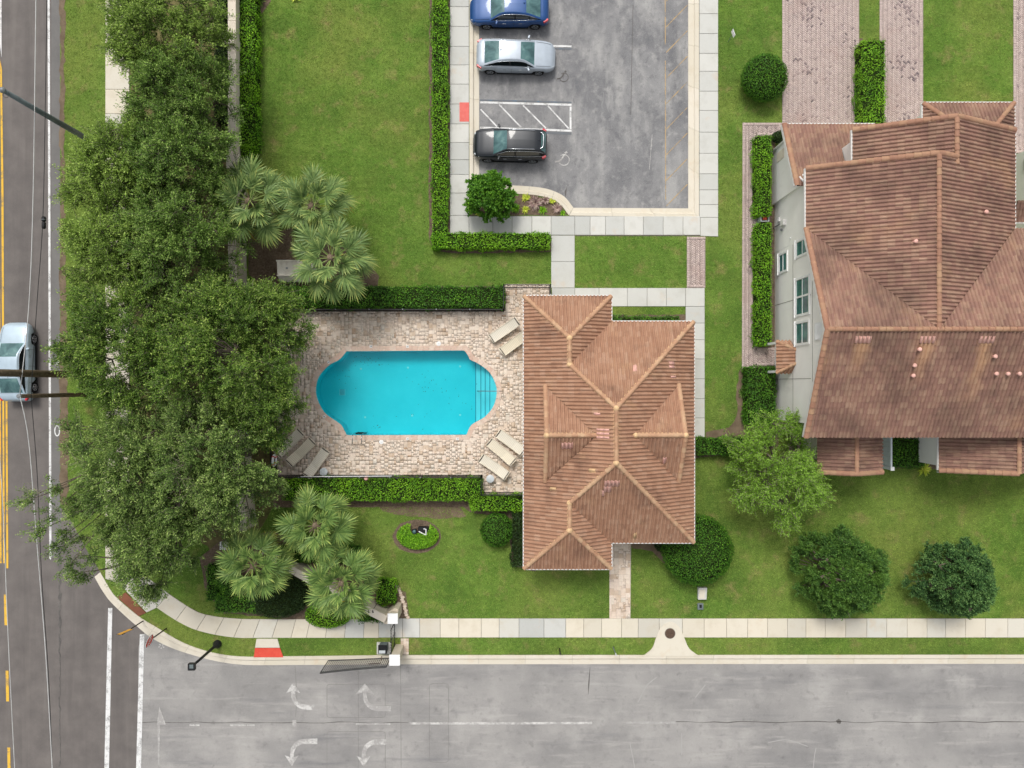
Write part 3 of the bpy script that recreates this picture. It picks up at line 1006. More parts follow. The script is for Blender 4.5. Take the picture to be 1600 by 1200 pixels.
walk_lot = walk_base('parking_sidewalk', [(703, -60), (733, -60), (733, 337), (1092, 337), (1092, -60), (1122, -60), (1122, 369), (898, 369), (898, 450), (1101, 450), (1101, 683), (1071, 683), (1071, 479), (862, 479), (862, 369), (703, 366)],
                     'pale grey concrete sidewalk around the parking lot and clubhouse')
ys = [-50, -20, 11, 42, 73, 102, 132, 163, 194, 223, 250, 273, 302, 337, 366]
for a, b in zip(ys[:-1], ys[1:]):
    slab([(703, a), (733, a), (733, b), (703, b)], walk_lot, M['slab_grey'])
xs = [733, 770, 800, 831, 861, 898, 922, 946, 975, 1005, 1036, 1067, 1094]
for a, b in zip(xs[:-1], xs[1:]):
    slab([(a, 338), (b, 338), (b, 367.5), (a, 367.5)], walk_lot, M['slab_grey'])
slab([(1094, 340), (1122, 340), (1122, 370), (1094, 369)], walk_lot, M['slab_grey'])
ys = [-50, -10, 22, 53, 84, 112, 143, 173, 207, 240, 272, 297, 320, 340]
for a, b in zip(ys[:-1], ys[1:]):
    slab([(1092.5, a), (1122, a), (1122, b), (1092.5, b)], walk_lot, M['slab_grey'])
for a, b in ((368, 409), (409, 450)):
    slab([(861, a), (898, a), (898, b), (861, b)], walk_lot, M['slab_grey'])
xs = [862, 898, 936, 980, 1011, 1041, 1071, 1101]
for a, b in zip(xs[:-1], xs[1:]):
    slab([(a, 450), (b, 450), (b, 479), (a, 479)], walk_lot, M['slab_grey'])
ys = [479, 505, 531, 561, 592, 623, 653, 683]
for a, b in zip(ys[:-1], ys[1:]):
    slab([(1071, a), (1101, a), (1101, b), (1071, b)], walk_lot, M['slab_grey'])
flat([(718, 160), (733, 160), (733, 190), (718, 190)], 0.056, 'tactile_pad', M['tactile_pink'], walk_lot)

walk_st = walk_base('street_sidewalk', [(592, 966), (1850, 966), (1850, 996), (592, 996)], 'cream concrete sidewalk beside the entrance road')
xs = [629, 656, 688, 717, 752, 780, 811, 850, 884, 912, 940, 971, 997, 1030, 1066, 1100, 1135, 1168, 1199, 1230, 1259, 1289, 1321, 1354, 1385, 1417, 1448, 1477, 1508, 1539, 1574, 1606, 1640]
for i, (a, b) in enumerate(zip(xs[:-1], xs[1:])):
    slab([(a, 966), (b, 966), (b, 996), (a, 996)], walk_st, M['slab_grey'] if i in (0, 6, 7) else M['slab_cream'])
for a, b in ((592, 611), (611, 629)):  # grey, not cream: the shade beneath the gate is put into the slab colour
    slab([(a, 966), (b, 966), (b, 996), (a, 996)], walk_st, M['slab_grey'])
# curved corner walk
up = [(264, 927.5), (302, 952), (327, 961), (368, 966), (420, 967), (592, 967)]
dn = [(245, 949.5), (280, 972), (314, 986.5), (366, 996), (420, 996.5), (592, 996.5)]
upc, dnc = resample(catmull(up, 6), 61), resample(catmull(dn, 6), 61)
walk_co = walk_base('corner_sidewalk', [tuple(p) for p in upc] + [tuple(p) for p in dnc[::-1]], 'cream concrete sidewalk curving round the street corner')
cuts = [0, 6, 12, 17, 22, 27, 32, 37, 41, 46, 51, 56, 60]
for i, (a, b) in enumerate(zip(cuts[:-1], cuts[1:])):
    slab([tuple(upc[k]) for k in range(a, b + 1)] + [tuple(dnc[k]) for k in range(b, a - 1, -1)], walk_co, M['slab_grey'] if i in (10,) else M['slab_cream'])
slab([(203, 893), (232, 903), (264, 927.5), (245, 949.5), (229.5, 957), (198, 924), (192, 915)], walk_co, M['slab_cream'])
slab([(197, 925), (229, 957.5), (217, 963), (183, 933)], walk_co, M['tactile_brown'], z=0.045, name='tactile_pad')
# ramp with the bright red pad
slab([(401, 997.5), (434, 997.5), (438, 1012), (398.5, 1012)], walk_co, M['slab_cream'], name='ramp_slab')
slab([(398.5, 1012), (438, 1012), (443.5, 1027), (396.5, 1027)], walk_co, M['tactile_red'], name='tactile_pad')
walk_w = walk_base('verge_sidewalk', [(165, -60), (203, -60), (203, 893), (190, 912), (165, 905)], 'cream concrete sidewalk running under the oak trees')
ys = list(range(-50, 900, 38))
for a, b in zip(ys[:-1], ys[1:]):
    slab([(165, a), (202.5, a), (202.5, b), (165, b)], walk_w, M['slab_cream'])
slab([(165, 862), (202.5, 862), (203, 892), (190, 913), (165, 904)], walk_w, M['slab_cream'])

# storm drain apron and cover
ap = [(1003, 1024.5)] + catmull([(1008, 1022), (1019, 1012), (1025, 996), (1033, 979), (1047, 971.5), (1060, 978), (1068, 994), (1076, 1012), (1088, 1022)], 5) + [(1093, 1024.5)]
apron = MB().prism(PP(ap), -0.05, 0.075).build('drain_apron', M['slab_cream'])
tag(apron, 'bell shaped cream concrete drain apron crossing the street sidewalk', 'drain apron')
HARD.append(PP(ap))
c0 = P(1046.5, 989)
MB().lathe([(0.33, 0), (0.33, 0.02)], (c0[0], c0[1], 0.072), 24).build('cover_ring', M['joint'], apron)
mh = MB().lathe([(0.30, 0), (0.30, 0.028), (0.27, 0.032), (0.0, 0.032)], (c0[0], c0[1], 0.072), 24).build('manhole_cover', M['manhole'], apron)
for k in range(-3, 4):
    w = math.sqrt(max(0, 0.25 ** 2 - (k * 0.07) ** 2))
    MB().cbox((c0[0], c0[1] + k * 0.07, 0.109), (2 * w, 0.02, 0.012)).build('cover_rib', M['manhole'], mh)


# ---------------------------------------------------------------- mulch and soil beds
def bed(name, px, label, mat='mulch', z=0.010, rough=1.2, seed=0):
    r = random.Random(seed)
    q = []
    for i in range(len(px)):
        a, b = px[i], px[(i + 1) % len(px)]
        n = max(1, int(math.hypot(b[0] - a[0], b[1] - a[1]) / 9))
        for k in range(n):
            t = k / n
            q.append((a[0] + (b[0] - a[0]) * t + r.uniform(-rough, rough), a[1] + (b[1] - a[1]) * t + r.uniform(-rough, rough)))
    o = setting(sheet(name, PP(q), z, M[mat]), label)
    HARD.append(PP(q))
    return o


bed('mulch_bed', [(671, -40), (704, -40), (703, 366), (862, 370), (862, 394), (705, 396), (680, 390), (670, 374)], 'dark mulch under the long clipped hedge by the parking sidewalk', seed=1)
bed('mulch_bed', [(366, -40), (425, -40), (424, 4), (408, 22), (404, 60), (402, 215), (396, 246), (366, 262)], 'dark mulch under the hedge beside the stone wall', seed=2)
bed('mulch_bed', [(388, 345), (430, 362), (480, 352), (560, 390), (592, 430), (588, 452), (430, 455), (388, 430)], 'dark mulch around the pool side palms', seed=3, rough=2)
bed('mulch_bed', [(425, 452), (792, 446), (792, 488), (425, 488)], 'dark mulch under the hedge north of the pool', seed=4, z=0.006)
bed('mulch_bed', [(426, 740), (758, 742), (822, 768), (822, 800), (812, 812), (735, 800), (722, 792), (426, 792)], 'dark mulch under the hedge south of the pool', seed=5, z=0.007)
bed('mulch_bed', [(204, -40), (356, -40), (356, 470), (366, 470), (430, 490), (433, 745), (424, 800), (390, 850), (330, 860), (262, 800), (206, 780)], 'leaf litter and soil under the oak trees', 'litter', seed=6, rough=2, z=0.004)
bed('mulch_bed', [(312, 872), (345, 845), (430, 830), (560, 890), (622, 918), (636, 960), (630, 985), (600, 975), (500, 972), (350, 958), (322, 925)], 'dark mulch around the entrance palms', seed=7, z=0.008)
bed('mulch_bed', [(652 + 38 * math.cos(t), 838 + 27 * math.sin(t)) for t in np.linspace(0, 2 * math.pi, 17)[:-1]], 'oval mulch bed in the small front lawn', seed=8)
bed('mulch_bed', [(752, 303), (812, 304), (836, 306), (855, 310), (873, 318), (888, 336), (734, 336.5), (734, 304)], 'mulched planting island at the parking corner', seed=9)
bed('mulch_bed', [(1182, 206), (1212, 206), (1212, 545), (1182, 545)], 'dark mulch under the hedges along the house wall', seed=10)
bed('soil_bed', [(1156, 576), (1172, 578), (1164, 612), (1164, 650), (1168, 690), (1102, 690), (1103, 676), (1138, 668), (1152, 650), (1150, 612)], 'worn dirt track beside the house hedge', 'soil', seed=11)
bed('mulch_bed', [(1166, 572), (1216, 572), (1216, 700), (1086, 716), (1086, 684), (1166, 684)], 'dark mulch under the hedge at the house corner', seed=12, z=0.006)
bed('mulch_bed', [(818, 800), (836, 800), (836, 892), (800, 884), (795, 830)], 'dark mulch along the clubhouse wall', seed=13, z=0.009)
bed('soil_bed', [(984, 846), (1040, 850), (1056, 880), (1042, 884), (1020, 862), (988, 856)], 'bare soil beside the clubhouse path', 'soil', seed=14)
bed('mulch_bed', [(952, 492), (1072, 492), (1072, 512), (952, 512)], 'dark mulch below the clubhouse eave', seed=15, z=0.006)
bed('soil_bed', [(1341, 60), (1348, 60), (1350, 196), (1341, 196)], 'bare soil strip beside the driveway hedge', 'soil', seed=16)
bed('soil_bed', [(94, -60), (102, -60), (101, 300), (106, 600), (108, 700), (106, 800), (94, 786)], 'dry brown soil strip along the main road', 'soil', seed=17, rough=2.2)
bed('soil_bed', [(590, 788), (720, 790), (728, 806), (690, 812), (640, 806), (600, 800)], 'worn dry soil below the pool hedge', 'soil', seed=18, rough=2.5, z=0.003)
HARD.pop()
bed('soil_bed', [(1378, 684), (1468, 684), (1468, 732), (1378, 732)], 'shaded soil patio strip behind the house', 'mulch', seed=19)


# ---------------------------------------------------------------- brick driveways in herringbone
def herring(name, px, label, w=0.1, gap=0.008, soldier=True):
    poly = ccw(PP(px))
    o = setting(sheet(name, poly, 0.02, M['brick_joint']), label)
    HARD.append(poly)
    P0 = np.array(poly)
    c = P0.mean(0)
    R = np.max(np.linalg.norm(P0 - c, axis=1)) + 0.5
    n = int(R / w) + 2
    ii, jj = np.meshgrid(np.arange(-n, n), np.arange(-n, n), indexing='ij')
    k = (ii - jj) % 4
    rects = []
    hmask = k == 0
    vmask = k == 2
    hx, hy = ii[hmask] * w, jj[hmask] * w
    vx, vy = ii[vmask] * w, (jj[vmask] - 1) * w
    x0 = np.r_[hx, vx]
    y0 = np.r_[hy, vy]
    sx = np.r_[np.full(len(hx), 2 * w), np.full(len(vx), w)]
    sy = np.r_[np.full(len(hx), w), np.full(len(vx), 2 * w)]
    ca = math.sqrt(0.5)

    def tw(x, y):
        return c[0] + (x - y) * ca, c[1] + (x + y) * ca
    cx, cy = tw(x0 + sx / 2, y0 + sy / 2)
    border = offset_poly(poly, -0.17)
    keep = inside(border, cx, cy)
    x0, y0, sx, sy = x0[keep], y0[keep], sx[keep], sy[keep]
    m = len(x0)
    z = 0.04 + rng.uniform(-0.003, 0.003, m)
    g = gap / 2
    corners = [(x0 + g, y0 + g), (x0 + sx - g, y0 + g), (x0 + sx - g, y0 + sy - g), (x0 + g, y0 + sy - g)]
    V = np.zeros((m, 8, 3))
    for q, (x, y) in enumerate(corners):
        X, Y = tw(x, y)
        V[:, q] = np.stack([X, Y, np.full(m, 0.0)], 1)
        V[:, q + 4] = np.stack([X, Y, z], 1)
    base = np.arange(m)[:, None] * 8
    quads = np.array([[4, 5, 6, 7], [0, 1, 5, 4], [1, 2, 6, 5], [2, 3, 7, 6], [3, 0, 4, 7]])
    F = (base[:, None, :] + quads[None]).reshape(-1, 4)
    t = rng.uniform(0, 0.9, m)
    dark = np.sin(cx[keep] * 2.1) + np.sin(cy[keep] * 1.7 + cx[keep]) + rng.normal(0, 0.9, m)
    t = np.where(dark > 2.3, rng.uniform(0.9, 1.0, m), t)
    tint = np.repeat(t, 5)
    stuff(npmesh('brick_field', V, F, M['brick'], o, tint))
    # soldier course round the edge: each brick laid across
    Vb, Tb = [], []
    for i in range(len(poly)):
        a, b = np.array(poly[i]), np.array(poly[(i + 1) % len(poly)])
        L = np.linalg.norm(b - a)
        u = (b - a) / L
        nn = np.array([-u[1], u[0]])
        cnt = max(1, int(L / 0.105))
        st = L / cnt
        for q in range(cnt):
            p0 = a + u * (q * st + 0.004)
            p1 = a + u * ((q + 1) * st - 0.004)
            e0, e1 = 0.006, 0.20
            pr = [p0 + nn * e0, p1 + nn * e0, p1 + nn * e1, p0 + nn * e1]
            zz = 0.045 + random.uniform(-0.003, 0.003)
            Vb.append([(p[0], p[1], 0.0) for p in pr] + [(p[0], p[1], zz) for p in pr])
            Tb.append(random.uniform(0, 0.85))
    Vb = np.array(Vb)
    m = len(Vb)
    F = ((np.arange(m) * 8)[:, None, None] + quads[None]).reshape(-1, 4)
    stuff(npmesh('edge_bricks', Vb.reshape(-1, 3), F, M['brick'], o, np.repeat(Tb, 5)))
    return o


herring('driveway', [(1222, -60), (1342, -60), (1342, 212), (1222, 212)], 'wide pinkish herringbone brick driveway of the house')
herring('driveway', [(1374, -60), (1442, -60), (1442, 200), (1374, 200)], 'narrow pinkish herringbone brick driveway beside the hedge')
herring('driveway', [(1583, -60), (1700, -60), (1700, 240), (1583, 240)], 'herringbone brick driveway at the edge of the neighbour plot')
herring('brick_path', [(1160, 192), (1222, 192), (1222, 213), (1183, 213), (1183, 543), (1214, 543), (1214, 571), (1183, 573), (1180, 578), (1159, 576)], 'narrow herringbone brick path along the house hedges')
herring('brick_path', [(1073, 370), (1102, 370), (1102, 450), (1073, 450)], 'short herringbone brick path joining the grey sidewalks')


# ---------------------------------------------------------------- travertine decks
def mesh_pavers(name, decks, label, holes=(), keep_hole=None, singles=300, seed=0, mod=0.2, parent_base=None):
    r = random.Random(seed)
    base = setting(sheet(name, decks[0], 0.030, M['deck_joint'], holes=holes), label)
    cells = set()
    allp = np.array([p for d in decks for p in d])
    x0, y0 = allp.min(0)
    x1, y1 = allp.max(0)
    nx, ny = int((x1 - x0) / mod) + 1, int((y1 - y0) / mod) + 1
    GX, GY = np.meshgrid(x0 + (np.arange(nx) + 0.5) * mod, y0 + (np.arange(ny) + 0.5) * mod, indexing='ij')
    ok = np.zeros(GX.shape, bool)
    for d in decks:
        ok |= inside(d, GX, GY)
    if keep_hole is not None:
        ok &= ~inside(keep_hole, GX, GY)
    used = ~ok
    rects = []
    for j in range(ny):
        for i in range(nx):
            if used[i, j]:
                continue
            opts = [(2, 2)] * 4 + [(3, 2)] * 2 + [(2, 3)] * 2 + [(2, 1)] * 2 + [(1, 2)] * 2 + [(1, 1)]
            r.shuffle(opts)
            for (a, b) in opts + [(1, 1)]:
                if i + a <= nx and j + b <= ny and not used[i:i + a, j:j + b].any():
                    used[i:i + a, j:j + b] = True
                    rects.append((x0 + i * mod, y0 + j * mod, a * mod, b * mod))
                    break
    rects.sort(key=lambda q: -q[2] * q[3] + r.uniform(0, 0.03))
    meshes = {}
    g = 0.004
    rest_v, rest_t = [], []
    for q, (x, y, w, h) in enumerate(rects):
        zz = 0.05 + r.uniform(-0.002, 0.002)
        t = r.random() ** 1.25
        if q < singles:
            key = (round(w / mod), round(h / mod))
            if key not in meshes:
                mb = MB()
                a, b = w / 2 - g, h / 2 - g
                e = 0.004
                mb.v = [(-a, -b, -0.03), (a, -b, -0.03), (a, b, -0.03), (-a, b, -0.03), (-a, -b, -e), (a, -b, -e), (a, b, -e), (-a, b, -e), (-a + e, -b + e, 0), (a - e, -b + e, 0), (a - e, b - e, 0), (-a + e, b - e, 0)]
                mb.f = [(0, 1, 5, 4), (1, 2, 6, 5), (2, 3, 7, 6), (3, 0, 4, 7), (4, 5, 9, 8), (5, 6, 10, 9), (6, 7, 11, 10), (7, 4, 8, 11), (8, 9, 10, 11)]
                me = bpy.data.meshes.new('paver')
                me.from_pydata(mb.v, [], mb.f)
                me.materials.append(M['paver_obj'])
                meshes[key] = me
            o = bpy.data.objects.new('paver', meshes[key])
            COL.objects.link(o)
            o.parent = base
            o.location = (x + w / 2, y + h / 2, zz)
        else:
            rest_v.append([(x + g, y + g, 0.0), (x + w - g, y + g, 0), (x + w - g, y + h - g, 0), (x + g, y + h - g, 0),
                           (x + g, y + g, zz), (x + w - g, y + g, zz), (x + w - g, y + h - g, zz), (x + g, y + h - g, zz)])
            rest_t.append(t)
    if rest_v:
        quads = np.array([[4, 5, 6, 7], [0, 1, 5, 4], [1, 2, 6, 5], [2, 3, 7, 6], [3, 0, 4, 7]])
        m = len(rest_v)
        F = ((np.arange(m) * 8)[:, None, None] + quads[None]).reshape(-1, 4)
        stuff(npmesh('paver_field', np.array(rest_v).reshape(-1, 3), F, M['paver'], base, np.repeat(rest_t, 5)))
    return base


deck_px = [(433, 486), (789, 486), (789, 445), (860, 445), (860, 466), (850, 466), (850, 774), (754, 774), (754, 743), (433, 743)]
DECK = ccw(PP(deck_px))
HARD.append(DECK)
deck = mesh_pavers('pool_deck', [DECK], 'cream and tan travertine pool deck', holes=[offset_poly(POOL, 0.12)], keep_hole=offset_poly(POOL, 0.15), singles=300, seed=4, mod=0.12)
path = mesh_pavers('stone_path', [PP([(953, 845), (986, 845), (985, 966), (952, 966)])], 'pale travertine path from the clubhouse to the street', singles=60, seed=9, mod=0.145)
HARD.append(rect(953, 845, 986, 966))

# ---------------------------------------------------------------- the pool
pool = thing('swimming_pool', 'turquoise swimming pool with rounded ends set in travertine', 'swimming pool', (*P(635, 614), 0))
WL = -0.07
FL = -1.1
mb = MB()
m = len(POOL)
mb.v = [(a, b, 0.0) for a, b in POOL] + [(a, b, FL) for a, b in POOL]
mb.f = [(i, m + i, m + (i + 1) % m, (i + 1) % m) for i in range(m)]
mb.build('pool_wall', M['pool_plaster'], pool)
sheet('pool_floor', POOL, FL, M['pool_plaster'], parent=pool)
# outer skin so the basin is a closed shell in the ground
water = sheet('water', POOL, WL, M['water'], parent=pool)


def clip_x(poly, xmin):
    out = []
    n = len(poly)
    for i in range(n):
        a, b = poly[i], poly[(i + 1) % n]
        ia, ib = a[0] >= xmin, b[0] >= xmin
        if ia:
            out.append(a)
        if ia != ib:
            t = (xmin - a[0]) / (b[0] - a[0])
            out.append((xmin, a[1] + (b[1] - a[1]) * t))
    return out


for xpx, z in ((742, -0.85), (750.5, -0.62), (757.6, -0.42), (765, -0.24)):
    xm = P(xpx, 600)[0] * (H - WL) / H
    q = clip_x(offset_poly(POOL, -0.004), xm)
    st = MB().prism(q, FL + 0.01, z).build('pool_step', M['pool_step'], pool)
    yy = [p[1] for p in q if abs(p[0] - xm) < 1e-6]
    MB().box(xm - 0.012, xm + 0.03, min(yy), max(yy), z - 0.05, z + 0.008).build('step_edge', M['pool_line'], st)
# coping stones
outer = offset_poly(POOL, 0.30)
cumul = np.r_[0, np.cumsum([math.dist(POOL[i], POOL[(i + 1) % m]) for i in range(m)])]
per = cumul[-1]
NC = 84
closedI = np.array(POOL + [POOL[0]])
closedO = np.array(outer + [outer[0]])


def at_len(s, arr):
    return np.array([np.interp(s % per, cumul, arr[:, 0]), np.interp(s % per, cumul, arr[:, 1])])


for k in range(NC):
    s0, s1 = per * k / NC + 0.006, per * (k + 1) / NC - 0.006
    ss = [s0, (s0 + s1) / 2, s1]
    qi = [at_len(s, closedI) for s in ss]
    qo = [at_len(s, closedO) for s in ss]
    poly = [tuple(p) for p in qi] + [tuple(p) for p in reversed(qo)]
    poly = [(a, b) for a, b in poly]
    MB().prism(poly, -0.06, 0.062 + 0.004 * math.sin(k * 3.7)).build('coping_stone', M['coping'], pool)
# floor drain and lights
d0 = P(535, 613, FL)
dr = MB().cbox((d0[0], d0[1], FL + 0.015), (0.38, 0.38, 0.03)).build('drain', M['pool_step'], pool)
for k in range(5):
    MB().cbox((d0[0], d0[1] - 0.15 + k * 0.075, FL + 0.034), (0.3, 0.025, 0.008)).build('drain_slot', M['pool_line'], dr)
for (a, b) in ((564, 576.5), (637.5, 574.5), (719, 572.5), (570.5, 652), (644, 649.5), (719, 648.5)):
    c0 = P(a, b, FL)
    MB().lathe([(0.07, 0), (0.07, 0.02), (0.05, 0.03)], (c0[0], c0[1], FL), 12).build('floor_jet', M['white'], pool)
# ladder and hand rail
for dx in (0, 14):
    a, b = P(555 + dx, 694), P(555 + dx, 678)
    MB().tube(catmull([(a[0], a[1], 0.05), (a[0], a[1] + 0.04, 0.6), (a[0], a[1] + 0.3, 0.78), (a[0], b[1] + 0.02, 0.6), (a[0], b[1] + 0.05, -0.4), (a[0], b[1] + 0.05, -1.0)], 4), 0.024, 8).build('ladder_rail', M['steel'], pool, True)
a, b = P(555, 677.5), P(569, 677.5)
for z in (-0.12, -0.45, -0.8):
    MB().cbox(((a[0] + b[0]) / 2, a[1], z), (b[0] - a[0], 0.09, 0.03)).build('ladder_step', M['black_plastic'], pool)
a, b = P(785, 611), P(746, 611)
MB().tube(catmull([(a[0], a[1], 0.05), (a[0] - 0.05, a[1], 0.72), (a[0] - 0.3, a[1], 0.85), (b[0] + 0.3, a[1], 0.45), (b[0], a[1], 0.2), (b[0], a[1], -0.9)], 4), 0.024, 8).build('hand_rail', M['steel'], pool, True)
# depth tiles set in the coping
for (px, py, rz) in ((637, 541.5, 0), (637, 685.5, 0), (507, 651, 0.7), (514, 566, -0.7), (715, 685.5, 0), (580, 541.5, 0)):
    q = P(px, py)
    t = MB().cbox((q[0], q[1], 0.07), (0.17, 0.15, 0.012), rz).build('depth_tile', M['white'], pool)
    MB().cbox((q[0] - 0.03, q[1], 0.0785), (0.02, 0.08, 0.006), rz).build('depth_mark', M['black_plastic'], t)
    MB().cbox((q[0] + 0.03, q[1], 0.0785), (0.03, 0.08, 0.006), rz).build('depth_mark', M['black_plastic'], t)
# fallen leaves on the water
fl_v = []
for (cx, cy, sx, sy, nn) in ((575, 563, 26, 11, 26), (535, 590, 22, 14, 10), (668, 600, 30, 16, 20), (720, 620, 26, 26, 14), (590, 667, 12, 5, 9), (640, 645, 50, 20, 9), (735, 672, 6, 4, 4)):
    for _ in range(nn):
        q = P(cx + rr.gauss(0, sx * 0.5), cy + rr.gauss(0, sy * 0.5), WL)
        if not inside(offset_poly(POOL, -0.1), np.array([q[0]]), np.array([q[1]]))[0]:
            continue
        t = rr.uniform(0, 3.14)
        l, w = rr.uniform(0.02, 0.05), rr.uniform(0.012, 0.022)
        c_, s_ = math.cos(t), math.sin(t)
        fl_v += [(q[0] + c_ * l, q[1] + s_ * l, WL + 0.006), (q[0] - s_ * w, q[1] + c_ * w, WL + 0.008), (q[0] - c_ * l, q[1] - s_ * l, WL + 0.006), (q[0] + s_ * w, q[1] - c_ * w, WL + 0.008)]
fl = npmesh('fallen_leaves', fl_v, np.arange(len(fl_v)).reshape(-1, 4), M['twig_dark'])
stuff(fl, 'dark fallen leaves floating on the pool water')
# skimmer lids
for (px, py) in ((685.5, 537), (596, 690.5)):
    q = P(px, py)
    sk = MB().lathe([(0.14, 0), (0.14, 0.008), (0.12, 0.014), (0.03, 0.014), (0.02, 0.02)], (q[0], q[1], 0.05), 20).build('skimmer_lid', M['white'], pool)
    MB().cbox((q[0], q[1], 0.07), (0.1, 0.015, 0.01)).build('lid_grip', M['table_grey'], sk)


# ================================================================ TILED ROOFS
TW, TE = 0.21, 0.36            # tile width and exposed length
TPROF = [(0.0, 0.0), (0.10, 0.040), (0.26, 0.074), (0.48, 0.076), (0.64, 0.042), (0.74, 0.0), (1.0, 0.0)]


def tile_verts():
    """one barrel tile: 2 rows + the lip under its lower edge; local a, b, h"""
    top, low, lip = [], [], []
    for (a, h) in TPROF:
        low.append((a * TW, 0.0, h + 0.030))
        top.append((a * TW, TE + 0.02, h + 0.004))
        lip.append((a * TW, 0.0, h - 0.012))
    V = np.array(lip + low + top)
    k = len(TPROF)
    F = []
    for i in range(k - 1):
        F.append((i, i + 1, k + i + 1, k + i))
        F.append((k + i, k + i + 1, 2 * k + i + 1, 2 * k + i))
    return V, np.array(F)


TV, TF = tile_verts()


class Roof:
    def __init__(self, root, mat, mat_obj, singles, seed):
        self.root, self.mat, self.mat_obj, self.singles = root, mat, mat_obj, singles
        self.full = []            # (matrix) of whole tiles
        self.cutV, self.cutF, self.cutT = [], [], []
        self.r = random.Random(seed)
        self.deckb = MB()

    def slope(self, polys, p0, up, z0, s):
        """polys: convex plan polygons of one roof plane rising from p0 along the unit plan vector up with slope s"""
        up = np.array(up, float)
        u = np.array([up[1], -up[0]])
        th = math.atan(s)
        U = np.array([u[0], u[1], 0.0])
        Vv = np.array([up[0] * math.cos(th), up[1] * math.cos(th), math.sin(th)])
        N = np.cross(U, Vv)
        if N[2] < 0:
            U, u = -U, -u
            N = np.cross(U, Vv)
        O = np.array([p0[0], p0[1], z0])
        ct = math.cos(th)
        for poly in polys:
            poly = ccw(poly)
            # deck under the tiles
            pv = [(x, y, z0 + s * float(np.dot(np.array([x, y]) - np.array(p0), up)) - 0.02) for x, y in poly]
            self.deckb.add(pv, [tuple(range(len(pv)))])
            ab = [(float(np.dot(np.array(q) - p0, u)), float(np.dot(np.array(q) - p0, up)) / ct) for q in poly]
            amin, amax = min(a for a, b in ab), max(a for a, b in ab)
            bmin, bmax = min(b for a, b in ab), max(b for a, b in ab)
            bm = bmesh.new()
            any_cut = False
            tl = bm.faces.layers.float.new('tint')
            for j in range(math.floor(bmin / TE + 1e-4), math.ceil(bmax / TE)):
                for i in range(math.floor(amin / TW), math.ceil(amax / TW)):
                    b0 = j * TE
                    xs = np.array([i * TW, (i + 1) * TW, (i + 1) * TW, i * TW])
                    ys = np.array([b0, b0, b0 + TE, b0 + TE])
                    X = p0[0] + xs * u[0] + ys * ct * up[0]
                    Y = p0[1] + xs * u[1] + ys * ct * up[1]
                    # all corners inside?
                    cen = np.array([X.mean(), Y.mean()])
                    Xs, Ys = cen[0] + (X - cen[0]) * 0.99, cen[1] + (Y - cen[1]) * 0.99
                    ins = self.conv(poly, Xs, Ys)
                    if ins.all():
                        lift = self.r.uniform(-0.004, 0.008)
                        o = O + U * (i * TW) + Vv * b0 + N * lift
                        self.full.append((o, U, Vv, N))
                    else:
                        # does it overlap at all?
                        gx, gy = np.meshgrid(np.linspace(0, 1, 4), np.linspace(0, 1, 4))
                        A = (i + gx.ravel()) * TW
                        B = b0 + gy.ravel() * TE
                        if not self.conv(poly, p0[0] + A * u[0] + B * ct * up[0], p0[1] + A * u[1] + B * ct * up[1]).any():
                            continue
                        any_cut = True
                        L = TV + np.array([i * TW, b0, 0])
                        W = O + L[:, 0:1] * U + L[:, 1:2] * Vv + L[:, 2:3] * N
                        bv = [bm.verts.new(w) for w in W]
                        t = self.r.random()
                        for f in TF:
                            bm.faces.new([bv[q] for q in f])[tl] = t
            if any_cut:
                n = len(poly)
                for q in range(n):
                    a, b = poly[q], poly[(q + 1) % n]
                    ba = float(np.dot(np.array(a) - p0, up))
                    bb = float(np.dot(np.array(b) - p0, up))
                    if ba < 0.02 and bb < 0.02:
                        continue
                    d = (b[0] - a[0], b[1] - a[1])
                    bmesh.ops.bisect_plane(bm, geom=bm.verts[:] + bm.edges[:] + bm.faces[:], plane_co=(a[0], a[1], 0), plane_no=Vector((d[1], -d[0], 0)).normalized(), clear_outer=True)
                bm.verts.index_update()
                n0 = len(self.cutV)
                self.cutV += [tuple(v.co) for v in bm.verts]
                for f in bm.faces:
                    self.cutF.append(tuple(v.index + n0 for v in f.verts))
                    self.cutT.append(f[tl])
            bm.free()

    @staticmethod
    def conv(poly, X, Y):
        ok = np.ones(len(X), bool)
        n = len(poly)
        for q in range(n):
            a, b = poly[q], poly[(q + 1) % n]
            ok &= ((b[0] - a[0]) * (Y - a[1]) - (b[1] - a[1]) * (X - a[0])) > -1e-6
        return ok

    def done(self):
        self.deckb.build('roof_deck', M['underlay'], self.root)
        self.full.sort(key=lambda q: -q[0][2])
        me = bpy.data.meshes.new('roof_tile')
        me.from_pydata([tuple(v) for v in TV], [], [tuple(f) for f in TF])
        for p in me.polygons:
            p.use_smooth = True
        me.set_sharp_from_angle(angle=math.radians(50))
        me.materials.append(self.mat_obj)
        W = world_of(self.root).inverted()
        step = max(1, len(self.full) // 1)
        for (o, U, Vv, N) in self.full[:self.singles]:
            mt = Matrix(((U[0], Vv[0], N[0], o[0]), (U[1], Vv[1], N[1], o[1]), (U[2], Vv[2], N[2], o[2]), (0, 0, 0, 1)))
            t = bpy.data.objects.new('roof_tile', me)
            COL.objects.link(t)
            t.parent = self.root
            t.matrix_parent_inverse = W
            t.matrix_basis = mt
        rest = self.full[self.singles:]
        V, F, T = [], [], []
        for q, (o, U, Vv, N) in enumerate(rest):
            V.append(o + TV[:, 0:1] * U + TV[:, 1:2] * Vv + TV[:, 2:3] * N)
            F.append(TF + q * len(TV))
            T.append(np.full(len(TF), self.r.random()))
        if V:
            ob = stuff(npmesh('roof_tiles', np.concatenate(V), np.concatenate(F), self.mat, self.root, np.concatenate(T), smooth=True))
            ob.data.set_sharp_from_angle(angle=math.radians(50))
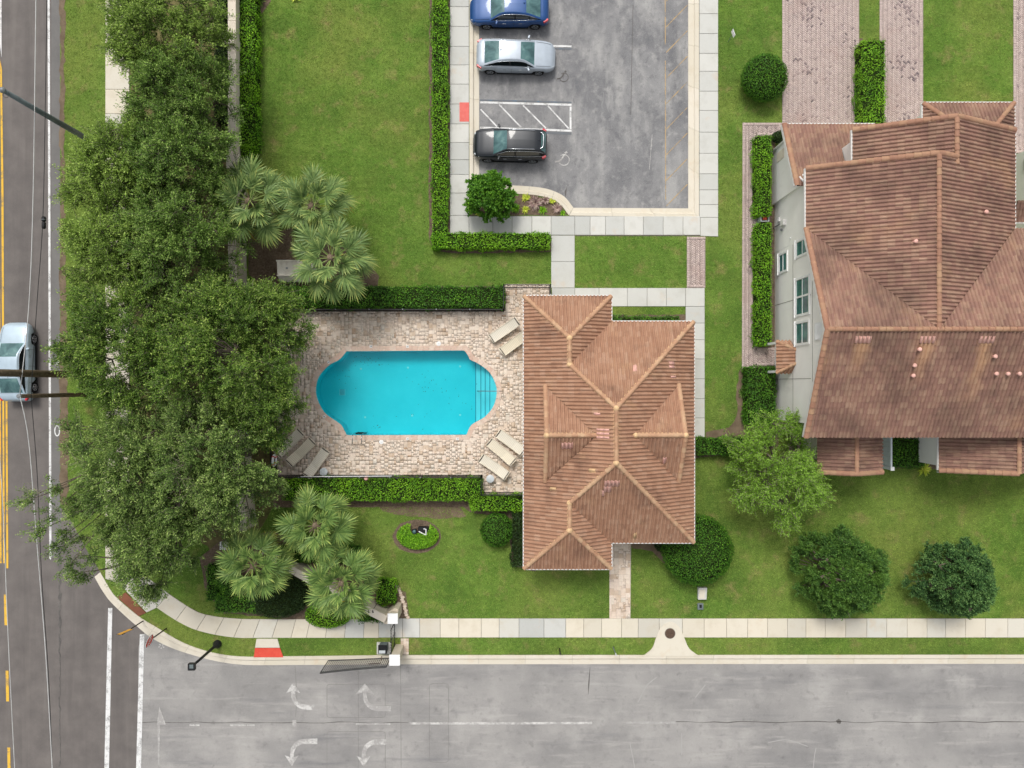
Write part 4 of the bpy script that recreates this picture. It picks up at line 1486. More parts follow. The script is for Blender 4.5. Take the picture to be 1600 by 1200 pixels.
        me2 = bpy.data.meshes.new('cut_tiles')
        me2.from_pydata(self.cutV, [], self.cutF)
        at = me2.attributes.new('tint', 'FLOAT', 'FACE')
        at.data.foreach_set('value', np.array(self.cutT, dtype=np.float32))
        me2.update()
        stuff(link('cut_tiles', me2, self.mat, self.root))


RIDGE_ME = {}


def ridge_mesh(mat, r=0.13, L=0.42):
    key = (mat.name, r)
    if key in RIDGE_ME:
        return RIDGE_ME[key]
    mb = MB()
    n = 7
    for (x, sc, dz) in ((0.0, 1.08, 0.02), (L * 0.5, 1.0, 0.012), (L, 0.9, 0.0)):
        for k in range(n):
            t = math.pi * k / (n - 1)
            mb.v.append((x, r * sc * math.cos(t), r * sc * 0.8 * math.sin(t) - 0.02 + dz))
    for i in range(2):
        for k in range(n - 1):
            mb.f.append((i * n + k, (i + 1) * n + k, (i + 1) * n + k + 1, i * n + k + 1))
    mb.f.append(tuple(range(n)))
    me = bpy.data.meshes.new('ridge_tile')
    me.from_pydata(mb.v, [], mb.f)
    for p in me.polygons:
        p.use_smooth = True
    me.set_sharp_from_angle(angle=math.radians(60))
    me.materials.append(mat)
    me.update()
    RIDGE_ME[key] = me
    return me


def ridge_line(root, a, b, mat, r=0.13, lift=0.05, step=0.36, name='ridge_tile'):
    """overlapping cap tiles from low end a to high end b"""
    a, b = Vector(a), Vector(b)
    if b.z < a.z:
        a, b = b, a
    d = b - a
    L = d.length
    n = max(1, round(L / step))
    d.normalize()
    side = Vector((-d.y, d.x, 0)).normalized()
    up = d.cross(side)
    if up.z < 0:
        side, up = -side, -up
    me = ridge_mesh(mat, r)
    W = world_of(root).inverted()
    for k in range(n):
        o = a + d * (L * k / n) + up * (lift + 0.004 * ((k * 7) % 3))
        mt = Matrix(((d.x, side.x, up.x, o.x), (d.y, side.y, up.y, o.y), (d.z, side.z, up.z, o.z), (0, 0, 0, 1)))
        t = bpy.data.objects.new(name, me)
        COL.objects.link(t)
        t.parent = root
        t.matrix_parent_inverse = W
        t.matrix_basis = mt


def mortar_line(root, a, b, off=0.115, lift=0.02):
    """thin mortar bedding along both sides of a hip or ridge"""
    a, b = Vector(a), Vector(b)
    d = (b - a).normalized()
    side = Vector((-d.y, d.x, 0)).normalized()
    for s in (-1, 1):
        MB().tube([a + side * s * off + Vector((0, 0, lift - 0.05)), b + side * s * off + Vector((0, 0, lift - 0.05))], 0.028, 5).build('mortar_bed', M['mortar'], root)


def gutter(root, a, b, z, w=0.06, h=0.11, mat='gutter'):
    """box gutter hung outside an eave running from a to b (outside on the right)"""
    a, b = np.array(a, float), np.array(b, float)
    u = (b - a) / np.linalg.norm(b - a)
    nn = np.array([u[1], -u[0]])
    p = [a + nn * 0.012, b + nn * 0.012, b + nn * (0.03 + w), a + nn * (0.03 + w)]
    MB().prism([tuple(q) for q in p], z - h, z + 0.03).build('gutter', M[mat], root)
    p = [a - nn * 0.012, b - nn * 0.012, b + nn * 0.009, a + nn * 0.009]
    MB().prism([tuple(q) for q in p], z - 0.05, z + 0.075).build('bird_stop', M['tile_obj'], root)


# ================================================================ THE CLUBHOUSE
club = thing('clubhouse', 'clubhouse with orange brown tiled hip roof beside the pool', 'building', (5.6, -2.8, 0))
ZE, SL = 3.3, 0.60
cx0, cx1, cx2 = 0.704, 5.72, 10.50
cyA, cyB, cyC, cyD = 5.073, 3.592, -9.147, -10.665
hw, hm = (cx1 - cx0) / 2, (cx2 - cx0) / 2
wx, mx_ = cx0 + hw, cx0 + hm
zw, zm = ZE + SL * hw, ZE + SL * hm
mb = MB()
mb.prism([(cx0 + 0.55, cyA - 0.55), (cx1 - 0.55, cyA - 0.55), (cx1 - 0.55, cyB - 0.55), (cx2 - 0.55, cyB - 0.55), (cx2 - 0.55, cyC + 0.55), (cx1 - 0.55, cyC + 0.55), (cx1 - 0.55, cyD + 0.55), (cx0 + 0.55, cyD + 0.55)], 0, ZE - 0.12)
mb.build('wall', M['stucco_beige'], club)
MB().prism([(cx0 + 0.02, cyA - 0.02), (cx1 - 0.02, cyA - 0.02), (cx1 - 0.02, cyB - 0.02), (cx2 - 0.02, cyB - 0.02), (cx2 - 0.02, cyC + 0.02), (cx1 - 0.02, cyC + 0.02), (cx1 - 0.02, cyD + 0.02), (cx0 + 0.02, cyD + 0.02)], ZE - 0.16, ZE - 0.05).build('soffit', M['white'], club)
HARD.append([(cx0 + 0.3, cyD + 0.3), (cx1, cyD + 0.3), (cx1, cyC), (cx2 - 0.4, cyC + 0.3), (cx2 - 0.4, cyB - 0.4), (cx1, cyB), (cx1, cyA), (cx0, cyA)])
yc, hwW, XgW = -2.80, 2.73, 1.89
hwE, XgE = 2.77, 9.50
zbW = ZE + SL * (XgW - cx0)
zrW = zbW + SL * hwW
XrW = cx0 + (zrW - ZE) / SL
zbE = ZE + SL * (cx2 - XgE)
zrE = zbE + SL * hwE
XrE = cx2 - (zrE - ZE) / SL
yN, yS = cyB - hm, cyC + hm
roof = Roof(club, M['tile'], M['tile_obj'], 300, 5)
yA2, yD2 = cyA - hw, cyD + hw
yv1, yv2 = cyB - hw, cyC + hw
W_polys = [[(cx0, cyA), (cx0, yv1), (wx, yv1), (wx, yA2)],
           [(cx0, yv1), (cx0, yv2), (XgW, yv2), (XgW, yv1)],
           [(XgW, yv1), (XgW, yc + hwW), (XrW, yc), (mx_, yc), (mx_, yN), (wx, yv1)],
           [(XgW, yv2), (XgW, yc - hwW), (XrW, yc), (mx_, yc), (mx_, yS), (wx, yv2)],
           [(cx0, cyD), (cx0, yv2), (wx, yv2), (wx, yD2)]]
roof.slope(W_polys, (cx0, 0), (1, 0), ZE, SL)
E_polys = [[(cx2, cyB), (cx2, cyC), (XgE, cyC + (cx2 - XgE)), (XgE, cyB - (cx2 - XgE))],
           [(XgE, cyB - (cx2 - XgE)), (XgE, yc + hwE), (XrE, yc), (mx_, yc), (mx_, yN)],
           [(XgE, cyC + (cx2 - XgE)), (XgE, yc - hwE), (XrE, yc), (mx_, yc), (mx_, yS)]]
roof.slope(E_polys, (cx2, 0), (-1, 0), ZE, SL)
roof.slope([[(cx1, cyA), (wx, yA2), (wx, yv1), (cx1, cyB)], [(cx1, cyD), (wx, yD2), (wx, yv2), (cx1, cyC)]], (cx1, 0), (-1, 0), ZE, SL)
roof.slope([[(cx1, cyB), (cx2, cyB), (mx_, yN), (wx, yv1)]], (0, cyB), (0, -1), ZE, SL)
roof.slope([[(cx1, cyC), (cx2, cyC), (mx_, yS), (wx, yv2)]], (0, cyC), (0, 1), ZE, SL)
roof.slope([[(cx0, cyA), (cx1, cyA), (wx, yA2)]], (0, cyA), (0, -1), ZE, SL)
roof.slope([[(cx0, cyD), (cx1, cyD), (wx, yD2)]], (0, cyD), (0, 1), ZE, SL)
roof.slope([[(XgW, yc), (XgW, yc + hwW), (XrW, yc)]], (0, yc + hwW), (0, -1), zbW, SL)
roof.slope([[(XgW, yc), (XgW, yc - hwW), (XrW, yc)]], (0, yc - hwW), (0, 1), zbW, SL)
roof.slope([[(XgE, yc), (XgE, yc + hwE), (XrE, yc)]], (0, yc + hwE), (0, -1), zbE, SL)
roof.slope([[(XgE, yc), (XgE, yc - hwE), (XrE, yc)]], (0, yc - hwE), (0, 1), zbE, SL)
roof.done()
for (X, z0, z1, h2) in ((XgW + 0.12, zbW, zrW, hwW), (XgE - 0.12, zbE, zrE, hwE)):
    MB().add([(X, yc - h2 + 0.1, z0 - 0.15), (X, yc + h2 - 0.1, z0 - 0.15), (X, yc, z1 - 0.06)], [(0, 1, 2)]).build('gable_wall', M['stucco_beige'], club)
HIPS = [((cx0, cyA, ZE), (wx, yA2, zw)), ((cx1, cyA, ZE), (wx, yA2, zw)), ((wx, yv1, zw), (mx_, yN, zm)), ((cx2, cyB, ZE), (mx_, yN, zm)),
        ((cx0, cyD, ZE), (wx, yD2, zw)), ((cx1, cyD, ZE), (wx, yD2, zw)), ((wx, yv2, zw), (mx_, yS, zm)), ((cx2, cyC, ZE), (mx_, yS, zm)),
        ((wx, yv1, zw), (wx, yA2, zw)), ((wx, yv2, zw), (wx, yD2, zw)), ((mx_, yN, zm), (mx_, yS, zm)), ((XgW, yc, zrW), (XrW, yc, zrW)), ((XgE, yc, zrE), (XrE, yc, zrE))]
for a, b in HIPS:
    ridge_line(club, a, b, M['ridge'], 0.115)
    mortar_line(club, a, b)
for (X, z0, z1, h2) in ((XgW, zbW, zrW, hwW), (XgE, zbE, zrE, hwE)):
    for s in (-1, 1):
        ridge_line(club, (X, yc + s * h2, z0), (X, yc, z1), M['ridge'], name='rake_tile')
for q in ((wx, yv1, zw), (wx, yA2, zw), (mx_, yN, zm), (mx_, yS, zm), (wx, yv2, zw), (wx, yD2, zw), (XrE, yc, zrE), (XgE, yc, zrE), (XgW, yc, zrW)):
    MB().lathe([(0.17, -0.06), (0.15, 0.08), (0.06, 0.14), (0.0, 0.15)], (q[0], q[1], q[2] + 0.03), 10).build('ridge_joint', M['mortar'], club, True)
g_pts = [(cx0, cyD), (cx1, cyD), (cx1, cyC), (cx2, cyC), (cx2, cyB), (cx1, cyB), (cx1, cyA), (cx0, cyA)]
for i in range(8):
    gutter(club, g_pts[i], g_pts[(i + 1) % 8], ZE + 0.03, 0.05)
# replaced pinkish tiles and a vent
def patch(root, px, py, w, h, plane, mat='tile_pink'):
    """a few newer tiles lying on a slope: plane = (p0, up, z0, s)"""
    p0, up, z0, s = plane
    z = z0 + 1.0
    for _ in range(8):
        q = P(px, py, z)
        z = z0 + s * ((q[0] - p0[0]) * up[0] + (q[1] - p0[1]) * up[1])
    th = math.atan(s)
    upv = Vector((up[0] * math.cos(th), up[1] * math.cos(th), math.sin(th)))
    sd_ = Vector((up[1], -up[0], 0))
    nn = sd_.cross(upv)
    if nn.z < 0:
        sd_ = -sd_
        nn = sd_.cross(upv)
    ni = max(1, round(w / TW))
    nj = max(1, round(h / TE))
    o = Vector((q[0], q[1], z))
    for i in range(ni):
        for j in range(nj):
            base = o + sd_ * ((i - ni / 2) * TW) + upv * ((j - nj / 2) * TE) + nn * 0.034
            vs = [base + sd_ * v[0] + upv * v[1] + nn * v[2] for v in TV]
            MB().add([tuple(v) for v in vs], [tuple(f) for f in TF]).build('new_tile', M[mat], root, True)
    return o, nn


PW = ((cx0, 0), (1, 0), ZE, SL)
PE = ((cx2, 0), (-1, 0), ZE, SL)
PS = ((0, cyC), (0, 1), ZE, SL)
PNn = ((0, cyB), (0, -1), ZE, SL)
for (px, py, w, h, pl) in ((934, 647, 0.3, 0.4, PW), (943, 678, 0.55, 0.8, PW), (956, 754, 0.8, 0.4, PS), (949, 763, 0.5, 0.4, PS), (943, 769, 0.27, 0.4, PS), (992, 576, 0.27, 0.4, PNn), (1048, 570, 0.4, 0.3, PE), (1050, 588, 0.3, 0.4, PE)):
    patch(club, px, py, w, h, pl)
patch(club, 865, 764, 0.27, 0.4, PW, 'mortar')
patch(club, 926, 735, 0.27, 0.1, PW, 'mortar')
patch(club, 992, 835, 0.27, 0.4, PS, 'mortar')
patch(club, 1038, 718, 0.27, 0.4, ((0, yc - hwE), (0, 1), zbE, SL))
patch(club, 886, 695, 0.55, 0.4, ((0, yc - hwW), (0, 1), zbW, SL))

# ================================================================ THE HOUSE
house = thing('house', 'two storey grey stucco house with brown tiled gables', 'house', (20, 4, 0))
HE, HS = 5.5, 0.46
X0, X1, XR = 16.10, 27.50, 21.80
Y0, Y1, YR = -2.90, 8.50, 2.80
ZRD = HE + HS * 5.7
XF = 38.0
YN1, YN2 = 11.8, 13.9
X20 = 18.65
XR2 = (X20 + X1) / 2
ZR2 = HE + HS * (X1 - X20) / 2
hr = Roof(house, M['tile2'], M['tile2_obj'], 300, 6)
hr.slope([[(X0, YR), (X0, Y0), (XF, Y0), (XF, YR)]], (0, Y0), (0, 1), HE, HS)
hr.slope([[(X0, Y1), (X0, YR), (XR, YR)], [(XR, YR), (XF, YR), (XF, Y1), (X1, Y1)]], (0, Y1), (0, -1), HE, HS)
hr.slope([[(X0, Y1), (XR, YR), (XR, YN1), (X0, YN1)]], (X0, 0), (1, 0), HE, HS)
hr.slope([[(X1, Y1), (X1, YN1), (XR, YN1), (XR, YR)], [(X1, YN1), (X1, YN2), (XR2, YN2), (XR2, YN1)]], (X1, 0), (-1, 0), HE, HS)
hr.slope([[(X20, YN1 - 0.3), (XR2, YN1 - 0.3), (XR2, YN2), (X20, YN2)]], (X20, 0), (1, 0), HE, HS)
# low roofs
hr.slope([[(15.9, 15.15), (15.9, 11.9), (18.85, 11.9), (18.85, 15.15)], [(18.85, 15.15), (18.85, 13.3), (21.2, 13.3), (21.2, 15.15)], [(15.9, 11.9), (15.9, 11.05), (16.36, 11.05), (16.36, 11.9)]], (0, 15.15), (0, -1), 2.9, HS)
hr.slope([[(24, 16.4), (29.3, 16.4), (27.1, 14.2), (26.2, 14.2)]], (0, 16.4), (0, -1), 2.9, HS)
hr.slope([[(24, 16.4), (26.2, 14.2), (26.2, 13.6), (24, 13.6)]], (24, 0), (1, 0), 2.9, HS)
hr.slope([[(29.3, 16.4), (27.1, 14.2), (27.1, 13.6), (29.3, 13.6)]], (29.3, 0), (-1, 0), 2.9, HS)
SXa, SXb, SXr = 17.7, 21.45, 19.57
hr.slope([[(SXa, -2.35), (SXa, -5.1), (SXr, -5.1), (SXr, -2.35)]], (SXa, 0), (1, 0), 3.2, HS)
hr.slope([[(SXb, -2.35), (SXb, -5.1), (SXr, -5.1), (SXr, -2.35)]], (SXb, 0), (-1, 0), 3.2, HS)
TXa, TXb, TXr = 24.75, 31.75, 28.25
hr.slope([[(TXa, -2.35), (TXa, -5.0), (TXr, -5.0), (TXr, -2.35)]], (TXa, 0), (1, 0), 3.2, HS)
hr.slope([[(TXb, -2.35), (TXb, -5.0), (TXr, -5.0), (TXr, -2.35)]], (TXb, 0), (-1, 0), 3.2, HS)
hr.done()
zs = 3.2 + HS * (SXr - SXa)
zt = 3.2 + HS * (TXr - TXa)
R2 = M['ridge2']
for a, b in (((X0, YR, ZRD), (XF, YR, ZRD)), ((XR, YR, ZRD), (XR, YN1, ZRD)), ((XR2, YN1 - 0.4, ZR2), (XR2, YN2, ZR2)), ((24, 16.4, 2.9), (26.2, 14.2, 2.9 + HS * 2.2)),
             ((29.3, 16.4, 2.9), (27.1, 14.2, 2.9 + HS * 2.2)), ((26.2, 14.2, 3.912), (27.1, 14.2, 3.912)), ((SXr, -5.1, zs), (SXr, -2.35, zs)), ((TXr, -5.0, zt), (TXr, -2.35, zt))):
    ridge_line(house, a, b, R2, 0.125, step=0.37)
# rake tiles on the gable edges
for a, b in (((X0, Y0, HE), (X0, YR, ZRD)), ((X0, Y1, HE), (X0, YR, ZRD)), ((X0, YN1, HE), (XR, YN1, ZRD)), ((X1, YN1, HE + HS * 3.9 - HS * 3.9), (XR, YN1, ZRD))[:2],
             ((X20, YN2, HE), (XR2, YN2, ZR2)), ((X1, YN2, HE), (XR2, YN2, ZR2)), ((15.9, 15.15, 2.9), (15.9, 11.05, 2.9 + HS * 4.1)),
             ((SXa, -5.1, 3.2), (SXr, -5.1, zs)), ((SXb, -5.1, 3.2), (SXr, -5.1, zs)), ((TXa, -5.0, 3.2), (TXr, -5.0, zt))):
    if a == (X1, YN1, HE):
        a = (XR2, YN1, HE + HS * (X1 - XR2))
        a = (XR2 - 0.05, YN1, HE + HS * (X1 - XR2) + 0.02)
    ridge_line(house, a, b, R2, 0.15, step=0.37, name='rake_tile')
# white rake boards and gutters
def board(a, b, h=0.2, t=0.05):
    a, b = Vector(a), Vector(b)
    d = (b - a).normalized()
    side = Vector((-d.y, d.x, 0)).normalized() * t / 2
    dn_ = Vector((0, 0, -h))
    vs = [a - side, b - side, b + side, a + side, a - side + dn_, b - side + dn_, b + side + dn_, a + side + dn_]
    MB().add([tuple(v) for v in vs], [(0, 1, 2, 3), (7, 6, 5, 4), (0, 4, 5, 1), (1, 5, 6, 2), (2, 6, 7, 3), (3, 7, 4, 0)]).build('rake_board', M['gutter'], house)


for a, b in (((X0 - 0.12, Y0, HE), (X0 - 0.12, YR, ZRD)), ((X0 - 0.12, Y1, HE), (X0 - 0.12, YR, ZRD)), ((15.77, 15.15, 2.9), (15.77, 11.05, 4.78)), ((SXa, -5.22, 3.2), (SXr, -5.22, zs)), ((TXa, -5.12, 3.2), (TXr, -5.12, zt))):
    board(a, b)
gutter(house, (X0, YN1), (X0, Y1 + 0.1), HE)
gutter(house, (X1, Y1), (X1, YN2), HE)
gutter(house, (X20, YN2), (X20, YN1), HE)
gutter(house, (21.2, 15.15), (15.9, 15.15), 2.9)
gutter(house, (29.3, 16.4), (24, 16.4), 2.9)
gutter(house, (29.3, 13.6), (29.3, 16.4), 2.9)
gutter(house, (24, 16.4), (24, 13.9), 2.9)
gutter(house, (TXa, -2.5), (TXa, -5.0), 3.2)
# walls
XW = 16.42
wl = MB()
wl.add([(XW, Y0 + 0.7, 0), (XW, Y1 - 0.3, 0), (XW, Y1 - 0.3, HE - 0.02), (XW, YR, ZRD - 0.2), (XW, Y0 + 0.7, HE + 0.2)], [(4, 3, 2, 1, 0)])
wl.build('gable_wall', M['stucco_grey'], house)
MB().box(XW + 0.02, 37.5, Y0 + 0.7, Y1 - 0.3, 0, HE - 0.06).build('wall', M['stucco_grey'], house)
MB().box(XW - 0.01, X1 - 0.35, Y1 - 0.3, YN1 - 0.35, 0, HE - 0.07).build('wall', M['stucco_grey'], house)
MB().box(X20 + 0.25, X1 - 0.36, YN1 - 0.35, YN2 - 0.4, 0, HE - 0.08).build('wall', M['stucco_grey'], house)
MB().add([(X20 + 0.3, YN2 - 0.39, HE - 0.1), (X1 - 0.4, YN2 - 0.39, HE - 0.1), (XR2, YN2 - 0.39, ZR2 - 0.15)], [(0, 1, 2)]).build('gable_wall', M['stucco_grey'], house)
MB().add([(X0 + 0.3, YN1 - 0.36, HE - 0.1), (X1 - 0.4, YN1 - 0.36, HE - 0.1), (XR, YN1 - 0.36, ZRD - 0.15)], [(0, 1, 2)]).build('gable_wall', M['stucco_grey'], house)
mb = MB()
mb.v = [(16.25, 11.2, 0), (16.25, 14.5, 0), (16.25, 14.5, 2.98), (16.25, 11.2, 4.5), (18.9, 11.2, 0), (18.9, 14.5, 0), (18.9, 14.5, 2.98), (18.9, 11.2, 4.5)]
mb.f = [(0, 3, 2, 1), (4, 5, 6, 7), (1, 2, 6, 5), (0, 4, 7, 3), (0, 1, 5, 4)]
mb.build('wall', M['stucco_grey'], house)
MB().box(18.92, 21.0, 13.55, 14.5, 0, 2.9).build('wall', M['stucco_grey'], house)
MB().box(24.3, 29.0, 13.4, 16.0, 0, 2.75).build('wall', M['stucco_grey'], house)
MB().box(SXa + 0.3, SXb - 0.3, -4.9, -2.2, 0, 3.05).build('wall', M['stucco_grey'], house)
MB().box(TXa + 0.3, TXb - 0.3, -4.8, -2.2, 0, 3.05).build('wall', M['stucco_grey'], house)
for (a, b, zz, yy, z0) in ((SXa, SXb, zs, -4.91, 3.0), (TXa, TXb, zt, -4.81, 3.0)):
    MB().add([(a + 0.3, yy, z0), (b - 0.3, yy, z0), ((a + b) / 2, yy, zz - 0.15)], [(0, 1, 2)]).build('gable_wall', M['stucco_grey'], house)
HARD.append([(16.0, Y0 + 0.5), (38, Y0 + 0.5), (38, 9), (29, 16.2), (16.0, 15)])
HARD.append([(SXa, -5.0), (SXb, -5.0), (SXb, -2), (SXa, -2)])
HARD.append([(TXa, -4.9), (38, -4.9), (38, -2), (TXa, -2)])
# control joints of the stucco
for zz in (2.9, 5.6):
    MB().box(XW - 0.012, XW + 0.02, Y0 + 0.75, Y1 - 0.35, zz - 0.012, zz + 0.012).build('stucco_joint', M['joint'], house)
for yy in (4.9, 0.3):
    MB().box(XW - 0.012, XW + 0.02, yy - 0.012, yy + 0.012, 0.1, 5.4).build('stucco_joint', M['joint'], house)


def window(y0, y1, z0, z1, cols=2, rows=1):
    """casement on the west wall: frame, mullions, panes and a curtain behind"""
    w = MB()
    f = 0.13
    x = XW - 0.06
    w.box(x, XW + 0.01, y0 - f, y1 + f, z1, z1 + f)
    w.box(x, XW + 0.01, y0 - f, y1 + f, z0 - f, z0)
    w.box(x, XW + 0.01, y0 - f, y0, z0, z1)
    w.box(x, XW + 0.01, y1, y1 + f, z0, z1)
    fr = w.build('window', M['white'], house)
    MB().box(x - 0.05, XW, y0 - f - 0.04, y1 + f + 0.04, z0 - f - 0.06, z0 - f - 0.001).build('sill', M['white'], fr)
    for r in range(rows):
        a = y0 + (y1 - y0) * r / rows
        b = y0 + (y1 - y0) * (r + 1) / rows
        for c in range(cols):
            za = z0 + (z1 - z0) * c / cols
            zb = z0 + (z1 - z0) * (c + 1) / cols
            MB().box(XW - 0.022, XW - 0.012, a + 0.02, b - 0.02, za + 0.015, zb - 0.015).build('pane', M['glass_window'], fr)
        if r:
            MB().box(x + 0.01, XW, a - 0.05, a + 0.05, z0, z1).build('mullion', M['white'], fr)
        for c in range(1, cols):
            zz = z0 + (z1 - z0) * c / cols
            MB().box(x + 0.012, XW, a + 0.0, b, zz - 0.022, zz + 0.022).build('muntin', M['white'], fr)


window(7.35, 8.12, 3.5, 5.1)
window(6.85, 7.85, 0.85, 2.0)
window(3.98, 5.95, 3.45, 5.15, 2, 2)
window(2.32, 3.45, 3.45, 5.1)
# arched attic vent
vy, va, vz0, vz1 = YR + 0.02, 0.48, 5.95, 7.2
pts = [(vy - va, vz0), (vy + va, vz0), (vy + va, vz1 - 0.35)] + [(vy + va * math.cos(t), vz1 - 0.35 + 0.35 * math.sin(t)) for t in np.linspace(0, math.pi, 9)][1:-1] + [(vy - va, vz1 - 0.35)]
mb = MB()
k = len(pts)
mb.v = [(XW - 0.05, a, b) for a, b in pts] + [(XW, a, b) for a, b in pts]
mb.f = [tuple(range(k - 1, -1, -1))] + [(i, (i + 1) % k, k + (i + 1) % k, k + i) for i in range(k)]
vent = mb.build('attic_vent', M['white'], house)
for q in range(8):
    zz = vz0 + 0.12 + q * 0.12
    MB().box(XW - 0.075, XW - 0.045, vy - va + 0.06, vy + va - 0.06, zz, zz + 0.05).build('louvre', M['white'], vent)
# hipped entrance hood
aw = MB()
hx0, hx1, hy0, hy1 = 15.55, XW - 0.01, 0.66, 2.52
aw_roof = Roof(house, M['tile'], M['tile_obj'], 0, 8)
zi = 2.62
ss = 0.75
d_ = hx1 - hx0
aw_roof.slope([[(hx0, hy0), (hx1, hy0 + d_ * 0.6), (hx1, hy1 - d_ * 0.6), (hx0, hy1)]], (hx0, 0), (1, 0), zi, ss)
aw_roof.slope([[(hx0, hy0), (hx1, hy0), (hx1, hy0 + d_ * 0.6)]], (0, hy0), (0, 1), zi, ss / 0.6)
aw_roof.slope([[(hx0, hy1), (hx1, hy1), (hx1, hy1 - d_ * 0.6)]], (0, hy1), (0, -1), zi, ss / 0.6)
aw_roof.done()
for a, b in (((hx0, hy0, zi), (hx1, hy0 + d_ * 0.6, zi + ss * d_)), ((hx0, hy1, zi), (hx1, hy1 - d_ * 0.6, zi + ss * d_))):
    ridge_line(house, a, b, M['ridge'], 0.09, 0.03, 0.3, name='hood_tile')
for yy in (hy0 + 0.08, hy1 - 0.08):
    MB().box(hx0 + 0.08, hx0 + 0.22, yy - 0.07, yy + 0.07, 0, zi - 0.08).build('hood_post', M['white'], house)
MB().box(hx0 + 0.02, hx1, hy0 + 0.02, hy1 - 0.02, zi - 0.14, zi - 0.03).build('hood_soffit', M['white'], house)
MB().box(XW - 0.03, XW, 1.1, 2.1, 0.05, 2.1).build('door', M['white'], house)
# downspouts, meter, conduit, garage corner window
MB().tube([(16.18, 14.46, 0.1), (16.18, 14.46, 2.55), (16.0, 14.9, 2.8)], 0.06, 8).build('downspout', M['gutter'], house)
MB().tube([(16.0, 11.5, HE - 0.1), (16.2, 11.35, HE - 0.35), (16.3, 11.3, 4.75), (16.1, 11.6, 4.62)], 0.06, 8).build('downspout', M['gutter'], house)
MB().box(16.21, 16.26, 13.55, 14.1, 0.9, 2.0).build('stone_panel', M['cap_stone'], house)
MB().tube([(XW - 0.09, 9.75, 0.0), (XW - 0.09, 9.75, 1.4)], 0.035, 8).build('conduit', M['grey_metal'], house)
MB().cbox((XW - 0.1, 9.7, 1.6), (0.18, 0.34, 0.5)).build('meter_box', M['gutter'], house, bevel=0.02)
MB().cbox((XW - 0.08, 10.05, 0.9), (0.14, 0.25, 0.3)).build('junction_box', M['gutter'], house, bevel=0.02)
MB().lathe([(0.08, -0.06), (0.08, 0.02)], (XW - 0.06, 9.35, 1.3), 12, 'X').build('meter_dial', M['grey_metal'], house)
MB().lathe([(0.05, -0.04), (0.05, 0.02)], (XW - 0.04, 8.6, 2.6), 10, 'X').build('wall_outlet', M['white'], house)
# roof vents
PSo = ((0, Y0), (0, 1), HE, HS)
PWw = ((X0, 0), (1, 0), HE, HS)
PEe = ((X1, 0), (-1, 0), HE, HS)
for px in (1348, 1449, 1541):
    o, nn = patch(house, px, 530, 0.8, 0.4, PSo)
for (px, py, pl) in ((1437, 546, PSo), (1429, 571, PSo), (1427, 587, PSo), (1555, 557, PSo), (1557, 584, PSo), (1575, 584, PSo), (1593, 584, PSo), (1431, 377, PWw), (1541, 331, PEe)):
    z = HE + 1.5
    for _ in range(8):
        q = P(px, py, z + 0.2)
        z = HE + HS * ((q[0] - pl[0][0]) * pl[1][0] + (q[1] - pl[0][1]) * pl[1][1])
    v = MB().lathe([(0.07, 0.0), (0.06, 0.22)], (q[0], q[1], z), 12).build('vent_pipe', M['tile_pink'], house, True, angle=40)
    MB().lathe([(0.10, 0.20), (0.115, 0.24), (0.07, 0.28), (0.0, 0.29)], (q[0], q[1], z), 12).build('vent_cap', M['tile_pink'], v, True)

# white vinyl privacy fence between the porches
vf = thing('privacy_fence', 'white vinyl privacy fence between the porch roofs', 'fence', (22.75, -3.6, 0))
for k in range(9):
    y = -2.35 - k * 0.29
    MB().box(22.735, 22.765, y - 0.283, y - 0.003, 0.1, 1.72).build('board', M['vinyl'], vf)
MB().box(22.70, 22.80, -4.98, -2.3, 1.72, 1.82).build('rail', M['vinyl'], vf)
MB().box(22.66, 22.84, -5.16, -4.98, 0, 1.9).build('post', M['vinyl'], vf)
MB().box(22.64, 22.86, -5.18, -4.96, 1.9, 1.95).build('post_cap', M['white'], vf)

# air conditioner and a bit of patio
ac = thing('air_conditioner', 'white air conditioning unit tucked under the house eave', 'air conditioner', (23.7, -2.75, 0))
MB().box(23.3, 24.05, -3.1, -2.45, 0.05, 0.85).build('casing', M['gutter'], ac, bevel=0.03)
MB().lathe([(0.28, 0), (0.28, 0.03), (0.24, 0.04)], (23.67, -2.78, 0.84), 20).build('fan_grille', M['grey_metal'], ac)
pt = setting(sheet('patio', [(24.3, -4.4), (25.0, -4.4), (25.0, -2.3), (24.3, -2.3)], 0.03, M['concrete']), 'small concrete patio behind the house')
HARD.append([(24.2, -4.4), (25.0, -4.4), (25.0, -2.3), (24.2, -2.3)])
hs = MB().tube(catmull([(24.5, -2.6, 0.06), (24.85, -2.75, 0.06), (24.8, -3.3, 0.06), (24.5, -3.45, 0.06), (24.45, -3.1, 0.06)], 6), 0.02, 6).build('garden_hose', M['grey_metal'], None, True)
tag(hs, 'grey garden hose curled on the small patio', 'hose')

# neighbouring house at the right edge
nb = thing('neighbour_house', 'grey stucco neighbour house cut by the picture edge', 'house', (36, 12, 0))
MB().box(31.2, 40, 9.0, 14.2, 0, 5.4).build('wall', M['stucco_grey'], nb)
MB().box(31.13, 31.2, 13.0, 13.7, 1.2, 2.2).build('window', M['glass_window'], nb)
MB().box(31.10, 31.2, 12.9, 13.8, 2.2, 2.3).build('lintel', M['white'], nb)
MB().cbox((31.1, 10.6, 1.2), (0.2, 0.3, 0.5)).build('meter_box', M['gutter'], nb)
nr = Roof(nb, M['tile2'], M['tile2_obj'], 0, 12)
nr.slope([[(29.2, 9.45), (33, 9.45), (33, 10.6), (29.2, 10.6)]], (0, 9.45), (0, 1), 3.0, 0.3)
nr.slope([[(30.9, 9.0), (30.9, 14.5), (35, 14.5), (35, 9.0)]], (30.9, 0), (1, 0), 5.5, HS)
nr.done()
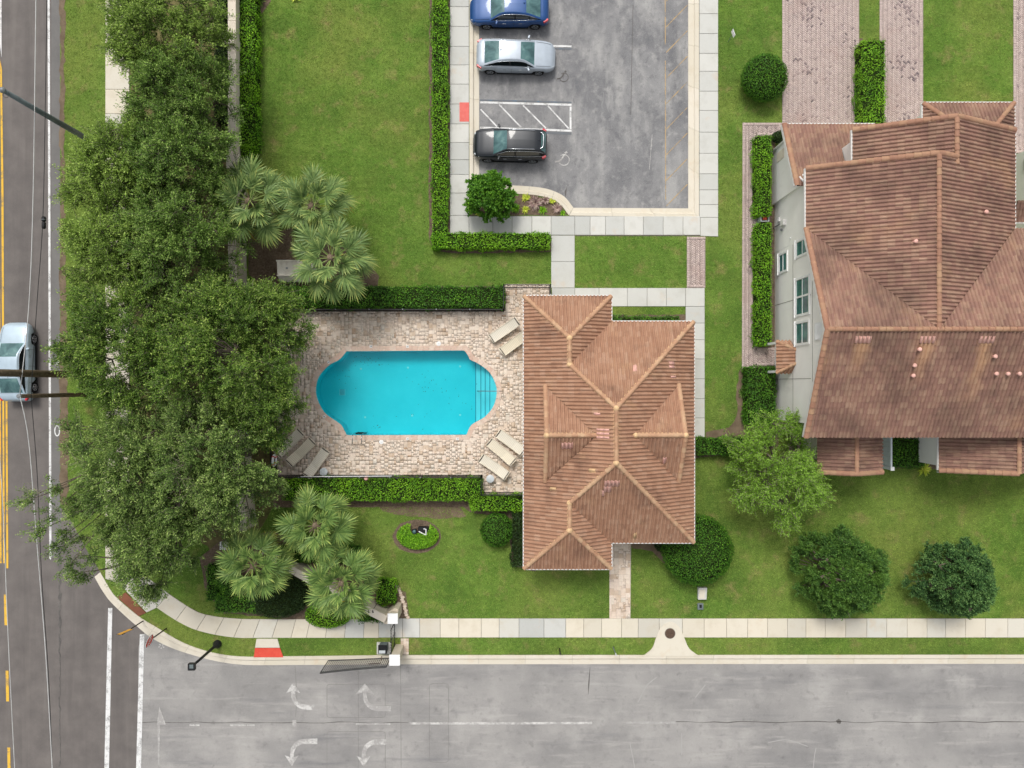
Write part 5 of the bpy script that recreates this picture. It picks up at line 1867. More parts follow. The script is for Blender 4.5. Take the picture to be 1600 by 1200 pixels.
gutter(nb, (29.2, 9.45), (33, 9.45), 3.0)


# ================================================================ PLANTS
def unit(v):
    return v / (np.linalg.norm(v, axis=-1, keepdims=True) + 1e-9)


def leaves(C, D, N, L, W):
    """rhombic leaves: centre, axis, normal, length, width"""
    D = unit(D)
    S = unit(np.cross(D, N))
    L = np.asarray(L)[:, None]
    W = np.asarray(W)[:, None]
    bend = unit(np.cross(S, D))
    V = np.stack([C - D * L * 0.5, C + S * W * 0.5 + bend * L * 0.08, C + D * L * 0.5, C - S * W * 0.5 + bend * L * 0.08], 1)
    F = np.arange(len(C) * 4).reshape(-1, 4)
    return V.reshape(-1, 3), F


def segs(A, B, r0, r1, sides=4):
    """a batch of straight tapered sticks"""
    A, B = np.asarray(A, float), np.asarray(B, float)
    D = unit(B - A)
    ref = np.where(np.abs(D[:, 2:3]) < 0.9, np.array([[0, 0, 1.0]]), np.array([[1.0, 0, 0]]))
    a = unit(np.cross(D, ref))
    b = np.cross(D, a)
    n = len(A)
    r0 = np.broadcast_to(r0, (n,))[:, None]
    r1 = np.broadcast_to(r1, (n,))[:, None]
    V = np.zeros((n, 2, sides, 3))
    for k in range(sides):
        t = 2 * math.pi * k / sides
        d = a * math.cos(t) + b * math.sin(t)
        V[:, 0, k] = A + d * r0
        V[:, 1, k] = B + d * r1
    base = (np.arange(n) * 2 * sides)[:, None]
    F = np.stack([np.concatenate([base + k, base + (k + 1) % sides, base + sides + (k + 1) % sides, base + sides + k], 1) for k in range(sides)], 1)
    return V.reshape(-1, 3), F.reshape(-1, 4)


def tree(name, label, cx, cy, rpx, h, mat, seed, group=None, ncl=80, ntw=12, nlf=46, leaf=0.11, aspect=0.38, spread=1.08, bare=0.0, stretch=(1, 1), dome=0.34, zc=None, fill=0.3,
         trunk_r=0.16, twig='twig', updraw=0.55, extra=(), lean=0.0, wob=1.0, tw_r=0.012):
    """a broad tree whose crown is built from leafy sprays on real branches"""
    r = np.random.default_rng(seed)
    zc = zc if zc is not None else h * 0.78
    X, Y = P(cx, cy, zc)
    R = rpx / PXM * (H - zc) / H
    root = thing(name, label, 'tree', (X, Y, 0), group=group)
    ph = r.uniform(0, 6.28, 5)
    am = r.uniform(0.05, 0.13, 5) * wob

    def rad(t):
        return R * (1 + sum(am[k] * np.sin((k + 2) * t + ph[k]) for k in range(5)))
    # spray centres
    n = ncl
    t = r.uniform(0, 2 * math.pi, n)
    q = np.sqrt(r.uniform(0, 1, n)) * 0.93
    rr_ = rad(t) * q
    x = rr_ * np.cos(t) * stretch[0]
    y = rr_ * np.sin(t) * stretch[1]
    bumps = 0.35 * np.sin(x * 1.9 + ph[0]) * np.cos(y * 2.2 + ph[1]) + 0.25 * np.sin(x * 3.7 + ph[2] + y * 2.9)
    ztop = h * (1 - dome * q ** 2.2) + bumps * h * 0.17
    low = r.uniform(0, 1, n) < fill
    depth = np.where(low, r.uniform(0.8, 2.4, n), np.abs(r.normal(0, 0.35, n)))
    z = np.maximum(ztop - depth * h / 8.0, h * 0.28)
    Cc = np.stack([x + X, y + Y, z], 1)
    for (ex, ey, ez) in extra:
        e = P(ex, ey, ez)
        Cc = np.vstack([Cc, [[e[0], e[1], ez]]])
    n = len(Cc)
    # skeleton: trunk, limbs, branches
    A_, B_, r0_, r1_ = [], [], [], []
    th = h * 0.28
    top = np.array([X + r.uniform(-0.2, 0.2), Y + r.uniform(-0.2, 0.2), th])
    mids = [np.array([X, Y, 0.0]), np.array([X + r.uniform(-.1, .1), Y + r.uniform(-.1, .1), th * 0.5]), top]
    for a, b, ra, rb in ((mids[0], mids[1], trunk_r * 1.35, trunk_r * 1.05), (mids[1], mids[2], trunk_r * 1.05, trunk_r * 0.9)):
        A_.append(a); B_.append(b); r0_.append(ra); r1_.append(rb)
    nodes = [top]
    nl = 8
    for k in range(nl):
        az = 2 * math.pi * (k + r.uniform(-0.3, 0.3)) / nl
        end_r = float(rad(np.array([az]))[0]) * r.uniform(0.55, 0.85)
        end = np.array([X + math.cos(az) * end_r, Y + math.sin(az) * end_r, h * r.uniform(0.6, 0.82)])
        prev, pr = top, trunk_r * 0.6
        for s in range(1, 5):
            f = s / 4
            p = top + (end - top) * np.array([f, f, f ** 0.75]) + r.normal(0, 0.10, 3)
            A_.append(prev); B_.append(p); r0_.append(pr); pr2 = trunk_r * 0.6 * (1 - 0.8 * f); r1_.append(pr2)
            prev, pr = p, pr2
            nodes.append(p)
    nodes = np.array(nodes)
    for c in Cc:
        d = np.linalg.norm(nodes - c, axis=1) + 0.8 * np.maximum(0, nodes[:, 2] - c[2] + 0.2)
        a = nodes[np.argmin(d)]
        m = (a + c) / 2 + np.array([r.normal(0, 0.12), r.normal(0, 0.12), -0.12])
        A_ += [a, m]; B_ += [m, c]; r0_ += [0.045, 0.032]; r1_ += [0.032, 0.018]
    V, F = segs(A_, B_, np.array(r0_), np.array(r1_), 6)
    npmesh('trunk', V, F, M['bark'], root, smooth=True)
    # twigs
    ci = np.repeat(np.arange(n), ntw)
    m = len(ci)
    outw = unit(Cc[ci] - np.array([X, Y, h * 0.35]))
    D = unit(outw * 0.75 + r.normal(0, 0.62, (m, 3)) + np.array([0, 0, updraw]) * r.uniform(0, 1, (m, 1)))
    D[:, 2] = np.maximum(D[:, 2], -0.25)
    Lt = r.uniform(0.45, 1.0, m) * spread
    T0 = Cc[ci] + r.normal(0, 0.10, (m, 3))
    T1 = T0 + D * Lt[:, None]
    Vt, Ft = segs(T0, T1 + D * 0.05, tw_r, tw_r * 0.5, 3)
    npmesh('twigs', Vt, Ft, M[twig], root)
    # leaves along the twigs
    clump = r.uniform(0, 1, n)
    isbare = r.uniform(0, 1, n) < bare
    li = np.repeat(np.arange(m), nlf)
    keep = ~(isbare[ci[li]] & (r.uniform(0, 1, len(li)) < 0.85))
    li = li[keep]
    k = len(li)
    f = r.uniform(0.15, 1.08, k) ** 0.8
    C = T0[li] + D[li] * (Lt[li] * f)[:, None] + r.normal(0, 0.075 * spread ** 0.5, (k, 3))
    LD = unit(D[li] + r.normal(0, 0.55, (k, 3)))
    LN = unit(np.array([0, 0, 1.0]) + r.normal(0, 0.5, (k, 3)))
    L = leaf * r.uniform(0.7, 1.35, k)
    V, F = leaves(C, LD, LN, L, L * aspect * r.uniform(0.8, 1.2, k))
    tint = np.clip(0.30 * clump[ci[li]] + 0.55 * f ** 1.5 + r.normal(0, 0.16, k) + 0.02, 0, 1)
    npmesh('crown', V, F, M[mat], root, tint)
    return root


OG = 'live oaks along the main road'
oaks = [
    (254, 36, 90, 7.6, 'leaf_olive', 'live oak hanging over the sidewalk at the top of the photo', dict(ncl=130)),
    (280, 146, 74, 7.2, 'leaf_mid', 'live oak beside the square wall pillar', dict(ncl=105)),
    (192, 262, 76, 7.3, 'leaf_olive', 'yellowish live oak at the foot of the slanting grey pole', dict(ncl=125)),
    (272, 248, 78, 7.3, 'leaf_mid', 'live oak beside the end of the wall hedge', dict(ncl=125)),
    (186, 380, 76, 7.4, 'leaf_olive', 'yellowish live oak across from the black cable splice', dict(ncl=125)),
    (270, 376, 90, 7.6, 'leaf_mid', 'dark live oak next to the pool side palms', dict(ncl=140)),
    (196, 535, 104, 8.2, 'leaf_bright', 'bright green live oak level with the moving car', dict(ncl=160, extra=((125, 470, 5.0), (130, 445, 5.5)))),
    (325, 555, 110, 8.4, 'leaf_bright', 'bright green live oak reaching over the pool fence', dict(ncl=170)),
    (412, 508, 62, 6.6, 'leaf_bright', 'small green live oak overhanging the north west pool deck', dict(ncl=80)),
    (204, 732, 98, 8.0, 'leaf_greyish', 'thin live oak with bare twigs reaching over the white edge line', dict(ncl=150, bare=0.14, extra=((48, 780, 7.5), (62, 770, 7.2), (85, 800, 7.2), (70, 825, 7.0), (95, 760, 7.2), (100, 850, 6.8), (112, 880, 6.5), (120, 800, 6.8), (110, 830, 6.5)))),
    (325, 725, 114, 8.2, 'leaf_greyish', 'live oak behind the loungers at the pool corner', dict(ncl=170, bare=0.04)),
    (244, 836, 84, 7.2, 'leaf_greyish', 'live oak above the brown tactile corner ramp', dict(ncl=120, bare=0.08, extra=((128, 868, 5.5), (140, 895, 5.2), (150, 870, 5.6), (135, 840, 5.8), (120, 895, 5.0)))),
    (405, 640, 54, 6.8, 'leaf_bright', 'narrow green live oak at the west edge of the pool deck', dict(ncl=64)),
]
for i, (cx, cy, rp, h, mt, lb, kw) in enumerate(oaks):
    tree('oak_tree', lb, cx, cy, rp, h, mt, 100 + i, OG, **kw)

tree('flowering_tree', 'lime green open branched tree at the house corner', 1215, 737, 74, 5.0, 'leaf_lime', 300, None, zc=3.2, ncl=150, ntw=13, nlf=26, leaf=0.10, spread=0.85, fill=0.2, dome=0.55, stretch=(0.98, 1.12), trunk_r=0.12, tw_r=0.013)
tree('street_tree', 'round dark green tree on the lawn nearer the clubhouse', 1311, 893, 68, 4.4, 'leaf_deep', 301, 'round trees on the south lawn', wob=0.7, zc=1.7, ncl=300, ntw=14, nlf=34, leaf=0.088, aspect=0.55, spread=0.4, fill=0.35, dome=0.75, trunk_r=0.1, twig='twig_dark', updraw=0.3)
tree('street_tree', 'smaller round dark tree on the lawn farther from the clubhouse', 1486, 902, 55, 4.2, 'leaf_darker', 302, 'round trees on the south lawn', wob=0.7, zc=1.6, ncl=240, ntw=14, nlf=34, leaf=0.088, aspect=0.55, spread=0.4, fill=0.35, dome=0.75, trunk_r=0.1, twig='twig_dark', updraw=0.3, extra=((1508, 952, 1.5), (1500, 948, 1.8)))
tree('small_tree', 'leafy green bush at the parking lot planting island', 766, 303, 37, 2.6, 'leaf_hedge_dark', 303, None, wob=0.4, ncl=130, ntw=12, nlf=22, leaf=0.12, aspect=0.55, spread=0.3, fill=0.4, dome=0.6, trunk_r=0.06, twig='twig_dark', updraw=0.3)


# ---------------------------------------------------------------- clipped hedges and balls
def hedge(label, rects_px, h, mat='leaf_hedge', seed=0, dens=330, leaf=0.085, name='hedge', group='clipped hedges', rough=0.08):
    """rects_px: plan boxes (px at the hedge top) that form one clipped hedge"""
    r = np.random.default_rng(seed)
    boxes = []
    for (a, b, c, d) in rects_px:
        p, q = P(a, d, h), P(c, b, h)
        boxes.append((p[0], p[1], q[0], q[1]))
    cx = np.mean([(b[0] + b[2]) / 2 for b in boxes])
    cy = np.mean([(b[1] + b[3]) / 2 for b in boxes])
    root = thing(name, label, 'hedge', (cx, cy, 0), group=group)
    core = MB()
    C, Nn = [], []
    for (x0, y0, x1, y1) in boxes:
        core.box(x0 + 0.07, x1 - 0.07, y0 + 0.07, y1 - 0.07, 0.0, h - 0.07)
        HARD.append([(x0, y0), (x1, y0), (x1, y1), (x0, y1)])
        n = int((x1 - x0) * (y1 - y0) * dens)
        u, v = r.uniform(x0, x1, n), r.uniform(y0, y1, n)
        e = np.minimum(np.minimum(u - x0, x1 - u), np.minimum(v - y0, y1 - v))
        drop = 0.10 * np.clip(1 - e / 0.14, 0, 1) ** 2
        zz = h - drop + rough * (np.sin(u * 5.1 + v * 2.3) * np.sin(v * 4.3 - u) * 0.7 + 0.5 * np.sin(u * 1.7 + 3 * v + seed)) + r.normal(0, 0.035, n) + np.where(r.uniform(0, 1, n) < 0.03, r.uniform(0.03, 0.14, n), 0)
        C.append(np.stack([u, v, zz], 1))
        Nn.append(np.tile([0, 0, 1.0], (n, 1)))
        for (ax, c0, lo, hi, sgn) in ((0, x0, y0, y1, -1), (0, x1, y0, y1, 1), (1, y0, x0, x1, -1), (1, y1, x0, x1, 1)):
            n = int((hi - lo) * h * dens * 0.75)
            s = r.uniform(lo, hi, n)
            zz = r.uniform(0.05, h, n)
            off = c0 + sgn * (r.normal(-0.01, 0.045, n) + 0.05 * np.sin(s * 4.1 + seed) + 0.05 * np.sin(s * 1.3 + 2 * seed) + 0.03 * np.sin(s * 9.3))
            p = np.stack([off, s, zz], 1) if ax == 0 else np.stack([s, off, zz], 1)
            C.append(p)
            nv = np.zeros((n, 3))
            nv[:, ax] = sgn
            nv[:, 2] = 0.4
            Nn.append(nv)
    core.build('branches', M['hedge_core'], root)
    C, Nn = np.concatenate(C), np.concatenate(Nn)
    n = len(C)
    # leaves of overlapping boxes that lie inside a neighbour are left out
    keep = np.ones(n, bool)
    for (x0, y0, x1, y1) in boxes:
        keep &= ~((C[:, 0] > x0 + 0.12) & (C[:, 0] < x1 - 0.12) & (C[:, 1] > y0 + 0.12) & (C[:, 1] < y1 - 0.12) & (C[:, 2] < h - 0.2))
    C, Nn = C[keep], Nn[keep]
    n = len(C)
    D = r.normal(0, 1, (n, 3)) + Nn * 0.4
    NN = unit(Nn + r.normal(0, 0.5, (n, 3)))
    D = D - NN * np.sum(D * NN, 1, keepdims=True) * 0.7
    L = leaf * r.uniform(0.7, 1.4, n)
    V, F = leaves(C, D, NN, L, L * 0.62)
    tint = np.clip(r.normal(0.42, 0.22, n) + 0.12 * np.sin(C[:, 0] * 7) * np.sin(C[:, 1] * 6.3) + 0.14 * np.sin(C[:, 0] * 1.9 + seed) * np.cos(C[:, 1] * 1.6), 0, 1)
    npmesh('foliage', V, F, M[mat], root, tint)
    return root


def ball(label, cx, cy, rx, ry, h, mat, seed, dens=420, leaf=0.075, name='round_shrub', group='clipped round shrubs', cat='shrub', zc=None, rz=None):
    r = np.random.default_rng(seed)
    zc = zc if zc is not None else h * 0.5
    rz = rz if rz is not None else h - zc
    X, Y = P(cx, cy, zc + rz * 0.3)
    k = (H - zc) / H / PXM
    ax, ay = rx * k, ry * k
    root = thing(name, label, cat, (X, Y, 0), group=group)
    area = 4 * math.pi * ((ax * ay) ** 1.6 / 3 + (ax * rz) ** 1.6 / 3 + (ay * rz) ** 1.6 / 3) ** (1 / 1.6)
    n = int(area * dens)
    d = unit(r.normal(0, 1, (n, 3)))
    d = d[(d[:, 2] > -0.75)]
    n = len(d)
    s = 1 + r.normal(0, 0.028, n) + 0.02 * np.sin(d[:, 0] * 9 + seed) * np.cos(d[:, 1] * 8)
    C = np.stack([X + d[:, 0] * ax * s, Y + d[:, 1] * ay * s, np.maximum(0.04, zc + d[:, 2] * rz * s)], 1)
    Nn = unit(np.stack([d[:, 0] / ax, d[:, 1] / ay, d[:, 2] / rz], 1))
    NN = unit(Nn + r.normal(0, 0.45, (n, 3)))
    D = r.normal(0, 1, (n, 3))
    D = D - NN * np.sum(D * NN, 1, keepdims=True) * 0.7
    L = leaf * r.uniform(0.7, 1.4, n)
    V, F = leaves(C, D, NN, L, L * 0.6)
    npmesh('foliage', V, F, M[mat], root, np.clip(r.normal(0.42, 0.22, n), 0, 1))
    mb = MB()
    prof = []
    for q in range(9):
        t = -math.pi / 2 + math.pi * q / 8
        prof.append((max(0.01, 0.95 * math.cos(t)), math.sin(t) * 0.95))
    mb.lathe(prof, (0, 0, 0), 16)
    mb.v = [(X + a * ax, Y + b * ay, max(0.0, zc + c * rz)) for a, b, c in mb.v]
    mb.build('branches', M['hedge_core'], root, True)
    HARD.append([(X + ax * 0.8 * math.cos(t), Y + ay * 0.8 * math.sin(t)) for t in np.linspace(0, 6.28, 13)[:-1]])
    return root


hedge('long clipped hedge turning the corner beside the parking sidewalk', [(675, -40, 699, 388), (675, 363, 859, 388)], 0.75, seed=21)
hedge('tall clipped hedge beside the stone wall', [(372, -40, 399, 232), (374, 225, 394, 243)], 1.1, 'leaf_hedge', seed=22)
hedge('wide clipped hedge along the north pool fence', [(433, 447, 787, 480)], 1.0, 'leaf_hedge_dark', seed=23)
hedge('wide clipped hedge along the south pool fence', [(443, 749, 752, 783)], 1.0, seed=24)
hedge('short clipped hedge between the south pool fence and clubhouse', [(736, 774, 822, 799)], 0.9, seed=25)
hedge('narrow clipped hedge beside the house nearest the driveway', [(1182, 211, 1206, 335)], 1.0, 'leaf_hedge', seed=26, group='clipped hedges')
hedge('narrow clipped hedge beside the house below the red utility box', [(1183, 348, 1206, 540)], 1.0, 'leaf_hedge', seed=27)
hedge('broad clipped hedge below the brick path at the house', [(1167, 573, 1213, 664)], 1.0, 'leaf_hedge_dark', seed=28)
hedge('clipped hedge linking the clubhouse to the lime green tree', [(1084, 684, 1162, 711)], 0.8, 'leaf_hedge_dark', seed=29)
hedge('clipped hedge between the two brick driveways', [(1347, 62, 1384, 196)], 1.1, 'leaf_hedge', seed=30)
hedge('low hedge under the clubhouse eave by the grey sidewalk', [(956, 494, 1062, 508)], 0.5, 'leaf_hedge_dark', seed=31)
hedge('dark hedge filling the gap behind the house', [(1394, 686, 1446, 730)], 0.7, 'leaf_hedge_dark', seed=32)
hedge('dark shrubbery against the clubhouse wall by the round shrub', [(800, 800, 834, 886)], 0.8, 'leaf_shrub', seed=33)
hedge('small square hedge at the corner of the sign wall', [(588, 908, 617, 944)], 0.7, 'leaf_hedge', seed=34)
hedge('small hedge in front of the gate pillar wall', [(560, 952, 604, 972)], 0.5, 'leaf_hedge_dark', seed=35)
hedge('dark clipped hedge in front of the sign wall near the corner', [(322, 884, 352, 940), (335, 905, 400, 958)], 0.9, 'leaf_hedge_dark', seed=36)
hedge('dense dark hedge behind the stone wall under the oaks', [(334, -40, 352, 190)], 1.0, 'leaf_shrub', seed=37)
hedge('green hedge between the palms and the sign wall', [(430, 855, 560, 880)], 0.7, 'leaf_hedge_dark', seed=38)
ball('round clipped shrub beside the wide brick driveway', 1197, 119, 35, 36, 1.9, 'leaf_hedge_dark', 41)
ball('round clipped shrub beside the clubhouse south hedge', 776, 829, 25, 26, 1.3, 'leaf_hedge_dark', 42)
ball('big round clipped shrub at the clubhouse south east corner', 1092, 861, 54, 54, 2.2, 'leaf_hedge_dark', 43)
ball('oval dark shrub in front of the entrance sign wall', 432, 932, 50, 34, 1.2, 'leaf_shrub', 44)
ball('round green shrub bulging over the corner sidewalk', 512, 962, 36, 20, 0.9, 'leaf_hedge', 45)
ball('small dark shrub tucked beside the clubhouse eave corner', 1040, 850, 17, 14, 0.9, 'leaf_shrub', 46)
ball('small round shrub at the house garage corner', 1219, 213, 12, 9, 0.8, 'leaf_shrub', 47)
# crescent of low planting in the oval bed
r = np.random.default_rng(48)
cres = thing('low_planting', 'bright crescent of low clipped planting around the floodlights', 'shrub', (*P(652, 842), 0))
n = 5200
t = r.uniform(0, 2 * math.pi, n)
q = np.sqrt(r.uniform(0, 1, n))
u, v = 652 + 33 * q * np.cos(t), 838 + 21.5 * q * np.sin(t)
keep = ~((np.abs(u - 656) < 15 - np.clip(v - 826, 0, 30) * 0.5) & (v < 833))
keep &= v > 819
u, v = u[keep], v[keep]
n = len(u)
k = (H - 0.4) / H / PXM
e = np.clip((1 - np.hypot((u - 652) / 33, (v - 838) / 21.5)) * 3, 0, 1)
C = np.stack([(u - 800) * k, (600 - v) * k, 0.12 + 0.33 * e ** 0.5 + r.normal(0, 0.03, n)], 1)
NN = unit(np.array([0, 0, 1.0]) + r.normal(0, 0.5, (n, 3)))
D = r.normal(0, 1, (n, 3))
L = 0.085 * r.uniform(0.7, 1.4, n)
V, F = leaves(C, D, NN, L, L * 0.6)
npmesh('foliage', V, F, M['leaf_hedge'], cres, np.clip(r.normal(0.55, 0.22, n), 0, 1))
mb = MB()
mb.prism([((652 + 31 * math.cos(t) - 800) * k, (600 - (840 + 18 * math.sin(t))) * k) for t in np.linspace(-0.15, math.pi + 0.15, 14)], 0.0, 0.28)
mb.build('branches', M['hedge_core'], cres)


def tuft(label, px, py, rad, n, mat, seed, h=0.4, name='garden_plant', group=None, w=0.05, cat='plant'):
    """a clump of strap leaves fanning from one point"""
    r = np.random.default_rng(seed)
    X, Y = P(px, py)
    root = None
    t = r.uniform(0, 6.28, n)
    el = r.uniform(0.3, 1.2, n)
    L = rad * r.uniform(0.7, 1.1, n)
    d = np.stack([np.cos(t) * np.cos(el), np.sin(t) * np.cos(el), np.sin(el)], 1)
    s = np.stack([-np.sin(t), np.cos(t), np.zeros(n)], 1)
    b = np.array([X, Y, 0.0])
    A = b + d * (L * 0.1)[:, None]
    Mid = b + d * (L * 0.6)[:, None]
    Tip = b + d * L[:, None] - np.array([0, 0, 1.0]) * (L * 0.2)[:, None]
    V = np.stack([A - s * w * 0.3, A + s * w * 0.3, Mid + s * w * 0.5, Mid - s * w * 0.5, Tip + s * w * 0.08, Tip - s * w * 0.08], 1)
    V[:, :, 2] = np.maximum(V[:, :, 2], 0.012)
    base = (np.arange(n) * 6)[:, None, None]
    F = (base + np.array([[0, 1, 2, 3], [3, 2, 4, 5]])[None]).reshape(-1, 4)
    o = npmesh(name, V.reshape(-1, 3), F, M[mat], None, np.repeat(np.clip(r.normal(0.5, 0.25, n), 0, 1), 2))
    tag(o, label, cat, group)
    return o


PI_G = 'small plants in the parking island'
for i, (px, py, rd, mt, nn, lb) in enumerate((
        (822, 310, 0.35, 'leaf_yellowish', 60, 'yellow green plant nearest the parking island bush'), (836, 318, 0.6, 'leaf_purple', 90, 'large purplish spiky plant in the middle of the parking island'),
        (821, 328, 0.34, 'leaf_yellowish', 60, 'yellow green plant at the sidewalk edge of the parking island'), (848, 329, 0.36, 'leaf_hedge', 60, 'green leafy plant in the middle of the parking island edge'),
        (862, 315, 0.3, 'leaf_yellowish', 50, 'bright yellow plant near the curved parking kerb'), (852, 314, 0.4, 'leaf_purple', 60, 'purplish plant beside the bright yellow one in the island'),
        (871, 326, 0.42, 'leaf_purple', 70, 'pale purplish plant nearest the tip of the parking island'), (879, 333, 0.25, 'leaf_hedge', 40, 'small green plant at the tip of the parking island'),
        (806, 326, 0.4, 'leaf_hedge', 60, 'broad green plant under the parking island bush'), (748, 334, 0.25, 'leaf_yellowish', 40, 'yellow green plant at the corner of the parking sidewalk'))):
    tuft(lb, px, py, rd, nn, mt, 60 + i, group=PI_G)
tuft('bright lime plant growing beside the back hedge of the house', 1443, 733, 0.55, 60, 'leaf_yellowish', 80, w=0.07)
tuft('pale grey green weed beside the dirt track', 1160, 614, 0.45, 70, 'leaf_greyish', 81)
tuft('pale striped plant at the top edge by the wall hedge', 409, 2, 0.5, 70, 'leaf_greyish', 82)
tuft('small lime plant at the top edge of the lawn', 462, -4, 0.45, 60, 'leaf_yellowish', 83)


# ---------------------------------------------------------------- sabal palms
def frond_mesh(name, Lp, Lb, nseg, spread, droop, mat, seed):
    r = random.Random(seed)
    V, F, T = [], [], []

    def quad(a, b, c, d, t):
        n0 = len(V)
        V.extend([a, b, c, d])
        F.append((n0, n0 + 1, n0 + 2, n0 + 3))
        T.append(t)
    # petiole arching
    def arc(x):
        return -0.10 * (x / (Lp + 0.4)) ** 2 * (Lp + 0.4)
    st = 5
    for i in range(st):
        a, b = Lp * i / st, Lp * (i + 1) / st
        w0, w1 = 0.028 - 0.012 * i / st, 0.028 - 0.012 * (i + 1) / st
        quad((a, -w0, arc(a)), (b, -w1, arc(b)), (b, w1, arc(b)), (a, w0, arc(a)), 0.75)
    hz = arc(Lp)
    for k in range(nseg):
        f = (k + 0.5) / nseg * 2 - 1
        th = f * spread + r.uniform(-0.04, 0.04)
        root = (Lp + 0.30 * (1 - abs(f)) ** 1.2, 0.02 * f, hz - 0.05 * (1 - abs(f)))
        L = Lb * (1 - 0.28 * abs(f) ** 1.5) * r.uniform(0.86, 1.08)
        dx, dy = math.cos(th), math.sin(th)
        fold = 0.22 * abs(f)
        sx, sy = -dy, dx
        pts = []
        for (q, w) in ((0.0, 0.008), (0.38, 0.042), (0.72, 0.028), (1.0, 0.004)):
            z = root[2] + L * (fold * q - droop * q ** 2.2) + r.uniform(-0.012, 0.012)
            pts.append((root[0] + dx * L * q, root[1] + dy * L * q, z, w))
        t0 = r.uniform(0.05, 0.75)
        for i in range(3):
            a, b = pts[i], pts[i + 1]
            tilt = 0.5 * (1 if k % 2 else -1)
            quad((a[0] - sx * a[3], a[1] - sy * a[3], a[2] - a[3] * tilt), (b[0] - sx * b[3], b[1] - sy * b[3], b[2] - b[3] * tilt),
                 (b[0] + sx * b[3], b[1] + sy * b[3], b[2] + b[3] * tilt), (a[0] + sx * a[3], a[1] + sy * a[3], a[2] + a[3] * tilt), min(1, t0 + 0.13 * i))
    me = bpy.data.meshes.new(name)
    me.from_pydata(V, [], F)
    at = me.attributes.new('tint', 'FLOAT', 'FACE')
    at.data.foreach_set('value', np.array(T, dtype=np.float32))
    me.materials.append(M[mat])
    me.update()
    return me


FRONDS = {}
for pal in ('frond', 'frond_green'):
    FRONDS[pal] = [frond_mesh('frond', 0.6, 0.78, 24, 1.5, 0.15, pal, 1), frond_mesh('frond', 1.05, 0.86, 26, 1.9, 0.30, pal, 2), frond_mesh('frond', 1.25, 0.88, 26, 2.0, 0.42, pal, 3), frond_mesh('frond', 1.25, 0.82, 24, 1.8, 0.5, 'frond_old', 4)]


def palm(label, cx, cy, h, seed, pal, scale=1.0, n=33, group='sabal palms'):
    r = random.Random(seed)
    X, Y = P(cx, cy, h)
    root = thing('palm_tree', label, 'palm tree', (X, Y, 0), group=group)
    pts, rs = [], []
    for i in range(13):
        f = i / 12
        pts.append((X + 0.06 * math.sin(f * 3 + seed), Y + 0.05 * math.cos(f * 2 + seed), f * h))
        rs.append(0.19 + 0.02 * (i % 2) - 0.02 * f + (0.07 if i == 0 else 0))
    MB().tube(pts, rs, 12).build('trunk', M['palm_bark'], root, True)
    # boots: the old leaf bases under the crown
    mb = MB()
    for k in range(22):
        a = k * 2.4
        z = h - 0.9 + 0.9 * k / 22
        mb.tube([(X + 0.15 * math.cos(a), Y + 0.15 * math.sin(a), z), (X + 0.38 * math.cos(a), Y + 0.38 * math.sin(a), z + 0.22)], [0.05, 0.02], 4)
    mb.build('leaf_bases', M['palm_bark'], root)
    for k in range(n):
        f = k / (n - 1)
        yaw = k * 2.39996 + r.uniform(-0.25, 0.25)
        pitch = math.radians(62 - 100 * f ** 0.85 + r.uniform(-12, 12))
        if f < 0.25:
            me = FRONDS[pal][0]
        elif f < 0.55:
            me = FRONDS[pal][1]
        elif f < 0.84 or r.random() < 0.45:
            me = FRONDS[pal][2]
        else:
            me = FRONDS[pal][3]
        o = bpy.data.objects.new('frond', me)
        COL.objects.link(o)
        o.parent = root
        s = scale * r.uniform(0.9, 1.1)
        roll = r.uniform(-0.35, 0.35)
        mt = Matrix.Translation((0.08 * math.cos(yaw), 0.08 * math.sin(yaw), h - 0.1 - 0.35 * f)) @ Matrix.Rotation(yaw, 4, 'Z') @ Matrix.Rotation(-pitch, 4, 'Y') @ Matrix.Rotation(roll, 4, 'X') @ Matrix.Scale(s, 4)
        o.matrix_basis = mt
    HARD.append([(X + 0.5 * math.cos(t), Y + 0.5 * math.sin(t)) for t in np.linspace(0, 6.28, 9)[:-1]])
    return root


palm('blue green palm leaning over the stone wall', 388, 312, 4.4, 1, 'frond', 1.1)
palm('blue green palm nearest the big lawn', 487, 320, 4.2, 2, 'frond', 1.05)
palm('blue green palm over the pale pump box', 516, 402, 4.6, 3, 'frond', 1.12)
palm('green palm nearest the small front lawn bed', 491, 823, 4.2, 4, 'frond_green', 0.98)
palm('green palm nearest the main road corner', 393, 886, 4.2, 5, 'frond_green', 0.98)
palm('green palm over the gate end of the sign wall', 532, 912, 4.4, 6, 'frond_green', 1.02)


# ================================================================ CARS
def interp(xs, ys, x):
    xs, ys = np.array(xs), np.array(ys)
    # monotone-ish smooth interpolation
    m = np.gradient(ys, xs)
    out = []
    for v in np.atleast_1d(x):
        i = int(np.clip(np.searchsorted(xs, v) - 1, 0, len(xs) - 2))
        h = xs[i + 1] - xs[i]
        t = (v - xs[i]) / h
        s = (ys[i + 1] - ys[i]) / h
        m0 = np.clip(m[i], -3 * abs(s), 3 * abs(s)) if s else 0
        m1 = np.clip(m[i + 1], -3 * abs(s), 3 * abs(s)) if s else 0
        out.append((2 * t ** 3 - 3 * t ** 2 + 1) * ys[i] + (t ** 3 - 2 * t ** 2 + t) * h * m0 + (-2 * t ** 3 + 3 * t ** 2) * ys[i + 1] + (t ** 3 - t ** 2) * h * m1)
    return np.array(out)


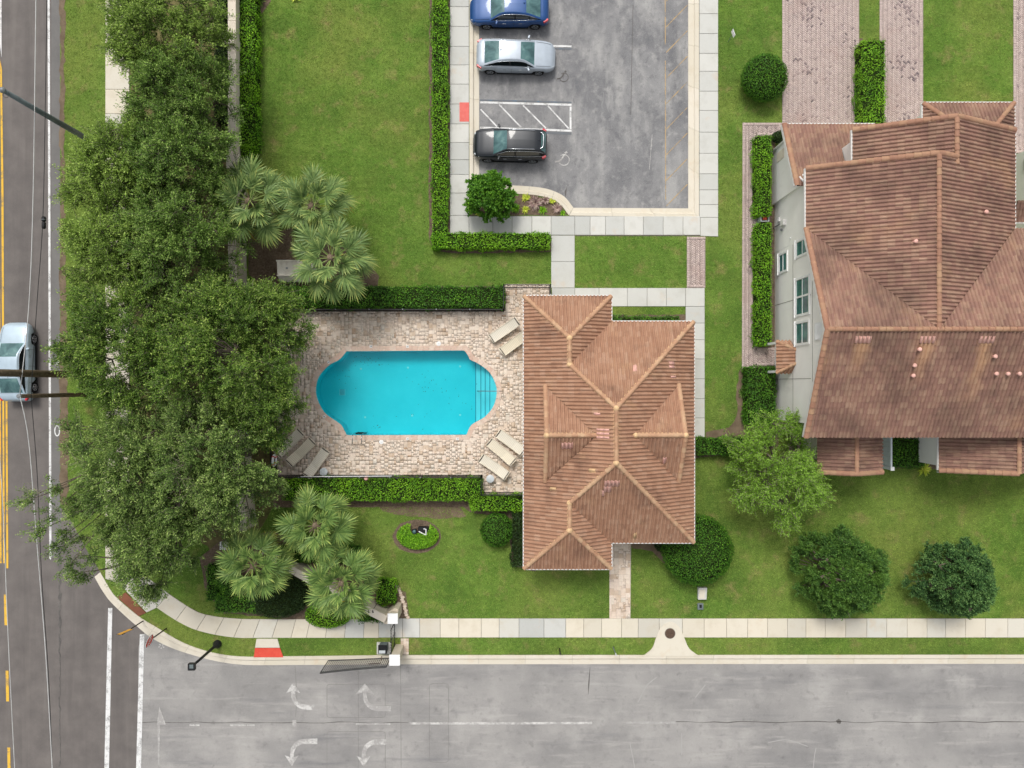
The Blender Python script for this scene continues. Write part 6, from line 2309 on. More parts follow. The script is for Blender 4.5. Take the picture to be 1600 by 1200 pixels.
SEDAN = dict(L=4.88, W=1.86, top=([0, .012, .05, .12, .22, .4, .6, .72, .80, .9, .965, 1.0], [.62, .86, 1.0, 1.05, 1.06, 1.0, .97, .99, .94, .84, .72, .52]),
             wid=([0, .012, .05, .14, .35, .6, .82, .93, .975, 1.0], [.62, .74, .85, .91, .93, .93, .91, .84, .72, .50]),
             cab=([.10, .18, .29, .36, .46, .54, .60, .66, .735], [1.05, 1.22, 1.405, 1.44, 1.455, 1.44, 1.385, 1.23, 0.985]), rg=(.11, .29), ws=(.56, .733), wheels=(.175, .79), wr=.335, suv=False)
SUV = dict(L=4.55, W=1.86, top=([0, .012, .05, .10, .22, .4, .6, .70, .80, .9, .965, 1.0], [.72, .98, 1.06, 1.08, 1.06, 1.05, 1.06, 1.1, 1.06, .97, .84, .58]),
           wid=([0, .012, .05, .14, .35, .6, .82, .93, .975, 1.0], [.66, .78, .87, .91, .93, .93, .91, .85, .74, .52]),
           cab=([.015, .05, .10, .2, .35, .48, .55, .61, .725], [1.08, 1.36, 1.58, 1.645, 1.67, 1.66, 1.60, 1.43, 1.085]), rg=(.02, .085), ws=(.54, .722), wheels=(.19, .80), wr=.36, suv=True)


def car(label, spec, paint, loc, rz, extra=None):
    root = thing('car', label, 'car', (loc[0], loc[1], ZR), rz, 'cars')
    L, W = spec['L'], spec['W']
    ts = np.linspace(0, 1, 49)
    ts = np.sort(np.r_[ts, [0.006, 0.994]])
    zt = interp(*spec['top'], ts)
    wd = interp(*spec['wid'], ts)
    wd = wd * (W / 1.86)
    g = [spec['wheels'][0] * L, spec['wheels'][1] * L]
    wr = spec['wr']
    V, F = [], []
    half = [(0.0, 0), (0.80, 0), (0.955, 1), (0.995, 2), (1.0, 3), (0.985, 4), (0.94, 5), (0.86, 6), (0.6, 7), (0.3, 8), (0.0, 9)]
    rows = []
    for i, t in enumerate(ts):
        x = t * L - L / 2
        z1 = zt[i]
        w = wd[i]
        zb = 0.20 + 0.10 * (abs(t - 0.5) * 2) ** 6
        zz = [zb, zb, zb + 0.06, zb + 0.3 * (z1 - zb), zb + 0.58 * (z1 - zb), zb + 0.82 * (z1 - zb), zb + 0.94 * (z1 - zb), z1 - 0.015, z1 + 0.012, z1 + 0.022, z1 + 0.026]
        ws_ = [0, .80, .955, .992, 1.0, .985, .95, .87, .6, .3, 0]
        # wheel arches: lift the lower edge of the side
        for q in g:
            dx = abs(t * L - q)
            if dx < wr + 0.05:
                arch = math.sqrt(max(0, (wr + 0.05) ** 2 - dx * dx)) + 0.30
                for k in (1, 2, 3):
                    zz[k] = max(zz[k], min(arch + 0.012 * k, z1 - 0.12))
        pts = [(x, w * a, b) for a, b in zip(ws_, zz)]
        rows.append(pts)
    k = len(rows[0])
    for pts in rows:
        V += pts + [(p[0], -p[1], p[2]) for p in pts[1:-1]]
    m = 2 * k - 2

    def ring(i):
        b = i * m
        return [b + q for q in range(k)] + [b + k + (k - 3 - q) for q in range(k - 2)]
    for i in range(len(rows) - 1):
        a, b = ring(i), ring(i + 1)
        for q in range(m):
            F.append((a[q], a[(q + 1) % m], b[(q + 1) % m], b[q]))
    F.append(tuple(ring(0)))
    F.append(tuple(reversed(ring(len(rows) - 1))))
    mb = MB()
    mb.v, mb.f = V, F
    body = mb.build('body', paint, root, True, keep=False, angle=55)
    bm = bmesh.new()
    bm.from_mesh(body.data)
    bmesh.ops.recalc_face_normals(bm, faces=bm.faces)
    bm.to_mesh(body.data)
    bm.free()
    # greenhouse
    cx, cz = spec['cab']
    r0, r1 = spec['rg']
    w0, w1 = spec['ws']
    bp = 0.42
    st = sorted(set(list(np.linspace(cx[0], r0, 3)) + list(np.linspace(r0, r1, 7)) + list(np.linspace(r1, r1 + 0.02, 2)) + list(np.linspace(r1 + .02, bp, 5)) + [bp + 0.018] + list(np.linspace(bp + .018, w0, 5)) + list(np.linspace(w0, w1, 8)) + [cx[-1]]))
    st = np.array(st)
    zr = interp(cx, cz, st)
    zb = interp(*spec['top'], st) - 0.03
    bw = interp(*spec['wid'], st) * (W / 1.86)
    zmax = max(cz)
    grid = []
    for i, t in enumerate(st):
        x = t * L - L / 2
        base = bw[i] * 0.90
        hgt = max(zr[i] - zb[i], 0.004)
        wt = base - (base - base * 0.74) * hgt / (zmax - 1.0)
        lowz = zb[i]
        pts = [(x, base, lowz), (x, base - (base - wt) * 0.16, lowz + hgt * 0.16), (x, base - (base - wt) * 0.80, lowz + hgt * 0.80), (x, wt - 0.015, lowz + hgt * 0.95), (x, wt * 0.93, zr[i] - 0.006 * min(1, hgt * 4)), (x, wt * 0.86, zr[i]), (x, wt * 0.45, zr[i] + 0.018), (x, 0, zr[i] + 0.024)]
        grid.append(pts)
    k = len(grid[0])
    groups = {'roof': [], 'windshield': [], 'rear_window': [], 'front_side_window': [], 'rear_side_window': [], 'front_side_window_': [], 'rear_side_window_': [], 'pillar': [], 'pillar_': []}
    vs = []
    for pts in grid:
        vs += pts + [(p[0], -p[1], p[2]) for p in pts]
    m = 2 * k
    for i in range(len(st) - 1):
        tm = (st[i] + st[i + 1]) / 2
        for q in range(k - 1):
            for side in (0, 1):
                o = side * k
                f = (i * m + o + q, i * m + o + q + 1, (i + 1) * m + o + q + 1, (i + 1) * m + o + q)
                if side == 0:
                    f = tuple(reversed(f))
                hh = min(zr[i] - zb[i], zr[i + 1] - zb[i + 1])
                if q == 1:
                    key = (('front_side_window' if tm > bp else 'rear_side_window') if hh > 0.10 and not (bp <= tm <= bp + 0.018) and (not spec['suv'] or tm > 0.10) else 'pillar') + ('_' if side else '')
                elif q >= 5 and r0 < tm < r1:
                    key = 'rear_window'
                elif q >= 5 and w0 < tm < w1:
                    key = 'windshield'
                elif q in (0, 2, 3, 4):
                    key = 'roof'
                else:
                    key = 'roof'
                groups[key].append(f)
    for key, fs in groups.items():
        if not fs:
            continue
        used = sorted({i for f in fs for i in f})
        mp = {o: i for i, o in enumerate(used)}
        mb = MB()
        mb.v = [vs[i] for i in used]
        mb.f = [tuple(mp[i] for i in f) for f in fs]
        mat = {'roof': paint, 'windshield': M['glass_car'], 'rear_window': M['glass_car']}.get(key, M['black_plastic'] if 'pillar' in key else M['glass_dark'])
        key = key.strip('_').replace('front_side', 'side').replace('rear_side', 'side')
        ob = mb.build(key, mat, root, True, keep=False)
        bm = bmesh.new()
        bm.from_mesh(ob.data)
        bmesh.ops.recalc_face_normals(bm, faces=bm.faces)
        if sum(f.normal.z for f in bm.faces) < 0:
            bmesh.ops.reverse_faces(bm, faces=bm.faces)
        bm.to_mesh(ob.data)
        bm.free()
    # bright strip above the side windows
    for s in (-1, 1):
        sel = [i for i, t in enumerate(st) if r0 + 0.03 < t < w1 - 0.03]
        MB().tube([(grid[i][2][0], s * (grid[i][2][1] + 0.006), grid[i][2][2] + 0.02) for i in sel], 0.012, 5).build('window_trim', M['chrome'], root, True, keep=False)
        MB().tube([(grid[i][0][0], s * (grid[i][0][1] + 0.012), grid[i][0][2] + 0.05) for i in sel], 0.010, 5).build('window_trim', M['chrome'], root, True, keep=False)
    # wheels
    for q in g:
        for s in (-1, 1):
            x = q - L / 2
            yo = s * (W / 2 - 0.115)
            prof = [(wr * 0.62, -0.11), (wr * 0.93, -0.11), (wr, -0.08), (wr, 0.08), (wr * 0.93, 0.11), (wr * 0.62, 0.11)]
            wh = MB().lathe(prof, (x, yo, wr + 0.006), 24, 'Y').build('wheel', M['rubber'], root, True, keep=False, angle=40)
            MB().lathe([(wr * 0.60, s * 0.10), (wr * 0.64, s * 0.118), (wr * 0.55, s * 0.114), (wr * 0.5, s * 0.085)], (x, yo, wr + 0.006), 24, 'Y').build('rim', M['chrome'], wh, True, keep=False)
            for kk in range(5):
                a = kk * 2 * math.pi / 5
                mt = Matrix.Translation((x, yo + s * 0.112, wr + 0.006)) @ Matrix.Rotation(a, 4, 'Y')
                MB().box(0.02, wr * 0.6, -0.012, 0.012, -0.03, 0.03, mt).build('spoke', M['chrome'], wh, keep=False)
    # lights
    for s in (-1, 1):
        zf, wf = float(interp(*spec['top'], .955)[0]), float(interp(*spec['wid'], .955)[0])
        mt = Matrix.Translation((L * .945 - L / 2, s * (wf - 0.115), zf - 0.09)) @ Matrix.Rotation(-s * 0.62, 4, 'Z') @ Matrix.Rotation(0.32, 4, 'Y')
        MB().box(-0.20, 0.19, -0.05, 0.05, -0.045, 0.055, mt).build('headlight', M['headlight'], root, keep=False, bevel=0.015)
        zf, wf = float(interp(*spec['top'], .04)[0]), float(interp(*spec['wid'], .04)[0])
        mt = Matrix.Translation((L * .035 - L / 2, s * (wf - 0.06), zf - 0.12)) @ Matrix.Rotation(s * 0.5, 4, 'Z')
        if spec['suv']:
            MB().box(-0.10, 0.16, -0.07, 0.07, -0.08, 0.16, mt).build('taillight', M['taillight'], root, keep=False, bevel=0.02)
        else:
            MB().box(-0.13, 0.20, -0.07, 0.06, -0.08, 0.09, mt).build('taillight', M['taillight'], root, keep=False, bevel=0.02)
        # mirror
        tm = w1 - 0.075
        x = tm * L - L / 2
        yb = float(interp(*spec['wid'], tm)[0])
        MB().box(x - 0.05, x + 0.06, s * (yb * 0.88) - 0.015, s * (yb * 0.88) + 0.015, 1.0, 1.04).build('mirror_arm', paint, root, keep=False)
        mt = Matrix.Translation((x + 0.0, s * (yb + 0.07), float(interp(*spec['top'], tm)[0]) + 0.07)) @ Matrix.Rotation(-s * 0.35, 4, 'Z')
        MB().box(-0.05, 0.07, -0.11, 0.11, -0.055, 0.07, mt).build('mirror', paint, root, keep=False, bevel=0.03)
        for tt in (0.36, 0.565):
            x = tt * L - L / 2
            yb = float(interp(*spec['wid'], tt)[0]) * (W / 1.86)
            MB().box(x - 0.1, x + 0.1, s * (yb - 0.01) - 0.02, s * (yb - 0.01) + 0.022, 0.78, 0.81).build('door_handle', M['chrome'], root, keep=False)
        for tt in (0.24, 0.445, 0.655):
            x = tt * L - L / 2
            yb = float(interp(*spec['wid'], tt)[0]) * (W / 1.86)
            MB().box(x - 0.005, x + 0.005, s * yb * 0.992 - 0.012, s * yb * 0.992 + 0.012, 0.33, 0.88).build('door_seam', M['black_plastic'], root, keep=False)
        # sill
        MB().box(-L * 0.24, L * 0.23, s * (W / 2 - 0.05) - 0.05, s * (W / 2 - 0.05) + 0.05, 0.17, 0.26).build('sill', M['black_plastic'], root, keep=False)
    MB().box(L / 2 - 0.14, L / 2 + 0.015, -0.46, 0.46, 0.30, 0.50).build('grille', M['black_plastic'], root, keep=False, bevel=0.02)
    MB().box(-L / 2 - 0.01, -L / 2 + 0.1, -0.50, 0.50, 0.26, 0.42).build('rear_bumper', M['black_plastic'], root, keep=False, bevel=0.02)
    # shut lines of bonnet and boot
    for s in (-1, 1):
        pp = [(t * L - L / 2, s * 0.80 * float(interp(*spec['wid'], t)[0]), float(interp(*spec['top'], t)[0]) + 0.005) for t in np.linspace(w1 + 0.02, 0.94, 8)]
        MB().tube(pp, 0.007, 4).build('bonnet_seam', M['black_plastic'], root, keep=False)
    MB().tube([(-0.06 * L, 0.0, zmax + 0.02), (-0.085 * L, 0.0, zmax + 0.07)] if False else [(r1 * L - L / 2 + 0.16, 0, float(interp(cx, cz, r1 + 0.03)[0]) + 0.02), (r1 * L - L / 2 + 0.04, 0, float(interp(cx, cz, r1 + 0.03)[0]) + 0.09)], [0.03, 0.01], 6).build('antenna', paint, root, keep=False)
    if spec['suv']:
        for s in (-1, 1):
            MB().tube([(-0.34 * L, s * 0.56, 1.60), (-0.32 * L, s * 0.57, 1.68), (-0.05 * L, s * 0.585, 1.715), (0.04 * L, s * 0.58, 1.66)], 0.022, 6).build('roof_rail', M['chrome'], root, True, keep=False)
        MB().tube(catmull([(-0.40 * L, -0.50, 1.58), (-0.438 * L, -0.38, 1.59), (-0.445 * L, 0, 1.60), (-0.438 * L, 0.38, 1.59), (-0.40 * L, 0.50, 1.58)], 4), 0.03, 6).build('spoiler_trim', M['chrome'], root, True, keep=False)
    # interior hint behind the glass
    return root


car('blue sedan parked nose to the kerb at the top edge', SEDAN, M['car_blue'], P(796, 24, ZR), math.pi)
car('silver sedan parked tail to the kerb beside the white stall line', SEDAN, M['car_silver'], P(806, 95, ZR), -0.02)
car('black suv parked between the hatched bay and the planting island', SUV, M['car_black'], P(797, 232, ZR), math.pi - 0.02)
car('pale blue grey sedan driving on the main road', SEDAN, M['car_pale'], P(37, 566, ZR), math.pi / 2 + 0.01)


# ================================================================ POOL FURNITURE
def chaise():
    """sling lounger, foot at -x, head at +x; the back is slightly raised"""
    root = thing('chaise_lounge', 'x', 'lounger', (0, 0, 0))
    L, W = 1.9, 0.64
    prof = [(-0.93, 0.36), (-0.6, 0.345), (-0.2, 0.34), (0.2, 0.345), (0.32, 0.36), (0.55, 0.45), (0.78, 0.55), (0.93, 0.61)]
    pc = catmull(prof, 5)
    V, F = [], []
    for (x, z) in pc:
        for y in (-0.27, -0.14, 0, 0.14, 0.27):
            V.append((x, y, z - 0.02 * (1 - (y / 0.27) ** 2)))
    n = len(pc)
    for i in range(n - 1):
        for k in range(4):
            F.append((i * 5 + k, (i + 1) * 5 + k, (i + 1) * 5 + k + 1, i * 5 + k + 1))
    mb = MB()
    mb.v, mb.f = V, F
    mb.build('sling', M['sling'], root, True, keep=False)
    for s in (-1, 1):
        MB().tube([(x, s * 0.29, z) for x, z in pc], 0.028, 6).build('side_rail', M['chaise_frame'], root, True, keep=False)
    for (x, z) in ((-0.99, 0.35), (0.99, 0.63)):
        MB().tube([(x, -0.30, z), (x, 0.30, z)], 0.034, 6).build('end_rail', M['chaise_frame'], root, True, keep=False)
        MB().box(x * 0.955 - 0.035, x * 0.955 + 0.035, -0.28, 0.28, z - 0.04, z + 0.012).build('end_gap', M['dark_bronze'], root, keep=False)
    for (x, z) in ((-0.7, 0.34), (0.55, 0.43)):
        for s in (-1, 1):
            MB().tube([(x, s * 0.29, z), (x + 0.03, s * 0.30, 0.0)], 0.022, 6).build('leg', M['chaise_frame'], root, keep=False)
        MB().tube([(x, -0.29, z - 0.12), (x, 0.29, z - 0.12)], 0.016, 6).build('brace', M['dark_bronze'], root, keep=False)
    return root


ch0 = chaise()
spots = [((453, 692), 225, 'beige lounger nearest the life ring at the west fence'), ((471, 706), 225, 'middle beige lounger of the three by the south west fence'), ((495.5, 723), 235, 'beige lounger beside the round table at the south west fence'),
         ((798, 691), -36, 'beige lounger of the south east three nearest the pool steps'), ((783, 706), -40, 'middle beige lounger of the south east three'), ((772, 729), -34, 'beige lounger beside the round table at the south east corner'),
         ((788, 516), 34, 'beige lounger near the north fence by the clubhouse eave'), ((804, 536), 36, 'beige lounger half under the clubhouse eave at the north')]
for i, ((px, py), ang, lb) in enumerate(spots):
    o = ch0 if i == 0 else copy_tree(ch0)
    q = P(px, py, 0.35)
    o.location = (q[0], q[1], 0.052)
    o.rotation_euler = (0, 0, math.radians(ang))
    o['label'] = lb
    o['group'] = 'pool loungers'
for (px, py, lb) in ((506, 737, 'pale round side table by the south west loungers'), (766, 748, 'pale round side table by the south east loungers')):
    q = P(px, py, 0.4)
    t = thing('side_table', lb, 'table', (q[0], q[1], 0.05), group='round pool tables')
    MB().lathe([(0.24, 0.40), (0.25, 0.42), (0.23, 0.435), (0.02, 0.425)], (0, 0, 0), 24).build('table_top', M['table_grey'], t, True, keep=False, angle=40)
    for k in range(3):
        a = k * 2.094
        MB().tube([(0.1 * math.cos(a), 0.1 * math.sin(a), 0.41), (0.2 * math.cos(a), 0.2 * math.sin(a), 0.0)], 0.015, 6).build('leg', M['chaise_frame'], t, keep=False)


# ---------------------------------------------------------------- fences
def fence_run(label, pts_px, h=1.22, step=1.93, name='pool_fence'):
    pts = PP(pts_px)
    c = np.mean(np.array(pts), 0)
    root = thing(name, label, 'fence', (c[0], c[1], 0), group='black pool fences')
    pk = MB()
    for a, b in zip(pts[:-1], pts[1:]):
        a, b = np.array(a), np.array(b)
        Ls = np.linalg.norm(b - a)
        u = (b - a) / Ls
        rz = math.atan2(u[1], u[0])
        n = max(1, round(Ls / step))
        for k in range(n + 1):
            p = a + u * Ls * k / n
            po = MB().cbox((p[0], p[1], h / 2 + 0.03), (0.055, 0.055, h + 0.06), rz).build('post', M['black_metal'], root)
            MB().cbox((p[0], p[1], h + 0.075), (0.06, 0.06, 0.03), rz).build('post_cap', M['grey_metal'], po)
        for z in (0.12, h - 0.18, h - 0.02):
            mid = (a + b) / 2
            MB().cbox((mid[0], mid[1], z), (Ls, 0.035, 0.04), rz).build('rail', M['black_metal'], root)
        m = int(Ls / 0.11)
        for k in range(1, m):
            p = a + u * Ls * k / m
            pk.cbox((p[0], p[1], h / 2), (0.016, 0.016, h - 0.02), rz)
    stuff(pk.build('pickets', M['black_metal'], root))
    return root


fence_run('black metal fence between the pool deck and the north hedge', [(430, 486.5), (787, 486.5), (787, 449), (858.5, 449), (858.5, 464)])
fence_run('black metal fence between the pool deck and the south hedge', [(430, 742), (753, 742), (753, 769), (822, 769)])
fence_run('black metal fence on the shaded west side of the pool deck', [(433, 488), (433, 741)])

# life ring on the west fence, seen obliquely
q = P(433, 716.5)
lr = thing('life_ring', 'white life ring hanging on the west pool fence', 'life ring', (q[0] + 0.05, q[1], 0))
mb = MB()
R_, r_ = 0.30, 0.085
for i in range(24):
    a = 2 * math.pi * i / 24
    for k in range(10):
        b = 2 * math.pi * k / 10
        mb.v.append((0.10 + r_ * math.sin(b) * 0.9, (R_ + r_ * math.cos(b)) * math.cos(a), 1.0 + (R_ + r_ * math.cos(b)) * math.sin(a)))
for i in range(24):
    for k in range(10):
        mb.f.append((i * 10 + k, ((i + 1) % 24) * 10 + k, ((i + 1) % 24) * 10 + (k + 1) % 10, i * 10 + (k + 1) % 10))
mb.build('ring', M['white'], lr, True, keep=False)
for a in (0.8, 2.35, 3.93, 5.5):
    mt = Matrix.Translation((0.10, R_ * math.cos(a), 1.0 + R_ * math.sin(a))) @ Matrix.Rotation(a, 4, 'X')
    MB().box(-0.085, 0.085, -0.095, 0.095, -0.035, 0.035, mt).build('band', M['red_sign'], lr, keep=False, bevel=0.02)
MB().cbox((0.02, 0, 0.65), (0.06, 0.06, 1.3)).build('bracket', M['black_metal'], lr, keep=False)
# rescue pole on the south fence
a, b = P(470, 743.5, 1.1), P(612, 742.5, 1.1)
rp = thing('rescue_pole', 'long white rescue pole resting on the south pool fence', 'pole', (a[0], a[1], 0))
MB().tube([(a[0], a[1] - 0.05, 1.12), (b[0], b[1] - 0.05, 1.12)], 0.024, 8).build('shaft', M['white'], rp)
MB().tube(catmull([(b[0], b[1] - 0.05, 1.12), (b[0] + 0.3, b[1] + 0.02, 1.12), (b[0] + 0.42, b[1] - 0.12, 1.12), (b[0] + 0.3, b[1] - 0.22, 1.12)], 5), 0.014, 6).build('hook', M['steel'], rp, True)
q = P(572.5, 746, 1.0)
wr_ = thing('pole_holder', 'small pinkish bracket on the south pool fence', 'bracket', (q[0], q[1], 0))
MB().lathe([(0.10, 0.9), (0.12, 0.96), (0.12, 1.14), (0.09, 1.2)], (q[0], q[1] - 0.05, 0), 12).build('bracket_cup', M['tile_pink'], wr_, True)
MB().cbox((q[0], q[1], 0.5), (0.04, 0.04, 1.0)).build('bracket_post', M['black_metal'], wr_)
# notice on the west fence
q = P(433, 589)
sg = thing('pool_notice', 'small pale blue notice on the west pool fence', 'sign', (q[0], q[1], 0))
MB().box(0.04, 0.06, -0.3, 0.3, 0.75, 1.2).build('panel', M['vinyl'], sg, keep=False)
MB().box(0.061, 0.064, -0.25, 0.25, 1.0, 1.15).build('header', M['car_blue'], sg, keep=False)
for z in (0.82, 0.88, 0.94):
    MB().box(0.061, 0.064, -0.22, 0.22, z, z + 0.02).build('text_line', M['black_plastic'], sg, keep=False)
for s in (-0.2, 0.2):
    MB().box(0.02, 0.045, s - 0.02, s + 0.02, 0.7, 1.2).build('strap', M['black_metal'], sg, keep=False)

# ---------------------------------------------------------------- stone property wall
def wall_run(name, label, pts_px, h, w, capw, mat='stucco_beige'):
    pts = PP(pts_px, h)
    c = np.mean(np.array(pts), 0)
    root = thing(name, label, 'wall', (c[0], c[1], 0))
    for a, b in zip(pts[:-1], pts[1:]):
        a, b = np.array(a), np.array(b)
        Ls = np.linalg.norm(b - a)
        u = (b - a) / Ls
        rz = math.atan2(u[1], u[0])
        mid = (a + b) / 2
        MB().cbox((mid[0], mid[1], (h - 0.1) / 2), (Ls, w, h - 0.1), rz).build('wall_body', M[mat], root)
        n = max(1, round(Ls / 1.2))
        for k in range(n):
            p = a + u * Ls * (k + 0.5) / n
            MB().cbox((p[0], p[1], h - 0.05), (Ls / n - 0.012, capw, 0.1), rz).build('cap_stone', M['cap_stone'], root, bevel=0.012)
        HARD.append([tuple(a + np.array([-u[1], u[0]]) * 0.3), tuple(b + np.array([-u[1], u[0]]) * 0.3), tuple(b - np.array([-u[1], u[0]]) * 0.3), tuple(a - np.array([-u[1], u[0]]) * 0.3)])
    return root


def pillar(root, px, py, h, s, top='white', body='stucco_beige', cap=0.12):
    q = P(px, py, h)
    b = MB().cbox((q[0], q[1], (h - cap) / 2), (s - 0.14, s - 0.14, h - cap)).build('pillar', M[body], root)
    MB().cbox((q[0], q[1], h - cap / 2), (s, s, cap)).build('pillar_cap', M[top], b, bevel=0.015)
    return q


sw = wall_run('stone_wall', 'long beige wall with a stone cap running under the oaks', [(362, -60), (362.5, 400), (368, 560), (372, 760), (380, 830)], 1.9, 0.3, 0.48)
pillar(sw, 357, 59, 2.2, 0.66, 'cap_stone')
pillar(sw, 364, 252, 2.1, 0.82, 'cap_stone')
gw = wall_run('sign_wall', 'diagonal beige entrance wall with pale cap between the palms', [(408, 858), (462, 894), (528, 931), (603, 968)], 1.6, 0.35, 0.46)
pillar(gw, 613.5, 967, 2.0, 0.62, 'sign_white')
ret = MB().prism(PP([(606, 950), (622, 940), (628, 942), (618, 964), (606, 964)], 0.0), 0, 1.3).build('return_wall', M['stucco_beige'], gw)
q = P(586, 942, 0.2)
sl = thing('spot_light', 'tiny dark spotlight on the wall ledge by the gate pillar', 'spotlight', (q[0], q[1], 0))
for s in (-0.12, 0.14):
    MB().tube([(q[0] + s, q[1], 0.0), (q[0] + s, q[1], 1.72), (q[0] + s + 0.05, q[1] - 0.1, 1.78)], [0.02, 0.02, 0.05], 8).build('lamp', M['black_metal'], sl)
# slatted white box by the wall
q = P(351, 853, 0.9)
ub = thing('utility_box', 'small white slatted box half hidden by the corner palm', 'utility box', (q[0], q[1], 0))
MB().box(-0.3, 0.3, -0.22, 0.22, 0.0, 0.75).build('casing', M['grey_metal'], ub, keep=False)
for k in range(5):
    MB().box(-0.3 + k * 0.125, -0.22 + k * 0.125, -0.24, 0.24, 0.75, 0.9).build('slat', M['white'], ub, keep=False)

# gate pillar with swing gate and the foot gate
gp = thing('gate_pillar', 'beige gate pillar with white square cap at the kerb', 'pillar', (*P(616, 1032), 0))
pillar(gp, 616.5, 1032, 2.0, 0.64, 'sign_white')
MB().prism(PP([(613, 1022), (622, 1007), (629, 1007), (627, 1024)], 0.0), 0, 1.25).build('wing_wall', M['stucco_beige'], gp)
gate = thing('swing_gate', 'open black metal swing gate over the entrance road', 'gate', (*P(606, 1035), 0))
# hinge line near the pillar, free end toward the main road, the arched top higher at the free end
h0, h1 = P(610, 1027), P(514, 1031)
a, b = np.array(h0), np.array(h1)
Lg = np.linalg.norm(b - a)
u = (b - a) / Lg
NPK = 32
zl = 0.12


def gtop(f):
    return 1.55 + 0.5 * f ** 1.6


bars = []
for k in range(NPK + 1):
    f = k / NPK
    p = a + u * Lg * f
    rad_ = 0.02 if k in (0, NPK) else 0.010
    MB().tube([(p[0], p[1], zl - 0.03), (p[0], p[1], gtop(f) + (0.0 if k in (0, NPK) else 0.06))], 0.034 if k in (0, NPK) else 0.022, 6).build('gate_stile' if k in (0, NPK) else 'picket', M['black_metal'], gate)
for (fz, nm, rr2) in ((lambda f: zl, 'bottom_rail', 0.028), (lambda f: gtop(f), 'top_rail', 0.045), (lambda f: gtop(f) - 0.14, 'upper_rail', 0.022)):
    MB().tube([(a[0] + u[0] * Lg * f, a[1] + u[1] * Lg * f, fz(f)) for f in np.linspace(0, 1, 15)], rr2, 6).build(nm, M['black_metal'], gate)
MB().tube([(*P(600, 1018), 0.75), (*P(598, 1029), 0.75), (*P(580, 1030), 0.75)], 0.03, 6).build('operator_arm', M['manhole'], gate)
op = thing('gate_operator', 'dark grey gate motor cabinet on a concrete pad', 'gate motor', (*P(599, 1012), 0))
c0 = P(599, 1012, 0.4)
MB().prism(PP([(589, 1003), (612, 1003), (612, 1022), (589, 1022)]), -0.02, 0.07).build('pad', M['concrete'], op)
MB().cbox((c0[0], c0[1], 0.37), (0.5, 0.5, 0.6)).build('cabinet', M['concrete_pole'], op, bevel=0.04)
MB().cbox((c0[0], c0[1], 0.69), (0.54, 0.54, 0.06)).build('lid', M['black_plastic'], op, bevel=0.02)
MB().cbox((c0[0] - 0.02, c0[1] - 0.14, 0.735), (0.4, 0.18, 0.03)).build('hatch', M['table_grey'], op, bevel=0.01)
HARD.append(PP([(589, 1003), (612, 1003), (612, 1022), (589, 1022)]))
fg = thing('foot_gate', 'narrow black foot gate across the sidewalk between the pillars', 'gate', (*P(617, 995), 0))
y0 = P(617, 972)
y1 = P(617, 1022)
for k in range(13):
    yy = y0[1] + (y1[1] - y0[1]) * k / 12
    MB().tube([(y0[0], yy, 0.1 if k % 4 else 0.0), (y0[0], yy, 1.5 + 0.2 * math.sin(math.pi * k / 12))], 0.03 if k % 4 == 0 else 0.011, 6).build('post' if k % 4 == 0 else 'picket', M['black_metal'], fg)
for z in (0.15, 1.4):
    MB().tube([(y0[0], y0[1], z), (y0[0], y1[1], z)], 0.022, 6).build('rail', M['black_metal'], fg)
bp = setting(sheet('brick_edging', PP([(626, 997), (639, 997), (639, 1023), (626, 1023)]), 0.02, M['brick_joint']), 'small brick paving beside the gate pillar')
for i in range(3):
    for j in range(6):
        x0_, y0_ = 626.3 + i * 4.2, 997.4 + j * 4.2
        MB().prism(PP([(x0_, y0_), (x0_ + 3.9, y0_), (x0_ + 3.9, y0_ + 3.9), (x0_, y0_ + 3.9)]), 0, 0.045).build('brick', M['paver_obj'], bp)
HARD.append(PP([(626, 997), (639, 997), (639, 1023), (626, 1023)]))
stp = setting(sheet('stepping_stones', PP([(618, 918), (634, 925), (640, 965), (628, 966)]), 0.013, M['mulch']), 'loose edging stones round the sign wall')
for i in range(16):
    t = i / 15
    x0_ = 617 + 20 * t ** 0.6 + rr.uniform(-1.2, 1.2)
    y0_ = 912 + 52 * t
    MB().prism(PP([(x0_ + 3.4 * math.cos(k * 1.05) * rr.uniform(.7, 1.1), y0_ + 2.4 * math.sin(k * 1.05) * rr.uniform(.7, 1.1)) for k in range(6)]), 0, 0.09).build('stone', M['paver_obj'], stp)

# pump box by the palms
q = P(461, 425, 1.0)
pb = thing('pump_box', 'pale beige pump box half covered by a palm', 'pump box', (q[0], q[1], 0))
x0_, y1_ = P(433, 408, 1.0)
x1_, y0_ = P(489, 430, 1.0)
mb = MB()
mb.v = [(x0_ + .1, y0_ - .1, 0), (x1_ - .1, y0_ - .1, 0), (x1_ - .05, y1_, 0), (x0_ + .05, y1_, 0), (x0_, y0_, 0.95), (x1_, y0_, 0.95), (x1_, y1_, 1.05), (x0_, y1_, 1.05), (x0_ + .02, y0_ - .34, 0.5), (x1_ - .02, y0_ - .34, 0.5)]
mb.f = [(0, 3, 2, 1), (4, 5, 6, 7), (8, 9, 5, 4), (0, 1, 9, 8), (2, 3, 7, 6), (1, 2, 6, 5), (1, 5, 9), (0, 4, 7, 3), (0, 8, 4)]
mb.build('casing', M['pump_box'], pb)
MB().box(x0_ - 0.04, x1_ + 0.04, y1_ - 0.03, y1_ + 0.06, 0.98, 1.08).build('lid_edge', M['pump_box'], pb)
MB().box(x0_ - 0.03, x1_ + 0.03, y0_ - 0.03, y0_ + 0.03, 0.93, 0.975).build('lid_edge', M['pump_box'], pb)
for k in range(2):
    MB().cbox((x0_ + 0.6 + k * 1.0, (y0_ + y1_) / 2, 1.02), (0.12, 0.08, 0.05)).build('handle', M['grey_metal'], pb)

